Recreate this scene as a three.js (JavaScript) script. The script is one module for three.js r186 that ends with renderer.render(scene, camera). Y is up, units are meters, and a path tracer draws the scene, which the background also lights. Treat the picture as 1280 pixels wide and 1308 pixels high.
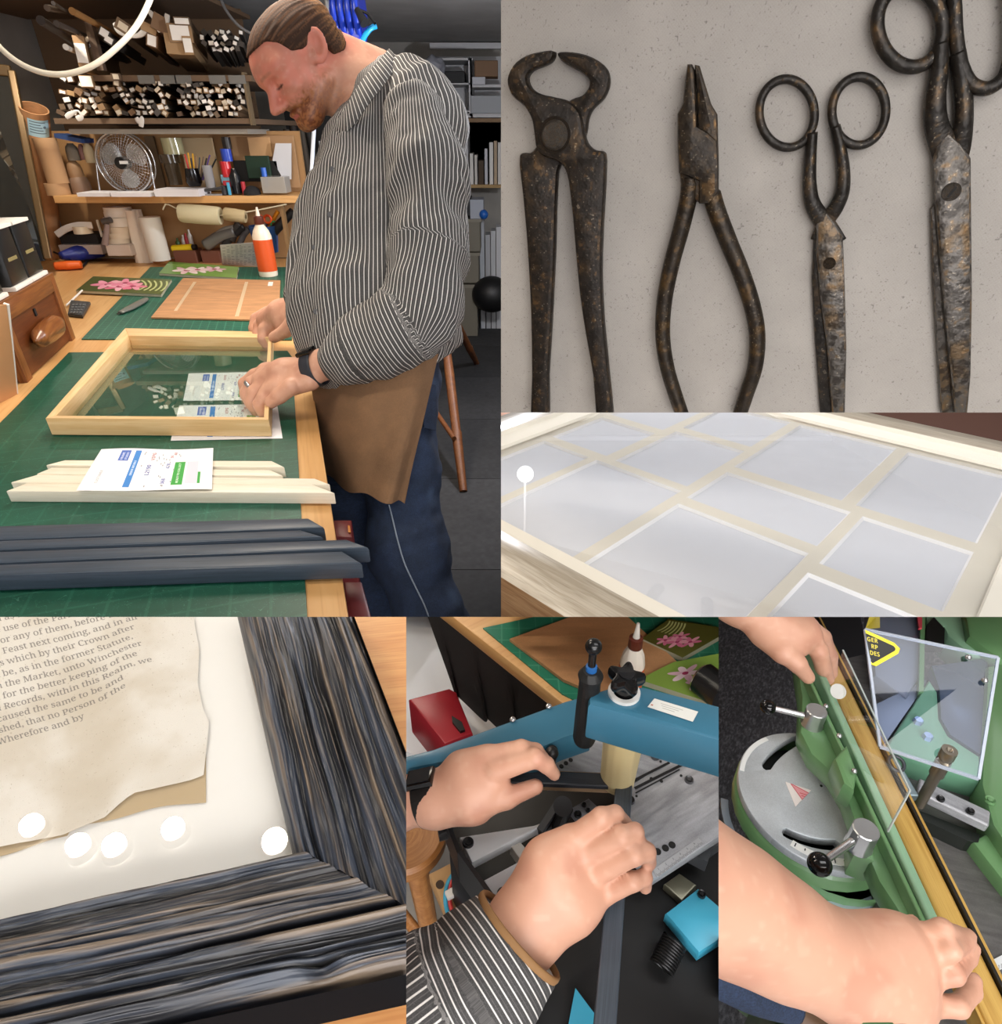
import * as THREE from 'three';
import { mergeGeometries, mergeVertices, toCreasedNormals } from 'three/addons/utils/BufferGeometryUtils.js';
import { RoundedBoxGeometry } from 'three/addons/geometries/RoundedBoxGeometry.js';
import { RectAreaLightUniformsLib } from 'three/addons/lights/RectAreaLightUniformsLib.js';

// ───────────── camera, exposure, lights ─────────────
const FOCAL = 800, PITCH = Math.atan(484 / FOCAL), SN = Math.sin(PITCH), CS = Math.cos(PITCH);
const V = (x, y, z) => new THREE.Vector3(x, y, z);
const EYE = V(0, 1.55, 0);
const scene = new THREE.Scene();
const camera = new THREE.PerspectiveCamera(2 * Math.atan(654 / FOCAL) * 180 / Math.PI, 1280 / 1308, 0.02, 60);
camera.position.copy(EYE); camera.rotation.x = -PITCH;
const renderer = new THREE.WebGLRenderer({ antialias: true });
renderer.toneMapping = THREE.LinearToneMapping;
renderer.toneMappingExposure = 1.2;
renderer.shadowMap.enabled = true;
scene.background = new THREE.Color(0x000000);
RectAreaLightUniformsLib.init();
const CEIL = 2.2;
const areaLights = [   // x, z, width, length, intensity, colour : ceiling battens
  [0.3, 1.5, 2.4, 1.2, 5.0, 0xfffaf4],
  [-0.75, -2.4, 0.5, 0.9, 11, 0xfff0dc],
  [0.75, -0.22, 1.2, 0.4, 3, 0xffffff],
  [1.2, -2.15, 2.4, 1.1, 1.35, 0xffffff],  // added to brighten the far part of the collage frame table
];

// ───────────── helpers ─────────────
const dir = (px, py) => { const u = (px - 640) / FOCAL, v = (654 - py) / FOCAL; return V(u, v * CS - SN, -(CS + v * SN)); };
const at = (px, py, t) => dir(px, py).multiplyScalar(t).add(EYE);
const onY = (px, py, h) => { const d = dir(px, py); return d.multiplyScalar((h - EYE.y) / d.y).add(EYE); };
const onZ = (px, py, z) => { const d = dir(px, py); return d.multiplyScalar(z / d.z).add(EYE); };
const depthOf = (p) => { const q = p.clone().sub(EYE); return -(q.z * CS + q.y * SN); };
const unit = (px, t) => px * t / FOCAL;
let seed = 7;
const rnd = () => { seed = (Math.imul(seed, 1664525) + 1013904223) | 0; return (seed >>> 0) / 4294967296; };
const rr = (a, b) => a + (b - a) * rnd();
const clamp = (x, a = 0, b = 1) => Math.min(b, Math.max(a, x));
const lerp = (a, b, k) => a + (b - a) * k;
const sstep = (a, b, x) => { const k = clamp((x - a) / (b - a)); return k * k * (3 - 2 * k); };
const hash = (x, y, z = 0) => { let h = Math.imul(x, 374761393) ^ Math.imul(y, 668265263) ^ Math.imul(z, 1274126177); h = Math.imul(h ^ (h >>> 13), 1274126177); return ((h ^ (h >>> 16)) >>> 0) / 4294967296; };
const vnoise = (x, y, px = 1e6, py = 1e6) => {
  const x0 = Math.floor(x), y0 = Math.floor(y), fx = x - x0, fy = y - y0, m = (a, n) => ((a % n) + n) % n;
  const sx = fx * fx * (3 - 2 * fx), sy = fy * fy * (3 - 2 * fy);
  const a = hash(m(x0, px), m(y0, py)), b = hash(m(x0 + 1, px), m(y0, py)), c = hash(m(x0, px), m(y0 + 1, py)), d = hash(m(x0 + 1, px), m(y0 + 1, py));
  return lerp(lerp(a, b, sx), lerp(c, d, sx), sy);
};
const fbm = (x, y, n = 4, px = 1e6, py = 1e6) => { let s = 0, a = 0.5, t = 0; for (let i = 0; i < n; i++) { s += a * vnoise(x + i * 17, y + i * 31, px, py); t += a; x = (x) * 2; y = (y) * 2; px *= 2; py *= 2; a *= 0.5; } return s / t; };
const n3 = (x, y, z) => {
  const x0 = Math.floor(x), y0 = Math.floor(y), z0 = Math.floor(z), f = (k) => k * k * (3 - 2 * k), a = f(x - x0), b = f(y - y0), c = f(z - z0);
  const g = (i, j, k) => hash(x0 + i, y0 + j, z0 + k);
  return lerp(lerp(lerp(g(0, 0, 0), g(1, 0, 0), a), lerp(g(0, 1, 0), g(1, 1, 0), a), b), lerp(lerp(g(0, 0, 1), g(1, 0, 1), a), lerp(g(0, 1, 1), g(1, 1, 1), a), b), c);
};
const col = (h) => new THREE.Color(h);
// textures: f(u, v, x, y) -> [r, g, b] 0..255 ; size in metres
function tex(w, h, f, { srgb = true, size = 1, sizeY } = {}) {
  const d = new Uint8Array(w * h * 4);
  for (let y = 0; y < h; y++) for (let x = 0; x < w; x++) {
    const c = f(x / w, y / h, x, y), o = (y * w + x) * 4, a = Array.isArray(c) ? c : [c, c, c];
    for (let k = 0; k < 3; k++) d[o + k] = clamp(a[k], 0, 255);
    d[o + 3] = 255;
  }
  const t = new THREE.DataTexture(d, w, h);
  t.wrapS = t.wrapT = THREE.RepeatWrapping; t.magFilter = THREE.LinearFilter; t.minFilter = THREE.LinearMipmapLinearFilter; t.generateMipmaps = true;
  if (srgb) t.colorSpace = THREE.SRGBColorSpace;
  t.repeat.set(1 / size, 1 / (sizeY ?? size)); t.needsUpdate = true;
  return t;
}
function canvasTex(w, h, draw) {
  const c = document.createElement('canvas'); c.width = w; c.height = h; draw(c.getContext('2d'), w, h);
  const t = new THREE.CanvasTexture(c); t.colorSpace = THREE.SRGBColorSpace; t.magFilter = THREE.LinearFilter; return t;
}
const rgb = (h) => { const c = parseInt(h.slice(1), 16); return [c >> 16, (c >> 8) & 255, c & 255]; };
const mixc = (a, b, k) => a.map((x, i) => lerp(x, b[i], k));
const M = (color, rough = 0.6, o = {}) => new THREE.MeshPhysicalMaterial({ color: col(color), roughness: rough, side: THREE.DoubleSide, ...o });
const metal = (color, rough = 0.35, o = {}) => M(color, rough, { metalness: 0.9, ...o });
const glassM = (o = {}) => M('#ffffff', 0.0, { transmission: 1, thickness: 0, ior: 1.5, ...o });
// wood: grain along u
function woodTex(a, b, c, size, sy, stretch = 1, seedv = 0) {
  const A = rgb(a), B = rgb(b), Cc = rgb(c);
  return tex(320, 320, (u, v) => {
    const w = fbm(u * 3 + seedv, v * 5, 3, 3, 5) * 0.9, g = fbm(u * 4 + seedv, v * 60 * stretch + w * 6 * stretch, 3, 4, 1e6), q = fbm(u * 8 + seedv, v * 160, 2, 8, 160);
    let cc = mixc(A, B, sstep(0.25, 0.75, g)); cc = mixc(cc, Cc, sstep(0.55, 0.8, q) * 0.35);
    return mixc(cc, A, fbm(u * 2, v * 2, 2, 2, 2) * 0.3);
  }, { size, sizeY: sy });
}
// ── scene bookkeeping ──
const setOf = new Map(); let SET = 0;
const taken = new Map();
const numbered = (n) => { const k = taken.get(n) ?? 0; taken.set(n, k + 1); return k ? n + '_' + String(k).padStart(3, '0') : n; };
const shade = (o) => { o.castShadow = true; o.receiveShadow = true; return o; };
function thing(name, label, category, group) {
  const g = new THREE.Group(); g.name = numbered(name); g.userData = { label, category }; if (group) g.userData.group = group;
  scene.add(g); setOf.set(g, SET); return g;
}
function part(parent, name, geo, mat, label) { const m = shade(new THREE.Mesh(geo, mat)); m.name = name; if (label) m.userData.label = label; parent.add(m); return m; }
function solo(name, label, category, geo, mat, group) {
  const m = shade(new THREE.Mesh(geo, mat)); m.name = numbered(name); m.userData = { label, category }; if (group) m.userData.group = group;
  scene.add(m); setOf.set(m, SET); return m;
}
function struct(name, geo, mat, parent) {
  const m = shade(new THREE.Mesh(geo, mat)); m.name = parent ? name : numbered(name);
  if (!parent) { m.userData.kind = 'structure'; setOf.set(m, SET); }
  (parent ?? scene).add(m); return m;
}
// uv in metres from the face direction; g = optional grain direction that becomes u
function uvBox(geo, g) {
  const ge = geo.index ? geo.toNonIndexed() : geo; if (!ge.attributes.normal) ge.computeVertexNormals();
  const p = ge.attributes.position, uv = new Float32Array(p.count * 2), a = V(), b = V(), c = V(), n = V();
  const G = g ? g.clone().normalize() : null;
  for (let i = 0; i < p.count; i += 3) {
    a.fromBufferAttribute(p, i); b.fromBufferAttribute(p, i + 1); c.fromBufferAttribute(p, i + 2);
    n.subVectors(b, a).cross(V().subVectors(c, a)); const l = n.length(); if (l > 0) n.divideScalar(l);
    let U;
    if (G && Math.abs(G.dot(n)) < 0.9) U = G.clone().addScaledVector(n, -G.dot(n)).normalize();
    else { const ax = Math.abs(n.x), ay = Math.abs(n.y), az = Math.abs(n.z); U = ax > ay && ax > az ? V(0, 0, 1) : V(1, 0, 0); U.addScaledVector(n, -U.dot(n)).normalize(); }
    const W = V().crossVectors(n, U); if (W.y + W.z * 0.5 + W.x * 0.25 < 0) W.negate();
    [a, b, c].forEach((q, k) => { uv[(i + k) * 2] = q.dot(U); uv[(i + k) * 2 + 1] = q.dot(W); });
  }
  ge.setAttribute('uv', new THREE.BufferAttribute(uv, 2)); return ge;
}
const clean = (g) => { for (const k of Object.keys(g.attributes)) if (!['position', 'normal', 'uv', 'color'].includes(k)) g.deleteAttribute(k); return g; };
function merge(list) {
  const l = list.map((g) => { let q = clean(g.index ? g.toNonIndexed() : g); if (!q.attributes.uv) q = uvBox(q); if (!q.attributes.normal) q.computeVertexNormals(); if (q.attributes.color) q.deleteAttribute('color'); return q; });
  return mergeGeometries(l);
}
// local frame: origin, ex, ey, n ; geometry built in (a, b, n)
class Frame {
  constructor(o, ex, ey) { this.o = o.clone(); this.ex = ex.clone().normalize(); this.n = V().crossVectors(this.ex, ey).normalize(); this.ey = V().crossVectors(this.n, this.ex).normalize(); this.m = new THREE.Matrix4().makeBasis(this.ex, this.ey, this.n).setPosition(this.o); }
  hit(px, py, h = 0) { const d = dir(px, py), o = this.o.clone().addScaledVector(this.n, h), k = o.clone().sub(EYE).dot(this.n) / d.dot(this.n); return d.multiplyScalar(k).add(EYE); }
  pix(px, py, h = 0) { const q = this.hit(px, py, h).sub(this.o); return [q.dot(this.ex), q.dot(this.ey)]; }
  w(a, b, c = 0) { return this.o.clone().addScaledVector(this.ex, a).addScaledVector(this.ey, b).addScaledVector(this.n, c); }
}
const shapeOf = (pts) => { const s = new THREE.Shape(); pts.forEach((p, i) => i ? s.lineTo(p[0], p[1]) : s.moveTo(p[0], p[1])); s.closePath(); return s; };
const smoothPts = (pts, n = 4, closed = true) => new THREE.CatmullRomCurve3(pts.map((p) => V(p[0], p[1], 0)), closed, 'centripetal').getPoints(pts.length * n).slice(0, closed ? -1 : undefined).map((p) => [p.x, p.y]);
// polygon in a frame, from c0 to c1 along the normal
function slab(fr, pts, c0, c1, { bevel = 0, grain, holes = [], crease = 0.6 } = {}) {
  const s = shapeOf(pts); for (const h of holes) s.holes.push(shapeOf(h));
  const b = Math.min(bevel, (c1 - c0) * 0.45);
  let g = new THREE.ExtrudeGeometry(s, { depth: c1 - c0 - 2 * b, bevelEnabled: b > 0, bevelThickness: b, bevelSize: b, bevelOffset: -b, bevelSegments: 2, steps: 1, curveSegments: 6 });
  g.translate(0, 0, c0 + b); g.deleteAttribute('uv'); g.deleteAttribute('normal'); g.applyMatrix4(fr.m);
  g = b > 0 ? toCreasedNormals(g, crease) : (g.computeVertexNormals(), g);
  return uvBox(g, grain);
}
const GROUND = (h) => new Frame(V(0, h, 0), V(1, 0, 0), V(0, 0, -1));   // horizontal frame, normal up
// polygon traced on the plane y = top, down to y = bot
function flat(pxs, top, bot, o = {}) { const fr = GROUND(0); return slab(fr, pxs.map((q) => fr.pix(q[0], q[1], top)), bot, top, o); }
// upright panel facing +z (towards the viewer) at z = zf, from pixel outline, thickness back
function upright(pxs, zf, th, o = {}) { const fr = new Frame(V(0, 0, zf), V(1, 0, 0), V(0, 1, 0)); return slab(fr, pxs.map((q) => fr.pix(q[0], q[1])), -th, 0, o); }
const rect = (x0, y0, x1, y1) => [[x0, y1], [x1, y1], [x1, y0], [x0, y0]];
// bar from A to B, section w (sideways) x h (up)
function bar(A, B, w, h, up = V(0, 1, 0), r = 0, grain) {
  const ax = V().subVectors(B, A), L = ax.length(); ax.normalize();
  const sd = V().crossVectors(up, ax).normalize(), u2 = V().crossVectors(ax, sd);
  let g = r > 0 ? new RoundedBoxGeometry(L, h, w, 2, Math.min(r, h * 0.49, w * 0.49, L * 0.49)) : new THREE.BoxGeometry(L, h, w);
  g.deleteAttribute('uv');
  g.applyMatrix4(new THREE.Matrix4().makeBasis(ax, u2, sd.clone().negate()).setPosition(A.clone().add(B).multiplyScalar(0.5)));
  return uvBox(g, grain ?? ax);
}
const box = (c, sx, sy, sz, r = 0) => { const g = r ? new RoundedBoxGeometry(sx, sy, sz, 2, r) : new THREE.BoxGeometry(sx, sy, sz); g.deleteAttribute('uv'); g.translate(c.x, c.y, c.z); return uvBox(g); };
const tube = (pts, r, seg = 40, rad = 8, closed = false) => new THREE.TubeGeometry(new THREE.CatmullRomCurve3(pts, closed, 'centripetal'), seg, r, rad, closed);
// swept oval: pts Vector3, radii [a (sideways), b (along up)] per point or function
function sweep(pts, rad, up, seg = 40, nr = 12, closed = false, capped = true) {
  const cv = new THREE.CatmullRomCurve3(pts, closed, 'centripetal'), pos = [], uv = [], idx = [];
  const rs = typeof rad === 'function' ? rad : (k) => { const f = k * (rad.length - 1), i = Math.min(rad.length - 2, Math.floor(f)), e = f - i, A = rad[i], B = rad[i + 1] ?? rad[i]; const a = Array.isArray(A) ? A : [A, A], b = Array.isArray(B) ? B : [B, B]; return [lerp(a[0], b[0], e), lerp(a[1], b[1], e)]; };
  const L = cv.getLength();
  for (let i = 0; i <= seg; i++) {
    const k = i / seg, p = cv.getPoint(k), t = cv.getTangent(k), sd = V().crossVectors(up, t).normalize(), u2 = V().crossVectors(t, sd).normalize(), [ra, rb] = rs(k);
    for (let j = 0; j <= nr; j++) { const a = j / nr * Math.PI * 2; const q = p.clone().addScaledVector(sd, Math.cos(a) * ra).addScaledVector(u2, Math.sin(a) * rb); pos.push(q.x, q.y, q.z); uv.push(k * L, j / nr * Math.PI * 2 * (ra + rb) / 2); }
  }
  for (let i = 0; i < seg; i++) for (let j = 0; j < nr; j++) { const a = i * (nr + 1) + j, b = a + nr + 1; idx.push(a, a + 1, b, b, a + 1, b + 1); }
  if (capped && !closed) for (const i of [0, seg]) { const c = pos.length / 3, p = cv.getPoint(i / seg); pos.push(p.x, p.y, p.z); uv.push(0, 0); for (let j = 0; j < nr; j++) { const a = i * (nr + 1) + j; i ? idx.push(a, a + 1, c) : idx.push(a + 1, a, c); } }
  const g = new THREE.BufferGeometry(); g.setAttribute('position', new THREE.Float32BufferAttribute(pos, 3)); g.setAttribute('uv', new THREE.Float32BufferAttribute(uv, 2)); g.setIndex(idx); g.computeVertexNormals(); return g;
}
// lathe: profile [[r, h]...] about an axis through base
function lathe(prof, base, axis = V(0, 1, 0), seg = 28) {
  const g = new THREE.LatheGeometry(prof.map((p) => new THREE.Vector2(Math.max(p[0], 0.0001), p[1])), seg);
  g.applyQuaternion(new THREE.Quaternion().setFromUnitVectors(V(0, 1, 0), axis.clone().normalize())); g.translate(base.x, base.y, base.z);
  return toCreasedNormals(g, 0.7);
}
const rod = (A, B, r, r2 = r, seg = 16) => { const ax = V().subVectors(B, A), L = ax.length(); return lathe([[0, 0], [r, 0], [r2, L], [0, L]], A, ax, seg); };
const ball = (c, r, sx = 1, sy = 1, sz = 1) => { const g = new THREE.SphereGeometry(r, 24, 16); g.scale(sx, sy, sz); g.translate(c.x, c.y, c.z); return g; };
function quad(a, b, c, d) { const g = new THREE.BufferGeometry().setFromPoints([a, b, c, a, c, d]); g.setAttribute('uv', new THREE.Float32BufferAttribute([0, 0, 1, 0, 1, 1, 0, 0, 1, 1, 0, 1], 2)); g.computeVertexNormals(); return g; }
// sheet: grid surface from a function (u, v) -> Vector3, with thickness along its normals
function sheet(f, nu, nv, th = 0) {
  const pos = [], uv = [], idx = [];
  for (let j = 0; j <= nv; j++) for (let i = 0; i <= nu; i++) { const p = f(i / nu, j / nv); pos.push(p.x, p.y, p.z); uv.push(i / nu, j / nv); }
  for (let j = 0; j < nv; j++) for (let i = 0; i < nu; i++) { const a = j * (nu + 1) + i, b = a + nu + 1; idx.push(a, a + 1, b, b, a + 1, b + 1); }
  const g = new THREE.BufferGeometry(); g.setAttribute('position', new THREE.Float32BufferAttribute(pos, 3)); g.setAttribute('uv', new THREE.Float32BufferAttribute(uv, 2)); g.setIndex(idx); g.computeVertexNormals();
  if (!th) return g;
  const n = g.attributes.normal, N = pos.length / 3, p2 = pos.slice(), u2 = uv.slice(), id2 = idx.slice();
  for (let i = 0; i < N; i++) { p2.push(pos[3 * i] - n.getX(i) * th, pos[3 * i + 1] - n.getY(i) * th, pos[3 * i + 2] - n.getZ(i) * th); u2.push(uv[2 * i], uv[2 * i + 1]); }
  for (let i = 0; i < idx.length; i += 3) id2.push(idx[i] + N, idx[i + 2] + N, idx[i + 1] + N);
  const edge = []; for (let i = 0; i <= nu; i++) edge.push(i); for (let j = 1; j <= nv; j++) edge.push(j * (nu + 1) + nu); for (let i = nu - 1; i >= 0; i--) edge.push(nv * (nu + 1) + i); for (let j = nv - 1; j > 0; j--) edge.push(j * (nu + 1));
  edge.forEach((a, k) => { const b = edge[(k + 1) % edge.length]; id2.push(a, a + N, b, b, a + N, b + N); });
  const q = new THREE.BufferGeometry(); q.setAttribute('position', new THREE.Float32BufferAttribute(p2, 3)); q.setAttribute('uv', new THREE.Float32BufferAttribute(u2, 2)); q.setIndex(id2); return toCreasedNormals(q, 0.9);
}
// ── implicit bodies: surface nets ──
const smin = (a, b, k) => { const h = Math.max(k - Math.abs(a - b), 0) / k; return Math.min(a, b) - h * h * k * 0.25; };
function capsule(a, b, ra, rb) {   // tapered capsule distance
  const bx = b.x - a.x, by = b.y - a.y, bz = b.z - a.z, L2 = bx * bx + by * by + bz * bz || 1e-9;
  return (x, y, z) => { const px = x - a.x, py = y - a.y, pz = z - a.z, k = clamp((px * bx + py * by + pz * bz) / L2); const dx = px - bx * k, dy = py - by * k, dz = pz - bz * k; return Math.sqrt(dx * dx + dy * dy + dz * dz) - lerp(ra, rb, k); };
}
// groups: [{ k, chains: [[{p, r}...]...] }]; chains of a group melt with k, groups with kk
function bodyField(groups, kk) {
  const gs = groups.map((g) => ({ k: g.k, caps: g.chains.flatMap((c) => c.length === 1 ? [capsule(c[0].p, c[0].p.clone().add(V(1e-4, 0, 0)), c[0].r, c[0].r)] : c.slice(1).map((j, i) => capsule(c[i].p, j.p, c[i].r, j.r))) }));
  return (x, y, z) => { let d = 1e3; gs.forEach((g, n) => { let e = 1e3; for (const c of g.caps) e = smin(e, c(x, y, z), g.k); d = n ? smin(d, e, kk) : e; }); return d; };
}
function boundsOf(groups, pad) { const b = new THREE.Box3(); groups.forEach((g) => g.chains.forEach((c) => c.forEach((j) => { b.expandByPoint(j.p.clone().addScalar(j.r + pad)); b.expandByPoint(j.p.clone().addScalar(-j.r - pad)); }))); return b; }
function nets(f, b, cell) {
  const nx = Math.ceil((b.max.x - b.min.x) / cell) + 1, ny = Math.ceil((b.max.y - b.min.y) / cell) + 1, nz = Math.ceil((b.max.z - b.min.z) / cell) + 1;
  const F = new Float32Array(nx * ny * nz), I = (i, j, k) => (k * ny + j) * nx + i;
  for (let k = 0; k < nz; k++) for (let j = 0; j < ny; j++) {
    for (let i = 0; i < nx; i++) { const d = f(b.min.x + i * cell, b.min.y + j * cell, b.min.z + k * cell); F[I(i, j, k)] = d; const sk = Math.floor(Math.abs(d) / cell * 0.7) - 2; if (sk > 0) { for (let s = 1; s <= sk && i + s < nx; s++) F[I(i + s, j, k)] = d; i += Math.min(sk, nx); } }
  }
  const vid = new Int32Array(nx * ny * nz).fill(-1), pos = [], idx = [];
  const E = [[0, 1], [2, 3], [4, 5], [6, 7], [0, 2], [1, 3], [4, 6], [5, 7], [0, 4], [1, 5], [2, 6], [3, 7]];
  for (let k = 0; k < nz - 1; k++) for (let j = 0; j < ny - 1; j++) for (let i = 0; i < nx - 1; i++) {
    const v = []; let m = 0; for (let c = 0; c < 8; c++) { const d = F[I(i + (c & 1), j + ((c >> 1) & 1), k + (c >> 2))]; v.push(d); if (d < 0) m |= 1 << c; }
    if (m === 0 || m === 255) continue;
    let x = 0, y = 0, z = 0, n = 0;
    for (const [a, c] of E) if ((v[a] < 0) !== (v[c] < 0)) { const t = v[a] / (v[a] - v[c]); x += lerp(a & 1, c & 1, t); y += lerp((a >> 1) & 1, (c >> 1) & 1, t); z += lerp(a >> 2, c >> 2, t); n++; }
    vid[I(i, j, k)] = pos.length / 3; pos.push(b.min.x + (i + x / n) * cell, b.min.y + (j + y / n) * cell, b.min.z + (k + z / n) * cell);
  }
  const Q = (a, b2, c, d, flip) => { if (a < 0 || b2 < 0 || c < 0 || d < 0) return; flip ? idx.push(a, c, b2, a, d, c) : idx.push(a, b2, c, a, c, d); };
  for (let k = 1; k < nz - 1; k++) for (let j = 1; j < ny - 1; j++) for (let i = 1; i < nx - 1; i++) {
    const s = F[I(i, j, k)] < 0;
    if (s !== F[I(i + 1, j, k)] < 0) Q(vid[I(i, j - 1, k - 1)], vid[I(i, j, k - 1)], vid[I(i, j, k)], vid[I(i, j - 1, k)], !s);
    if (s !== F[I(i, j + 1, k)] < 0) Q(vid[I(i - 1, j, k - 1)], vid[I(i - 1, j, k)], vid[I(i, j, k)], vid[I(i, j, k - 1)], !s);
    if (s !== F[I(i, j, k + 1)] < 0) Q(vid[I(i - 1, j - 1, k)], vid[I(i, j - 1, k)], vid[I(i, j, k)], vid[I(i - 1, j, k)], !s);
  }
  const g = new THREE.BufferGeometry(); g.setAttribute('position', new THREE.Float32BufferAttribute(pos, 3)); g.setIndex(idx);
  g.setAttribute('uv', new THREE.Float32BufferAttribute(new Float32Array(pos.length / 3 * 2), 2));
  g.computeVertexNormals(); return g;
}
// joint given by pixel, depth and radius in pixels
const J = (px, py, t, rpx) => ({ p: at(px, py, t), r: unit(rpx, t) });
// vertex colours from a function (point, normal) -> Color (linear)
function paint(g, f) { const p = g.attributes.position, n = g.attributes.normal, c = new Float32Array(p.count * 3), a = V(), b = V(); for (let i = 0; i < p.count; i++) { a.fromBufferAttribute(p, i); b.fromBufferAttribute(n, i); const k = f(a, b); c.set([k.r, k.g, k.b], i * 3); } g.setAttribute('color', new THREE.BufferAttribute(c, 3)); return g; }
function uvBy(g, f) { const p = g.attributes.position, n = g.attributes.normal, u = new Float32Array(p.count * 2), a = V(), b = V(); for (let i = 0; i < p.count; i++) { a.fromBufferAttribute(p, i); b.fromBufferAttribute(n, i); const k = f(a, b); u[2 * i] = k[0]; u[2 * i + 1] = k[1]; } g.setAttribute('uv', new THREE.BufferAttribute(u, 2)); return g; }
// ───────────── the room ─────────────
const P3 = (() => { const n = V(0, 1, 394 / FOCAL).normalize().applyAxisAngle(V(1, 0, 0), -PITCH); return { o: at(960, 657, 1.25), n }; })();   // plane of the collage frame's mount
const plasterT = tex(256, 256, (u, v) => { const n = fbm(u * 8, v * 8, 4, 8, 8); return [200 + n * 30, 198 + n * 30, 194 + n * 30]; }, { size: 1.2 });
const ROOM = { x0: -2.86, x1: 3.6, z0: -6.6, z1: 2.6 };
{
  const { x0, x1, z0, z1 } = ROOM, cx = (x0 + x1) / 2, cz = (z0 + z1) / 2, wx = x1 - x0, wz = z1 - z0;
  const floorT = tex(256, 256, (u, v) => { const n = fbm(u * 40, v * 40, 3, 40, 40), m = fbm(u * 4, v * 4, 3, 4, 4); const k = 66 + n * 26 + m * 22; return [k, k, k + 2]; }, { size: 0.8 });
  struct('floor', box(V(cx, -0.06, cz), wx + 0.4, 0.1, wz + 0.4), M('#9a9a9c', 0.9));
  const fl = scene.getObjectByName('floor'), tileM = M('#9a9a9c', 0.85, { map: floorT }), tileM2 = M('#88888a', 0.85, { map: floorT });
  const tg = box(V(0, 0, 0), 0.796, 0.01, 0.796);
  for (let i = 0; i < 6; i++) for (let j = 0; j < 8; j++) { const m = struct('tile', tg, (i * 3 + j) % 2 ? tileM : tileM2, fl); m.position.set(-0.9 + i * 0.8, -0.005, -0.9 - j * 0.8); }
  struct('ceiling', box(V(cx, CEIL + 0.06, cz), wx + 0.4, 0.1, wz + 0.4), M('#d4d5d8', 0.9, { map: plasterT }));
  struct('wall_left', box(V(x0 - 0.06, CEIL / 2, cz), 0.1, CEIL + 0.2, wz + 0.4), M('#ddd8d4', 0.9, { map: plasterT }));
  struct('wall_right', box(V(x1 + 0.06, CEIL / 2, cz), 0.1, CEIL + 0.2, wz + 0.4), M('#cfccc8', 0.9, { map: plasterT }));
  struct('wall_back', box(V(cx, CEIL / 2, z0 - 0.06), wx + 0.4, CEIL + 0.2, 0.1), M('#cfccc8', 0.9, { map: plasterT }));
  struct('wall_front', box(V(cx, CEIL / 2, z1 + 0.06), wx + 0.4, CEIL + 0.2, 0.1), M('#cfccc8', 0.9, { map: plasterT }));
  struct('trim', bar(V(-0.6, CEIL - 0.022, -6.56), V(x1, CEIL - 0.022, -6.56), 0.06, 0.04), M('#e6e6e8', 0.6));
}
const glowM = (c, k) => new THREE.MeshStandardMaterial({ color: 0xffffff, emissive: col(c), emissiveIntensity: k });
areaLights.forEach(([x, z, w, l, k, c], i) => {
  const t = thing('ceiling_light', ['long ceiling batten light over the cutting machines', 'ceiling batten light over the green cutting mats', 'wide white ceiling light in front of the tool board', 'added wide white ceiling light brightening the table behind the tool board'][i], 'light');
  part(t, 'housing', box(V(x, CEIL - 0.012, z), w + 0.04, 0.02, l + 0.04), M('#e8e8e8', 0.5));
  part(t, 'diffuser', box(V(x, CEIL - 0.026, z), w, 0.008, l), glowM(c, k * 0.35));
  const L = new THREE.RectAreaLight(c, k, w, l); L.position.set(x, CEIL - 0.034, z); L.lookAt(x, 0, z); scene.add(L);
});
{ // fill panel added behind the viewer to brighten the tool board
  const t = thing('added_wall_light', 'added wide flat fill light panel on the wall facing the stations', 'light');
  part(t, 'housing', box(V(0.4, 1.5, ROOM.z1 - 0.02), 2.44, 1.04, 0.03), M('#e8e8e8', 0.5)); part(t, 'diffuser', box(V(0.4, 1.5, ROOM.z1 - 0.04), 2.4, 1.0, 0.006), glowM(0xffffff, 1.2));
  const L = new THREE.RectAreaLight(0xf4f6ff, 3.2, 2.4, 1.0); L.position.set(0.4, 1.5, ROOM.z1 - 0.05); L.lookAt(0.4, 1.5, -3); scene.add(L);
}
{ // added bulb behind the tool board: brightens ceiling, its image makes the pane spot
  const t = thing('added_pendant_lamp', 'added white globe lamp brightening the ceiling and the far shelves', 'light'), p = mirrored(671, 608, P3.o, P3.n, 1.5);
  part(t, 'globe', ball(p, 0.045), glowM(0xffffff, 3)); part(t, 'cord', rod(p.clone().setY(1.54), p.clone().setY(CEIL + 0.005), 0.006), M('#d0d0d0', 0.5));
  const L = new THREE.PointLight(0xf6f8ff, 3.6, 0, 2); L.position.copy(p); L.castShadow = true; L.shadow.radius = 2.2; L.shadow.bias = -0.002; scene.add(L);
}
function downlight(p, r, power, label, color = 0xfff3e0, angle = 1.15) {
  const t = thing('downlight', label, 'light', 'round ceiling downlights');
  part(t, 'bezel', lathe([[r * 1.05, 0.02], [r * 1.35, 0.018], [r * 1.35, 0], [r, -0.002]], p.clone().setY(CEIL - 0.02)), metal('#d8d8d8', 0.3));
  part(t, 'lens', lathe([[0, 0], [r, 0], [r, 0.012], [0, 0.012]], p.clone().setY(CEIL - 0.02)), glowM(color, 14));
  const L = new THREE.SpotLight(color, power, 0, angle, 0.6, 2); L.position.copy(p).setY(CEIL - 0.035); L.target.position.copy(p).setY(0); L.castShadow = true; L.shadow.radius = r / 0.02; L.shadow.mapSize.set(1024, 1024); L.shadow.bias = -0.001;
  scene.add(L); scene.add(L.target); L.target.name = 'light_target';
}
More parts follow.
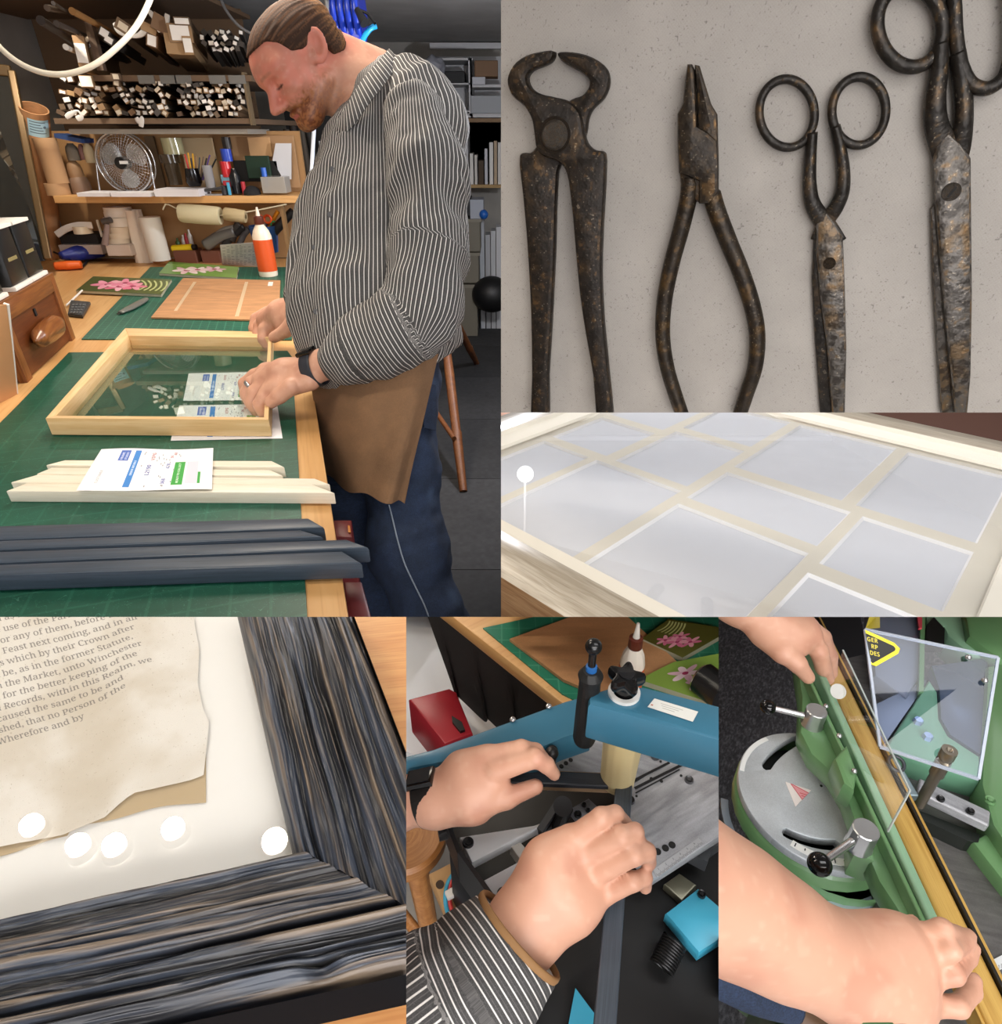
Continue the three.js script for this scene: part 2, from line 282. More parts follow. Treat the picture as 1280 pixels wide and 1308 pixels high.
// where a ceiling lamp hangs whose image a pane shows at a pixel
function mirrored(px, py, o, n, y = CEIL - 0.02) { const d = dir(px, py), k = o.clone().sub(EYE).dot(n) / d.dot(n), h = d.clone().multiplyScalar(k).add(EYE), r = d.clone().addScaledVector(n, -2 * d.dot(n)); return h.addScaledVector(r, (y - h.y) / r.y); }
// ───────────── station: old hand tools on a pale board ─────────────
SET = 2;
{
  const c = at(960, 263, 1.0), n = EYE.clone().sub(c).normalize(), ex = V(1, 0, 0).addScaledVector(n, -n.x), fr = new Frame(c, ex, V(0, 1, 0));
  const z1 = (x, y, h = 0) => fr.pix(640 + x * 0.40302, y * 0.40302, h), z2 = (x, y, h = 0) => fr.pix(940 + x * 0.40302, y * 0.40302, h);
  const K = 1 / FOCAL * 1.0 * 0.40302;              // metres per zoomed pixel
  const W = (q, h) => fr.w(q[0], q[1], h);
  const boardT = tex(512, 512, (u, v) => {
    const n2 = fbm(u * 6, v * 6, 4, 6, 6), f = hash(Math.floor(u * 512), Math.floor(v * 512)), sp = vnoise(u * 170, v * 170, 170, 170), s2 = vnoise(u * 90 + 7, v * 90, 90, 90), weave = Math.sin(u * 512 * 0.9) * Math.sin(v * 512 * 0.9);
    let k = 206 + n2 * 20 + (f - 0.5) * 10 + weave * 3; if (sp > 0.9) k -= (sp - 0.9) * 700; if (s2 > 0.93) k -= (s2 - 0.93) * 900;
    return [k, k * 0.972, k * 0.945];
  }, { size: 0.36 });
  const bd = [fr.pix(600, 560), fr.pix(1330, 560), fr.pix(1330, -60), fr.pix(600, -60)];
  solo('display_board', 'pale grey speckled board behind the row of rusty hand tools', 'board', slab(fr, bd, -0.02, 0), M('#c8c6c3', 0.85, { map: boardT }));
  const rust = (seedv, dark, warm) => tex(360, 360, (u, v) => {
    const a = fbm(u * 7 + seedv, v * 7, 5, 7, 7), b = fbm(u * 22 + 3, v * 22 + seedv, 4, 22, 22), f = fbm(u * 70, v * 70 + seedv, 2, 70, 70);
    let c = mixc(rgb(dark), rgb(warm), sstep(0.48, 0.72, a)); c = mixc(c, rgb('#8a6234'), sstep(0.62, 0.85, b) * 0.42); c = mixc(c, rgb('#c9b9a0'), sstep(0.76, 0.86, f) * 0.45); return mixc(c, rgb('#17120e'), sstep(0.55, 0.35, b) * 0.5);
  }, { size: 0.22 });
  const bumpT = tex(256, 256, (u, v) => 255 * (0.6 * fbm(u * 24, v * 24, 4, 24, 24) + 0.4 * fbm(u * 60, v * 60, 2, 60, 60)), { srgb: false, size: 0.2 });
  const iron = (s, d, w, r = 0.5) => new THREE.MeshPhysicalMaterial({ map: rust(s, d, w), metalness: 0.55, roughness: r, bumpMap: bumpT, bumpScale: 0.0011, side: THREE.DoubleSide });
  const ironA = iron(1, '#2a231d', '#3f3122'), ironB = iron(5, '#332a20', '#4f3b22', 0.45), ironC = iron(9, '#2e2a26', '#4a3d30', 0.42), steel = iron(13, '#57524d', '#5f4d38', 0.38);
  // pincers
  const pin = thing('pincers', 'heavy rusty pincers with rounded jaws and a domed rivet', 'pincers');
  const rear = [[192, 174], [240, 171], [300, 187], [345, 224], [353, 266], [336, 312], [300, 348], [286, 380], [280, 420], [245, 500], [198, 522], [188, 590], [181, 800], [171, 1000], [160, 1180], [152, 1330], [114, 1330], [110, 1180], [108, 1000], [96, 760], [84, 620], [74, 492], [84, 484], [106, 484], [128, 462], [150, 400], [235, 318], [268, 306], [287, 285], [292, 262], [274, 238], [236, 217], [205, 197]];
  const front = [[188, 171], [150, 172], [100, 186], [62, 215], [45, 258], [58, 304], [98, 340], [120, 380], [128, 430], [134, 468], [152, 490], [190, 504], [214, 520], [228, 548], [240, 630], [254, 790], [266, 920], [285, 1050], [306, 1170], [326, 1330], [358, 1330], [352, 1160], [338, 1010], [331, 850], [336, 700], [344, 560], [343, 486], [334, 478], [312, 475], [287, 452], [277, 405], [268, 362], [236, 326], [182, 310], [140, 300], [114, 282], [104, 252], [118, 230], [158, 213], [182, 197]];
  part(pin, 'jaw_arm', slab(fr, smoothPts(rear.map((q) => z1(...q)), 3), 0.006, 0.030, { bevel: 0.006 }), ironA);
  part(pin, 'jaw_arm', slab(fr, smoothPts(front.map((q) => z1(...q)), 3), 0.016, 0.044, { bevel: 0.006 }), ironA);
  part(pin, 'rivet', lathe([[0.022, 0], [0.0215, 0.004], [0.016, 0.012], [0.006, 0.0155], [0, 0.016]], W(z1(193, 428), 0.0435), fr.n), steel);
  part(pin, 'washer', lathe([[0.026, 0], [0.026, 0.004], [0.02, 0.004]], W(z1(193, 428), 0.042), fr.n), ironA);
  // pliers
  const pl = thing('pliers', 'rusty narrow nose pliers with bowed round handles', 'pliers');
  const jl = [[597, 209], [611, 209], [618, 226], [622, 300], [626, 400], [660, 420], [688, 446], [692, 520], [692, 605], [664, 640], [632, 640], [632, 570], [600, 556], [570, 545], [566, 450], [566, 364], [583, 330], [590, 260]];
  const jr = [[619, 209], [632, 212], [648, 265], [668, 330], [688, 364], [690, 446], [692, 520], [692, 600], [636, 640], [578, 605], [570, 545], [600, 500], [628, 402], [624, 300], [618, 226]];
  part(pl, 'jaw', slab(fr, jr.map((q) => z1(...q)), 0.006, 0.027, { bevel: 0.005 }), ironB);
  part(pl, 'jaw', slab(fr, jl.map((q) => z1(...q)), 0.012, 0.034, { bevel: 0.005 }), ironB);
  const hL = [[604, 560], [598, 620], [575, 720], [545, 830], [522, 950], [517, 1060], [532, 1160], [556, 1240], [590, 1340]], hR = [[664, 590], [684, 660], [722, 760], [763, 860], [796, 960], [812, 1050], [806, 1150], [778, 1240], [748, 1330]];
  for (const h of [hL, hR]) part(pl, 'handle', sweep(h.map((q, i) => W(z1(...q), 0.019)), (k) => [K * lerp(28, 25, k) * (k < 0.03 ? 0.8 : 1), 0.013], fr.n, 70, 14), ironB);
  // scissors
  const ring = (zf, cx, cy, rx, ry, r, h, rot = 0) => { const pts = []; for (let i = 0; i < 40; i++) { const a = i / 40 * Math.PI * 2, x = rx * Math.cos(a), y = ry * Math.sin(a); pts.push(W(zf(cx + x * Math.cos(rot) - y * Math.sin(rot), cy + x * Math.sin(rot) + y * Math.cos(rot)), h)); } return sweep(pts, () => [K * r, K * r * 0.95], fr.n, 90, 12, true); };
  const path = (zf, pts, h, r0, r1, rb = 0.011) => sweep(pts.map((q) => W(zf(...q), h)), (k) => [K * lerp(r0, r1, k), lerp(rb, 0.003, sstep(0.45, 0.95, k))], fr.n, 50, 12);
  const sm = thing('scissors', 'small dark scissors with two round finger rings', 'scissors');
  part(sm, 'finger_ring', ring(z2, 161, 360, 86, 107, 12, 0.014, -0.1), ironC);
  part(sm, 'finger_ring', ring(z2, 386, 353, 84, 107, 12, 0.014, 0.05), ironC);
  part(sm, 'shank', path(z2, [[240, 420], [234, 500], [232, 580], [240, 640], [262, 680], [290, 720], [318, 770]], 0.014, 15, 28), ironC);
  part(sm, 'shank', path(z2, [[312, 400], [328, 470], [338, 540], [334, 610], [312, 660], [290, 690], [262, 760]], 0.012, 14, 26), ironC);
  part(sm, 'blade', slab(fr, [[246, 740], [262, 730], [300, 960], [322, 1340], [268, 1340], [248, 1050], [240, 880]].map((q) => z2(...q)), 0.003, 0.010, { bevel: 0.002 }), ironC);
  part(sm, 'blade', slab(fr, [[252, 706], [268, 684], [286, 671], [312, 704], [336, 748], [342, 900], [347, 1100], [341, 1340], [304, 1340], [286, 1100], [264, 940], [252, 800]].map((q) => z2(...q)), 0.010, 0.020, { bevel: 0.003 }), steel);
  part(sm, 'pivot_screw', lathe([[0.0088, 0], [0.0088, 0.003], [0.006, 0.005], [0, 0.005]], W(z2(293, 828), 0.0195), fr.n), ironB);
  const lg = thing('scissors', 'large worn shears with long blades and a slotted pivot screw', 'scissors');
  part(lg, 'finger_ring', ring(z2, 545, 88, 101, 128, 17, 0.016, -0.15), ironC);
  part(lg, 'finger_ring', sweep([[683, -60], [684, 40], [690, 130], [708, 220], [740, 272], [790, 282], [835, 250], [858, 180], [862, 60], [850, -60], [800, -140], [730, -140]].map((q) => W(z2(...q), 0.016)), () => [K * 17, 0.0085], fr.n, 90, 12, true), ironC);
  part(lg, 'shank', path(z2, [[638, 140], [634, 230], [624, 310], [626, 390], [646, 450], [672, 520]], 0.016, 20, 34, 0.012), ironC);
  part(lg, 'shank', path(z2, [[694, 170], [706, 250], [714, 330], [712, 410], [704, 470], [690, 520]], 0.013, 20, 26, 0.012), ironC);
  part(lg, 'blade', slab(fr, [[612, 660], [628, 640], [664, 900], [700, 1340], [648, 1340], [632, 1100], [618, 860]].map((q) => z2(...q)), 0.003, 0.011, { bevel: 0.002 }), steel);
  part(lg, 'blade', slab(fr, [[614, 520], [622, 470], [642, 440], [664, 424], [700, 456], [733, 500], [735, 700], [738, 920], [734, 1180], [720, 1340], [688, 1340], [668, 1150], [648, 960], [628, 720]].map((q) => z2(...q)), 0.011, 0.022, { bevel: 0.003 }), steel);
  const sc = part(lg, 'pivot_screw', lathe([[0.0118, 0], [0.0118, 0.004], [0.009, 0.006], [0, 0.006]], W(z2(671, 604), 0.021), fr.n), steel);
  part(sc, 'slot', bar(W(z2(657, 620), 0.0272), W(z2(685, 588), 0.0272), 0.003, 0.0008, fr.n), M('#0e0c0a', 0.8));
}
// ───────────── station: multi-aperture picture frame on a table ─────────────
SET = 3;
{
  const A = dir(1474, 260).normalize(), B = dir(-128, 260).normalize().negate();
  const fr = new Frame(P3.o, B, A), sk = B.dot(A), ax = A.dot(fr.ex), ay = A.dot(fr.ey);
  const SC = 1.5625, ab = (a, b) => [(a + b * ax) * SC, b * ay * SC], plate = (pts, c0, c1, o = {}) => slab(fr, pts, c0 * SC, c1 * SC, o);                       // frame directions to local plane
  const ww = (a, b, c) => fr.w(...ab(a, b), c * SC);
  const R = (a0, a1, b0, b1) => [ab(a0, b0), ab(a1, b0), ab(a1, b1), ab(a0, b1)];
  const slots = [[-.085, .09, -.262, -.043], [-.257, -.102, -.262, -.006], [-.372, -.272, -.262, -.007], [-.375, -.255, .018, .165], [-.375, -.255, .19, .402], [-.234, -.104, .013, .203], [-.236, -.106, .229, .402], [-.086, .091, -.019, .104], [-.088, .071, .13, .403], [.089, .226, .13, .398], [.106, .227, -.056, .103], [.104, .227, -.262, -.084]];
  const woodW = woodTex('#c2b9a9', '#a99d8b', '#85796a', 0.3, 0.2, 0.6, 3), woodBr = woodTex('#a5835f', '#8a6644', '#5d412a', 0.3, 0.2, 0.7, 8), tableT = woodTex('#c07a34', '#a9642a', '#7a4418', 0.6, 0.4, 0.6, 2);
  const cream = M('#eee9dc', 0.95, { specularIntensity: 0.1 }), white = M('#e4e7ee', 0.95, { specularIntensity: 0.1 }), core = M('#ffffff', 0.9, { specularIntensity: 0.1 }), railM = M('#ffffff', 0.38, { map: woodW, clearcoat: 0.4, clearcoatRoughness: 0.2 }), sideM = M('#ffffff', 0.5, { map: woodBr });
  const t = solo('table_top', 'orange wooden table top under the pale collage picture frame', 'table', plate([ab(-1.1, -0.75), ab(0.75, -0.75), ab(0.75, 1.0), ab(-1.1, 1.0)], -0.075, -0.045, { grain: B }), M('#ffffff', 0.35, { map: tableT }));
  const dk = solo('cloth', 'dark brown cloth lying on the table beyond the pale frame', 'cloth', plate(R(-.3, 1.2, 0.69, 1.2), -0.0449, -0.035, { bevel: 0.004 }), M('#4a2a1c', 0.8));
  const f = thing('picture_frame', 'large pale picture frame with a cream mount of twelve empty openings', 'frame');
  part(f, 'backing', plate(R(-.41, .275, -.30, .43), -0.010, -0.0041), white, 'white backing showing through the openings');
  const bw = 0.0026, holes = slots.map(([a0, a1, b0, b1]) => R(a0, a1, b0, b1));
  part(f, 'mount_board', plate(R(-.405, .27, -.298, .425), -0.003, 0, { holes }), cream, 'cream mount board');
  slots.forEach(([a0, a1, b0, b1]) => {
    const o = [[a0, b0], [a1, b0], [a1, b1], [a0, b1]], i = [[a0 + bw, b0 + bw], [a1 - bw, b0 + bw], [a1 - bw, b1 - bw], [a0 + bw, b1 - bw]], gs = [];
    for (let k = 0; k < 4; k++) { const m = (k + 1) % 4; gs.push(quad(ww(...o[k], 0), ww(...o[m], 0), ww(...i[m], -0.0040), ww(...i[k], -0.0040))); }
    part(f, 'bevel', merge(gs), core);
  });
  part(f, 'glass', plate(R(-.41, .275, -.302, .43), 0.0035, 0.0037), glassM());
  // rails: [inner lip, slip crest, top outer, foot]; profile heights
  const prof = [[0, 0.0037], [0.002, 0.0085], [0.03, 0.012], [0.034, 0.0185], [0.05, 0.021], [0.088, 0.020], [0.095, 0.014], [0.097, -0.044]];
  const inn = { a0: -.388, a1: .252, b0: -.262, b1: .412 };
  const side = (k) => {                                              // 0 near, 1 right, 2 far, 3 left
    const P = (d, h, e) => { const a0 = inn.a0 - d, a1 = inn.a1 + d, b0 = inn.b0 - d, b1 = inn.b1 + d; return [[ww(a0, b0, h), ww(a1, b0, h)], [ww(a1, b0, h), ww(a1, b1, h)], [ww(a1, b1, h), ww(a0, b1, h)], [ww(a0, b1, h), ww(a0, b0, h)]][k][e]; };
    return P;
  };
  const strip = (k, from, to) => { const P = side(k), gs = []; for (let i = from; i < to; i++) gs.push(quad(P(...prof[i], 0), P(...prof[i], 1), P(...prof[i + 1], 1), P(...prof[i + 1], 0))); const g = merge(gs); g.deleteAttribute('uv'); g.deleteAttribute('normal'); return uvBox(toCreasedNormals(g, 0.7), [B, A, B, A][k]); };
  for (let k = 0; k < 4; k++) {
    const r = part(f, 'rail', strip(k, 3, 6), railM, 'whitewashed wooden rail');
    part(r, 'slip', strip(k, 0, 3), cream, 'cream slip inside the rail');
    part(r, 'edge', strip(k, 6, 7), sideM, 'brown outer edge');
  }
}
// ───────────── station: corner of a dark rough-wood frame ─────────────
SET = 4;
const Y4 = 1.10;
{
  const fr = GROUND(Y4), q = (x, y, h = 0) => fr.pix(x * 0.40625, 788 + y * 0.40625, h), w = (x, y, h = 0) => fr.hit(x * 0.40625, 788 + y * 0.40625, h);
  const tableT = woodTex('#e2a86c', '#d3935a', '#b97440', 0.3, 0.24, 0.5, 5);
  solo('table_top', 'light orange wooden table top under the dark rough wood frame', 'table', slab(fr, [q(-700, 1900), q(2300, 1900), q(2300, -300), q(-700, -300)], -0.05, -0.014, { grain: V(1, 0, -0.15) }), M('#ffffff', 0.4, { map: tableT }));
  const f = thing('picture_frame', 'dark rough grained wooden frame around an old torn page', 'frame');
  part(f, 'mount_board', slab(fr, [q(-500, 1300), q(960, 800), q(760, -200), q(-500, -200)], -0.013, 0), M('#f3f2ee', 0.8), 'off white mount board');
  const ridge = (s, a, k) => { const wv = fbm(s * 4 + k, a * 3, 3) * 0.11; let g = 0; const y = (a + wv) * 22; g += fbm(s * 2.2 + k * 3, y, 2); const fine = fbm(s * 14 + k, (a + wv) * 84, 2); const kn = Math.exp(-(((s - 0.38) / 0.016) ** 2) - (((a - (k ? 0.3 : 0.86)) / 0.06) ** 2)) + Math.exp(-(((s - 0.06) / 0.015) ** 2) - (((a - 0.1) / 0.06) ** 2)); return [g, fine, k ? 0 : kn]; };
  const NA = 300, NC = 190, dark = col('#26272d'), blue = col('#363d4a'), tan = col('#8a7762'), black = col('#0e0e12');
  const woody = new THREE.MeshPhysicalMaterial({ vertexColors: true, roughness: 0.42, side: THREE.DoubleSide, clearcoat: 0.12, clearcoatRoughness: 0.4 });
  const rail = (I0, I1, O1, O0, k) => {                        // inner start, inner mitre, outer mitre, outer start (zoomed pixels)
    const H = 0.030, cols = [], C = new THREE.Color();
    const base = [I0, I1, O1, O0].map((p) => w(...p, 0.02));
    const len = base[0].distanceTo(base[1]);
    const g = sheet((u, v) => {
      const a = v, P = base[0].clone().lerp(base[1], u).lerp(base[3].clone().lerp(base[2], u), a), s = P.distanceTo(base[3].clone().lerp(base[0], 1 - a)) * 1.6;
      const [r, fi, kn] = ridge(s, a, k);
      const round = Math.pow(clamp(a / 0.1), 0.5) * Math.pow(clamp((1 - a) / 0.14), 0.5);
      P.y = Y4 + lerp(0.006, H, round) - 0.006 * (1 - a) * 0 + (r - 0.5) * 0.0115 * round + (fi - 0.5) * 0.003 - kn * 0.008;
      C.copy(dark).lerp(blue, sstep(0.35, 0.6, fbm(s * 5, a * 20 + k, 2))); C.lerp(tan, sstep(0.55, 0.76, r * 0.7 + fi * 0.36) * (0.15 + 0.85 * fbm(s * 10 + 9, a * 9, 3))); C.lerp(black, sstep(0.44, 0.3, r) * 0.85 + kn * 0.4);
      cols.push(C.r, C.g, C.b); return P;
    }, NA, NC);
    g.setAttribute('color', new THREE.Float32BufferAttribute(cols, 3)); return g;
  };
  const In = (x) => 945 - 0.2262 * x, out = (x) => 1128 + 0.215 * (1280 - x);
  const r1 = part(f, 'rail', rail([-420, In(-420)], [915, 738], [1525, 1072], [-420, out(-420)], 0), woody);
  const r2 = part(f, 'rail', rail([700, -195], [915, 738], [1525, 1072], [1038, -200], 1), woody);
  const foot = (A, B) => { const a = w(...A, 0.024), b = w(...B, 0.024), c = b.clone().setY(Y4 - 0.014), d = a.clone().setY(Y4 - 0.014); return uvBox(merge([quad(a, b, c, d)]), b.clone().sub(a)); };
  const sideM = M('#131417', 0.9, { specularIntensity: 0.15 });
  part(f, 'frame_base', slab(fr, [q(-420, out(-420) - 60, 0.0), q(1440, 1060), q(960, -200), q(720, -195), q(940, 800), q(-420, In(-420) + 60)], -0.0135, 0.006), sideM);
  part(r1, 'edge', foot([-420, out(-420)], [1525, 1072]), sideM); part(r2, 'edge', foot([1525, 1072], [1038, -200]), sideM);
  part(f, 'glass', slab(fr, [q(-500, 1300), q(960, 790), q(760, -200), q(-500, -200)], 0.0045, 0.0047), glassM());
  // old page
  const pg = canvasTex(700, 750, (g, W, H) => {
    const im = g.createImageData(W, H);
    for (let y = 0; y < H; y++) for (let x = 0; x < W; x++) { const u = x / W, v = y / H, n = fbm(u * 5, v * 5, 5), s = fbm(u * 3 + 9, v * 3, 3), sp = vnoise(u * 300, v * 300); let c = mixc([233, 229, 221], [216, 208, 194], sstep(0.4, 0.75, n)); c = mixc(c, [202, 190, 170], sstep(0.6, 0.8, s) * 0.45); if (sp > 0.95) c = mixc(c, [150, 135, 110], 0.5); im.data.set([...c, 255], (y * W + x) * 4); }
    g.putImageData(im, 0, 0);
    g.fillStyle = 'rgba(86,82,80,0.8)'; g.scale(0.5, 0.5); g.font = '34px serif';
    const lines = ['and by the said Lords in the name of the', 'same Order, that every such Master shall', 'therein as aforesaid, be holden to pay', 'for the use of the Parish and the Poor', 'them, or any of them, before the Day', 'of the Feast next coming, and in all', 'things which by their Crown after', 'shall be, as in the former Statute,', 'from the Market, unto Winchester', 'And for the better keeping of the', 'said Records, within this Realm, we', 'have caused the same to be and', 'published, that no Person of the', 'and Wherefore and by'];
    g.save(); g.translate(420, 150); g.rotate(-0.21); g.scale(1.3, 1.35);
    lines.forEach((l, i) => { g.fillText(l, (i > 10 ? -60 : -20) - i * 4, 20 + i * 44); }); g.restore();
  });
  pg.flipY = false;
  const xr = (v) => { const y = v * 650 - 100; const K = [[-100, 606], [60, 612], [150, 628], [250, 622], [340, 640], [400, 659], [440, 655], [560, 640]]; for (let i = 1; i < K.length; i++) if (y <= K[i][0]) return lerp(K[i - 1][1], K[i][1], (y - K[i - 1][0]) / (K[i][0] - K[i - 1][0])); return 640; };
  const yb = (x) => { const K = [[-400, 800], [0, 726], [200, 688], [330, 632], [400, 572], [425, 556], [480, 545], [545, 530], [600, 516], [640, 500], [660, 470]]; for (let i = 1; i < K.length; i++) if (x <= K[i][0]) return lerp(K[i - 1][1], K[i][1], (x - K[i - 1][0]) / (K[i][0] - K[i - 1][0])); return 425; };
  const page = thing('book_page', 'old torn cream page with faded printed text under glass', 'page');
  part(page, 'sheet', sheet((u, v) => { const x = lerp(-400, xr(v), u), y = lerp(-140, yb(x), v); const P = w(x, y, 0.002); P.y += 0.0006 * fbm(x * 0.03, y * 0.03, 3) + 0.0016 * fbm(x * 0.008, y * 0.006 + 3, 3) ; return P; }, 120, 120, 0.0003), new THREE.MeshPhysicalMaterial({ map: pg, roughness: 0.9, side: THREE.DoubleSide }));
  part(page, 'folded_edge', sheet((u, v) => { const x = lerp(-400, 648, u), y0 = yb(x) - 40 - 60 * sstep(500, 640, x), y1 = lerp(850, 580, u) - 30 * Math.sin(u * 3.1) * (u < 0.6 ? 0 : 1) + Math.sin(u * 20) * 6; const P = w(x, lerp(y0, Math.max(y1, y0 + 2), v), 0.001); P.y += 0.0003 * Math.sin(u * 9); return P; }, 60, 8, 0.0002), M('#c3ae8c', 0.9), 'tan folded lower edge');
}
SET = 0;
for (const [px, py] of [[43, 1058], [102, 1083], [148, 1083], [223, 1062]]) downlight(mirrored(px, py, V(0, Y4 + 0.0047, 0), V(0, 1, 0)), 0.026, 0.42, 'small round ceiling downlight in a row over the bench');
downlight(mirrored(352, 1078, V(0, Y4 + 0.0047, 0), V(0, 1, 0)), 0.03, 0.42, 'larger round ceiling downlight above the bench edge');
downlight(V(-2.15, 0, -3.45), 0.03, 2.0, 'added round ceiling downlight brightening the wall and the shelf end', 0xfff3e0, 1.5);  // extra lamp added to brighten the left wall and shelf
// ───────────── station: framer's workbench and room ─────────────
SET = 1;
const BH = 0.90, AXIS = V(-0.2915, 0, -0.9566);
const boxPx = (x0, y0, x1, y1, z, d, r = 0) => { const a = onZ(x0, y0, z), b = onZ(x1, y1, z); const sx = Math.abs(b.x - a.x), sy = Math.abs(a.y - b.y); return box(V((a.x + b.x) / 2, (a.y + b.y) / 2, z - d / 2), sx, sy, d, Math.min(r, sx * 0.45, sy * 0.45, d * 0.45)); };
const mPx = (px, z) => Math.abs(onZ(300, 200, z).x - onZ(300 + px, 200, z).x);
const cylPx = (cx, y0, y1, rpx, z, prof) => { const a = onZ(cx, y1, z), b = onZ(cx, y0, z), h = b.y - a.y, r = mPx(rpx, z); return lathe((prof ?? [[0, 0], [1, 0], [1, 1], [0, 1]]).map(([x, y]) => [x * r, y * h]), a); };
const printQuad = (q, h, t, o = {}) => { const c = q.map(([x, y]) => onY(x, y, h)); return [sheet((u, v) => { const p = c[0].clone().lerp(c[1], u).lerp(c[3].clone().lerp(c[2], u), v); if (o.curl) p.y += o.curl * (Math.sin(u * 7 + v * 2) * 0.5 + 0.5) * (1 - 0.4 * v); return p; }, 16, 10, o.th ?? 0.0004), new THREE.MeshPhysicalMaterial({ map: t, roughness: o.rough ?? 0.7, side: THREE.DoubleSide })]; };
const kraft = tex(256, 256, (u, v) => { const n = fbm(u * 6, v * 30, 3, 6, 30), f = hash(u * 256 | 0, v * 256 | 0); const k = 0.86 + n * 0.2 + (f - 0.5) * 0.05; return [190 * k, 140 * k, 96 * k]; }, { size: 0.4 });
const kraftM = M('#ffffff', 0.8, { map: kraft }), boxM = M('#b58f68', 0.85), brownM = M('#7d5f45', 0.85);
const benchT = woodTex('#dcae74', '#d09c60', '#b8824a', 1.1, 0.7, 0.35, 1), woodLightT = woodTex('#e2c190', '#d8b27c', '#c29860', 0.5, 0.2, 0.4, 4);
const benchM = M('#ffffff', 0.45, { map: benchT }), frameM = M('#ffffff', 0.5, { map: woodLightT }), blackM = M('#111112', 0.45), whiteM = M('#e8e4de', 0.7), greyM = M('#6f7072', 0.6), chromeM = metal('#c8c8ca', 0.22), darkM = M('#1b1a1a', 0.8);
{
  // workbench
  const wb = thing('workbench', 'long workbench with a pale wooden top under green cutting mats', 'bench');
  const fr = GROUND(0), P = (p) => [p.x, -p.z], far = onY(373.5, 330, BH), near = onY(447, 800, BH);
  const zf = far.z;
  part(wb, 'worktop', slab(fr, [P(near), P(far), [ROOM.x0 + 0.003, -zf], [ROOM.x0 + 0.003, 0.45], [near.x, 0.45]], BH - 0.035, BH, { grain: AXIS, bevel: 0.003 }), benchM);
  const inset = AXIS.clone().cross(V(0, 1, 0)).multiplyScalar(-0.06);
  part(wb, 'cabinet', slab(fr, [P(near.clone().add(V(-0.09, 0, 0))), P(far.clone().add(V(-0.09, 0, 0))), [ROOM.x0 + 0.02, -zf], [ROOM.x0 + 0.02, 0.5]], 0.0, BH - 0.036), M('#141313', 0.9), 'black cabinet sides under the top');
  // red drawer unit by the bench edge
  const rc = thing('drawer_cabinet', 'dark red metal drawer cabinet tucked against the bench side', 'cabinet');
  part(rc, 'body', flat([[438, 742], [462, 742], [478, 800], [440, 800]], 0.86, 0.55, { bevel: 0.006 }), M('#5a1418', 0.45));
  const rb = thing('toolbox', 'small dark red box with a brass latch below the bench', 'toolbox');
  part(rb, 'body', flat([[425, 664], [449, 664], [450, 686], [426, 686]], 0.80, 0.62, { bevel: 0.004 }), M('#6a1a1c', 0.45));
  part(rb, 'latch', flat([[444, 671], [447, 671], [448, 680], [445, 680]], 0.803, 0.80), metal('#a06a3a', 0.4));
  // cutting mats
  const matT = (grid) => tex(512, 512, (u, v) => {
    const n = fbm(u * 6, v * 6, 4, 6, 6), f = fbm(u * 50, v * 50, 2, 50, 50), s = vnoise(u * 5 + v * 30, v * 9 - u * 21), s2 = vnoise(u * 33 - v * 4, v * 40 + u * 22);
    let c = [8 + n * 14 + f * 6, 66 + n * 24 + f * 8, 50 + n * 20 + f * 8];
    if (Math.abs(s - 0.5) < 0.004 || Math.abs(s2 - 0.5) < 0.003) c = mixc(c, [120, 170, 150], 0.5);
    const g = grid; const gx = (u * g) % 1, gy = (v * g) % 1; if (Math.min(gx, 1 - gx) < 0.035 || Math.min(gy, 1 - gy) < 0.035) c = mixc(c, [100, 160, 135], grid > 10 ? 0.5 : 0.16);
    return c;
  }, { size: 0.5 });
  solo('cutting_mat', 'dark green gridded cutting mat under the brown card', 'cutting mat', flat([[192, 341], [368, 341], [373, 434], [104, 433]], BH + 0.004, BH + 0.0005, { grain: AXIS }), M('#ffffff', 0.5, { map: matT(16) }));
  solo('cutting_mat', 'large scratched green cutting mat under the glazed wooden frame', 'cutting mat', flat([[88, 450], [367, 448], [373, 456], [393, 800], [-270, 800], [-100, 640], [20, 520]], BH + 0.0045, BH + 0.0005, { grain: AXIS }), M('#ffffff', 0.45, { map: matT(8) }));
  // brown card with tape
  const cd = thing('card_sheet', 'flat brown card sheet with two strips of clear tape', 'card');
  part(cd, 'sheet', flat([[234, 355], [358, 358], [356, 409], [193, 405]], BH + 0.012, BH + 0.006), kraftM);
  part(cd, 'tape', flat([[247, 360], [251, 360], [226, 397], [222, 397]], BH + 0.0126, BH + 0.012), M('#d9bd9a', 0.3));
  part(cd, 'tape', flat([[313, 360], [317, 360], [305, 404], [300, 404]], BH + 0.0126, BH + 0.012), M('#d9bd9a', 0.3));
  part(cd, 'sticker', flat([[343, 360], [349, 360], [348, 365], [342, 365]], BH + 0.0128, BH + 0.012), whiteM);
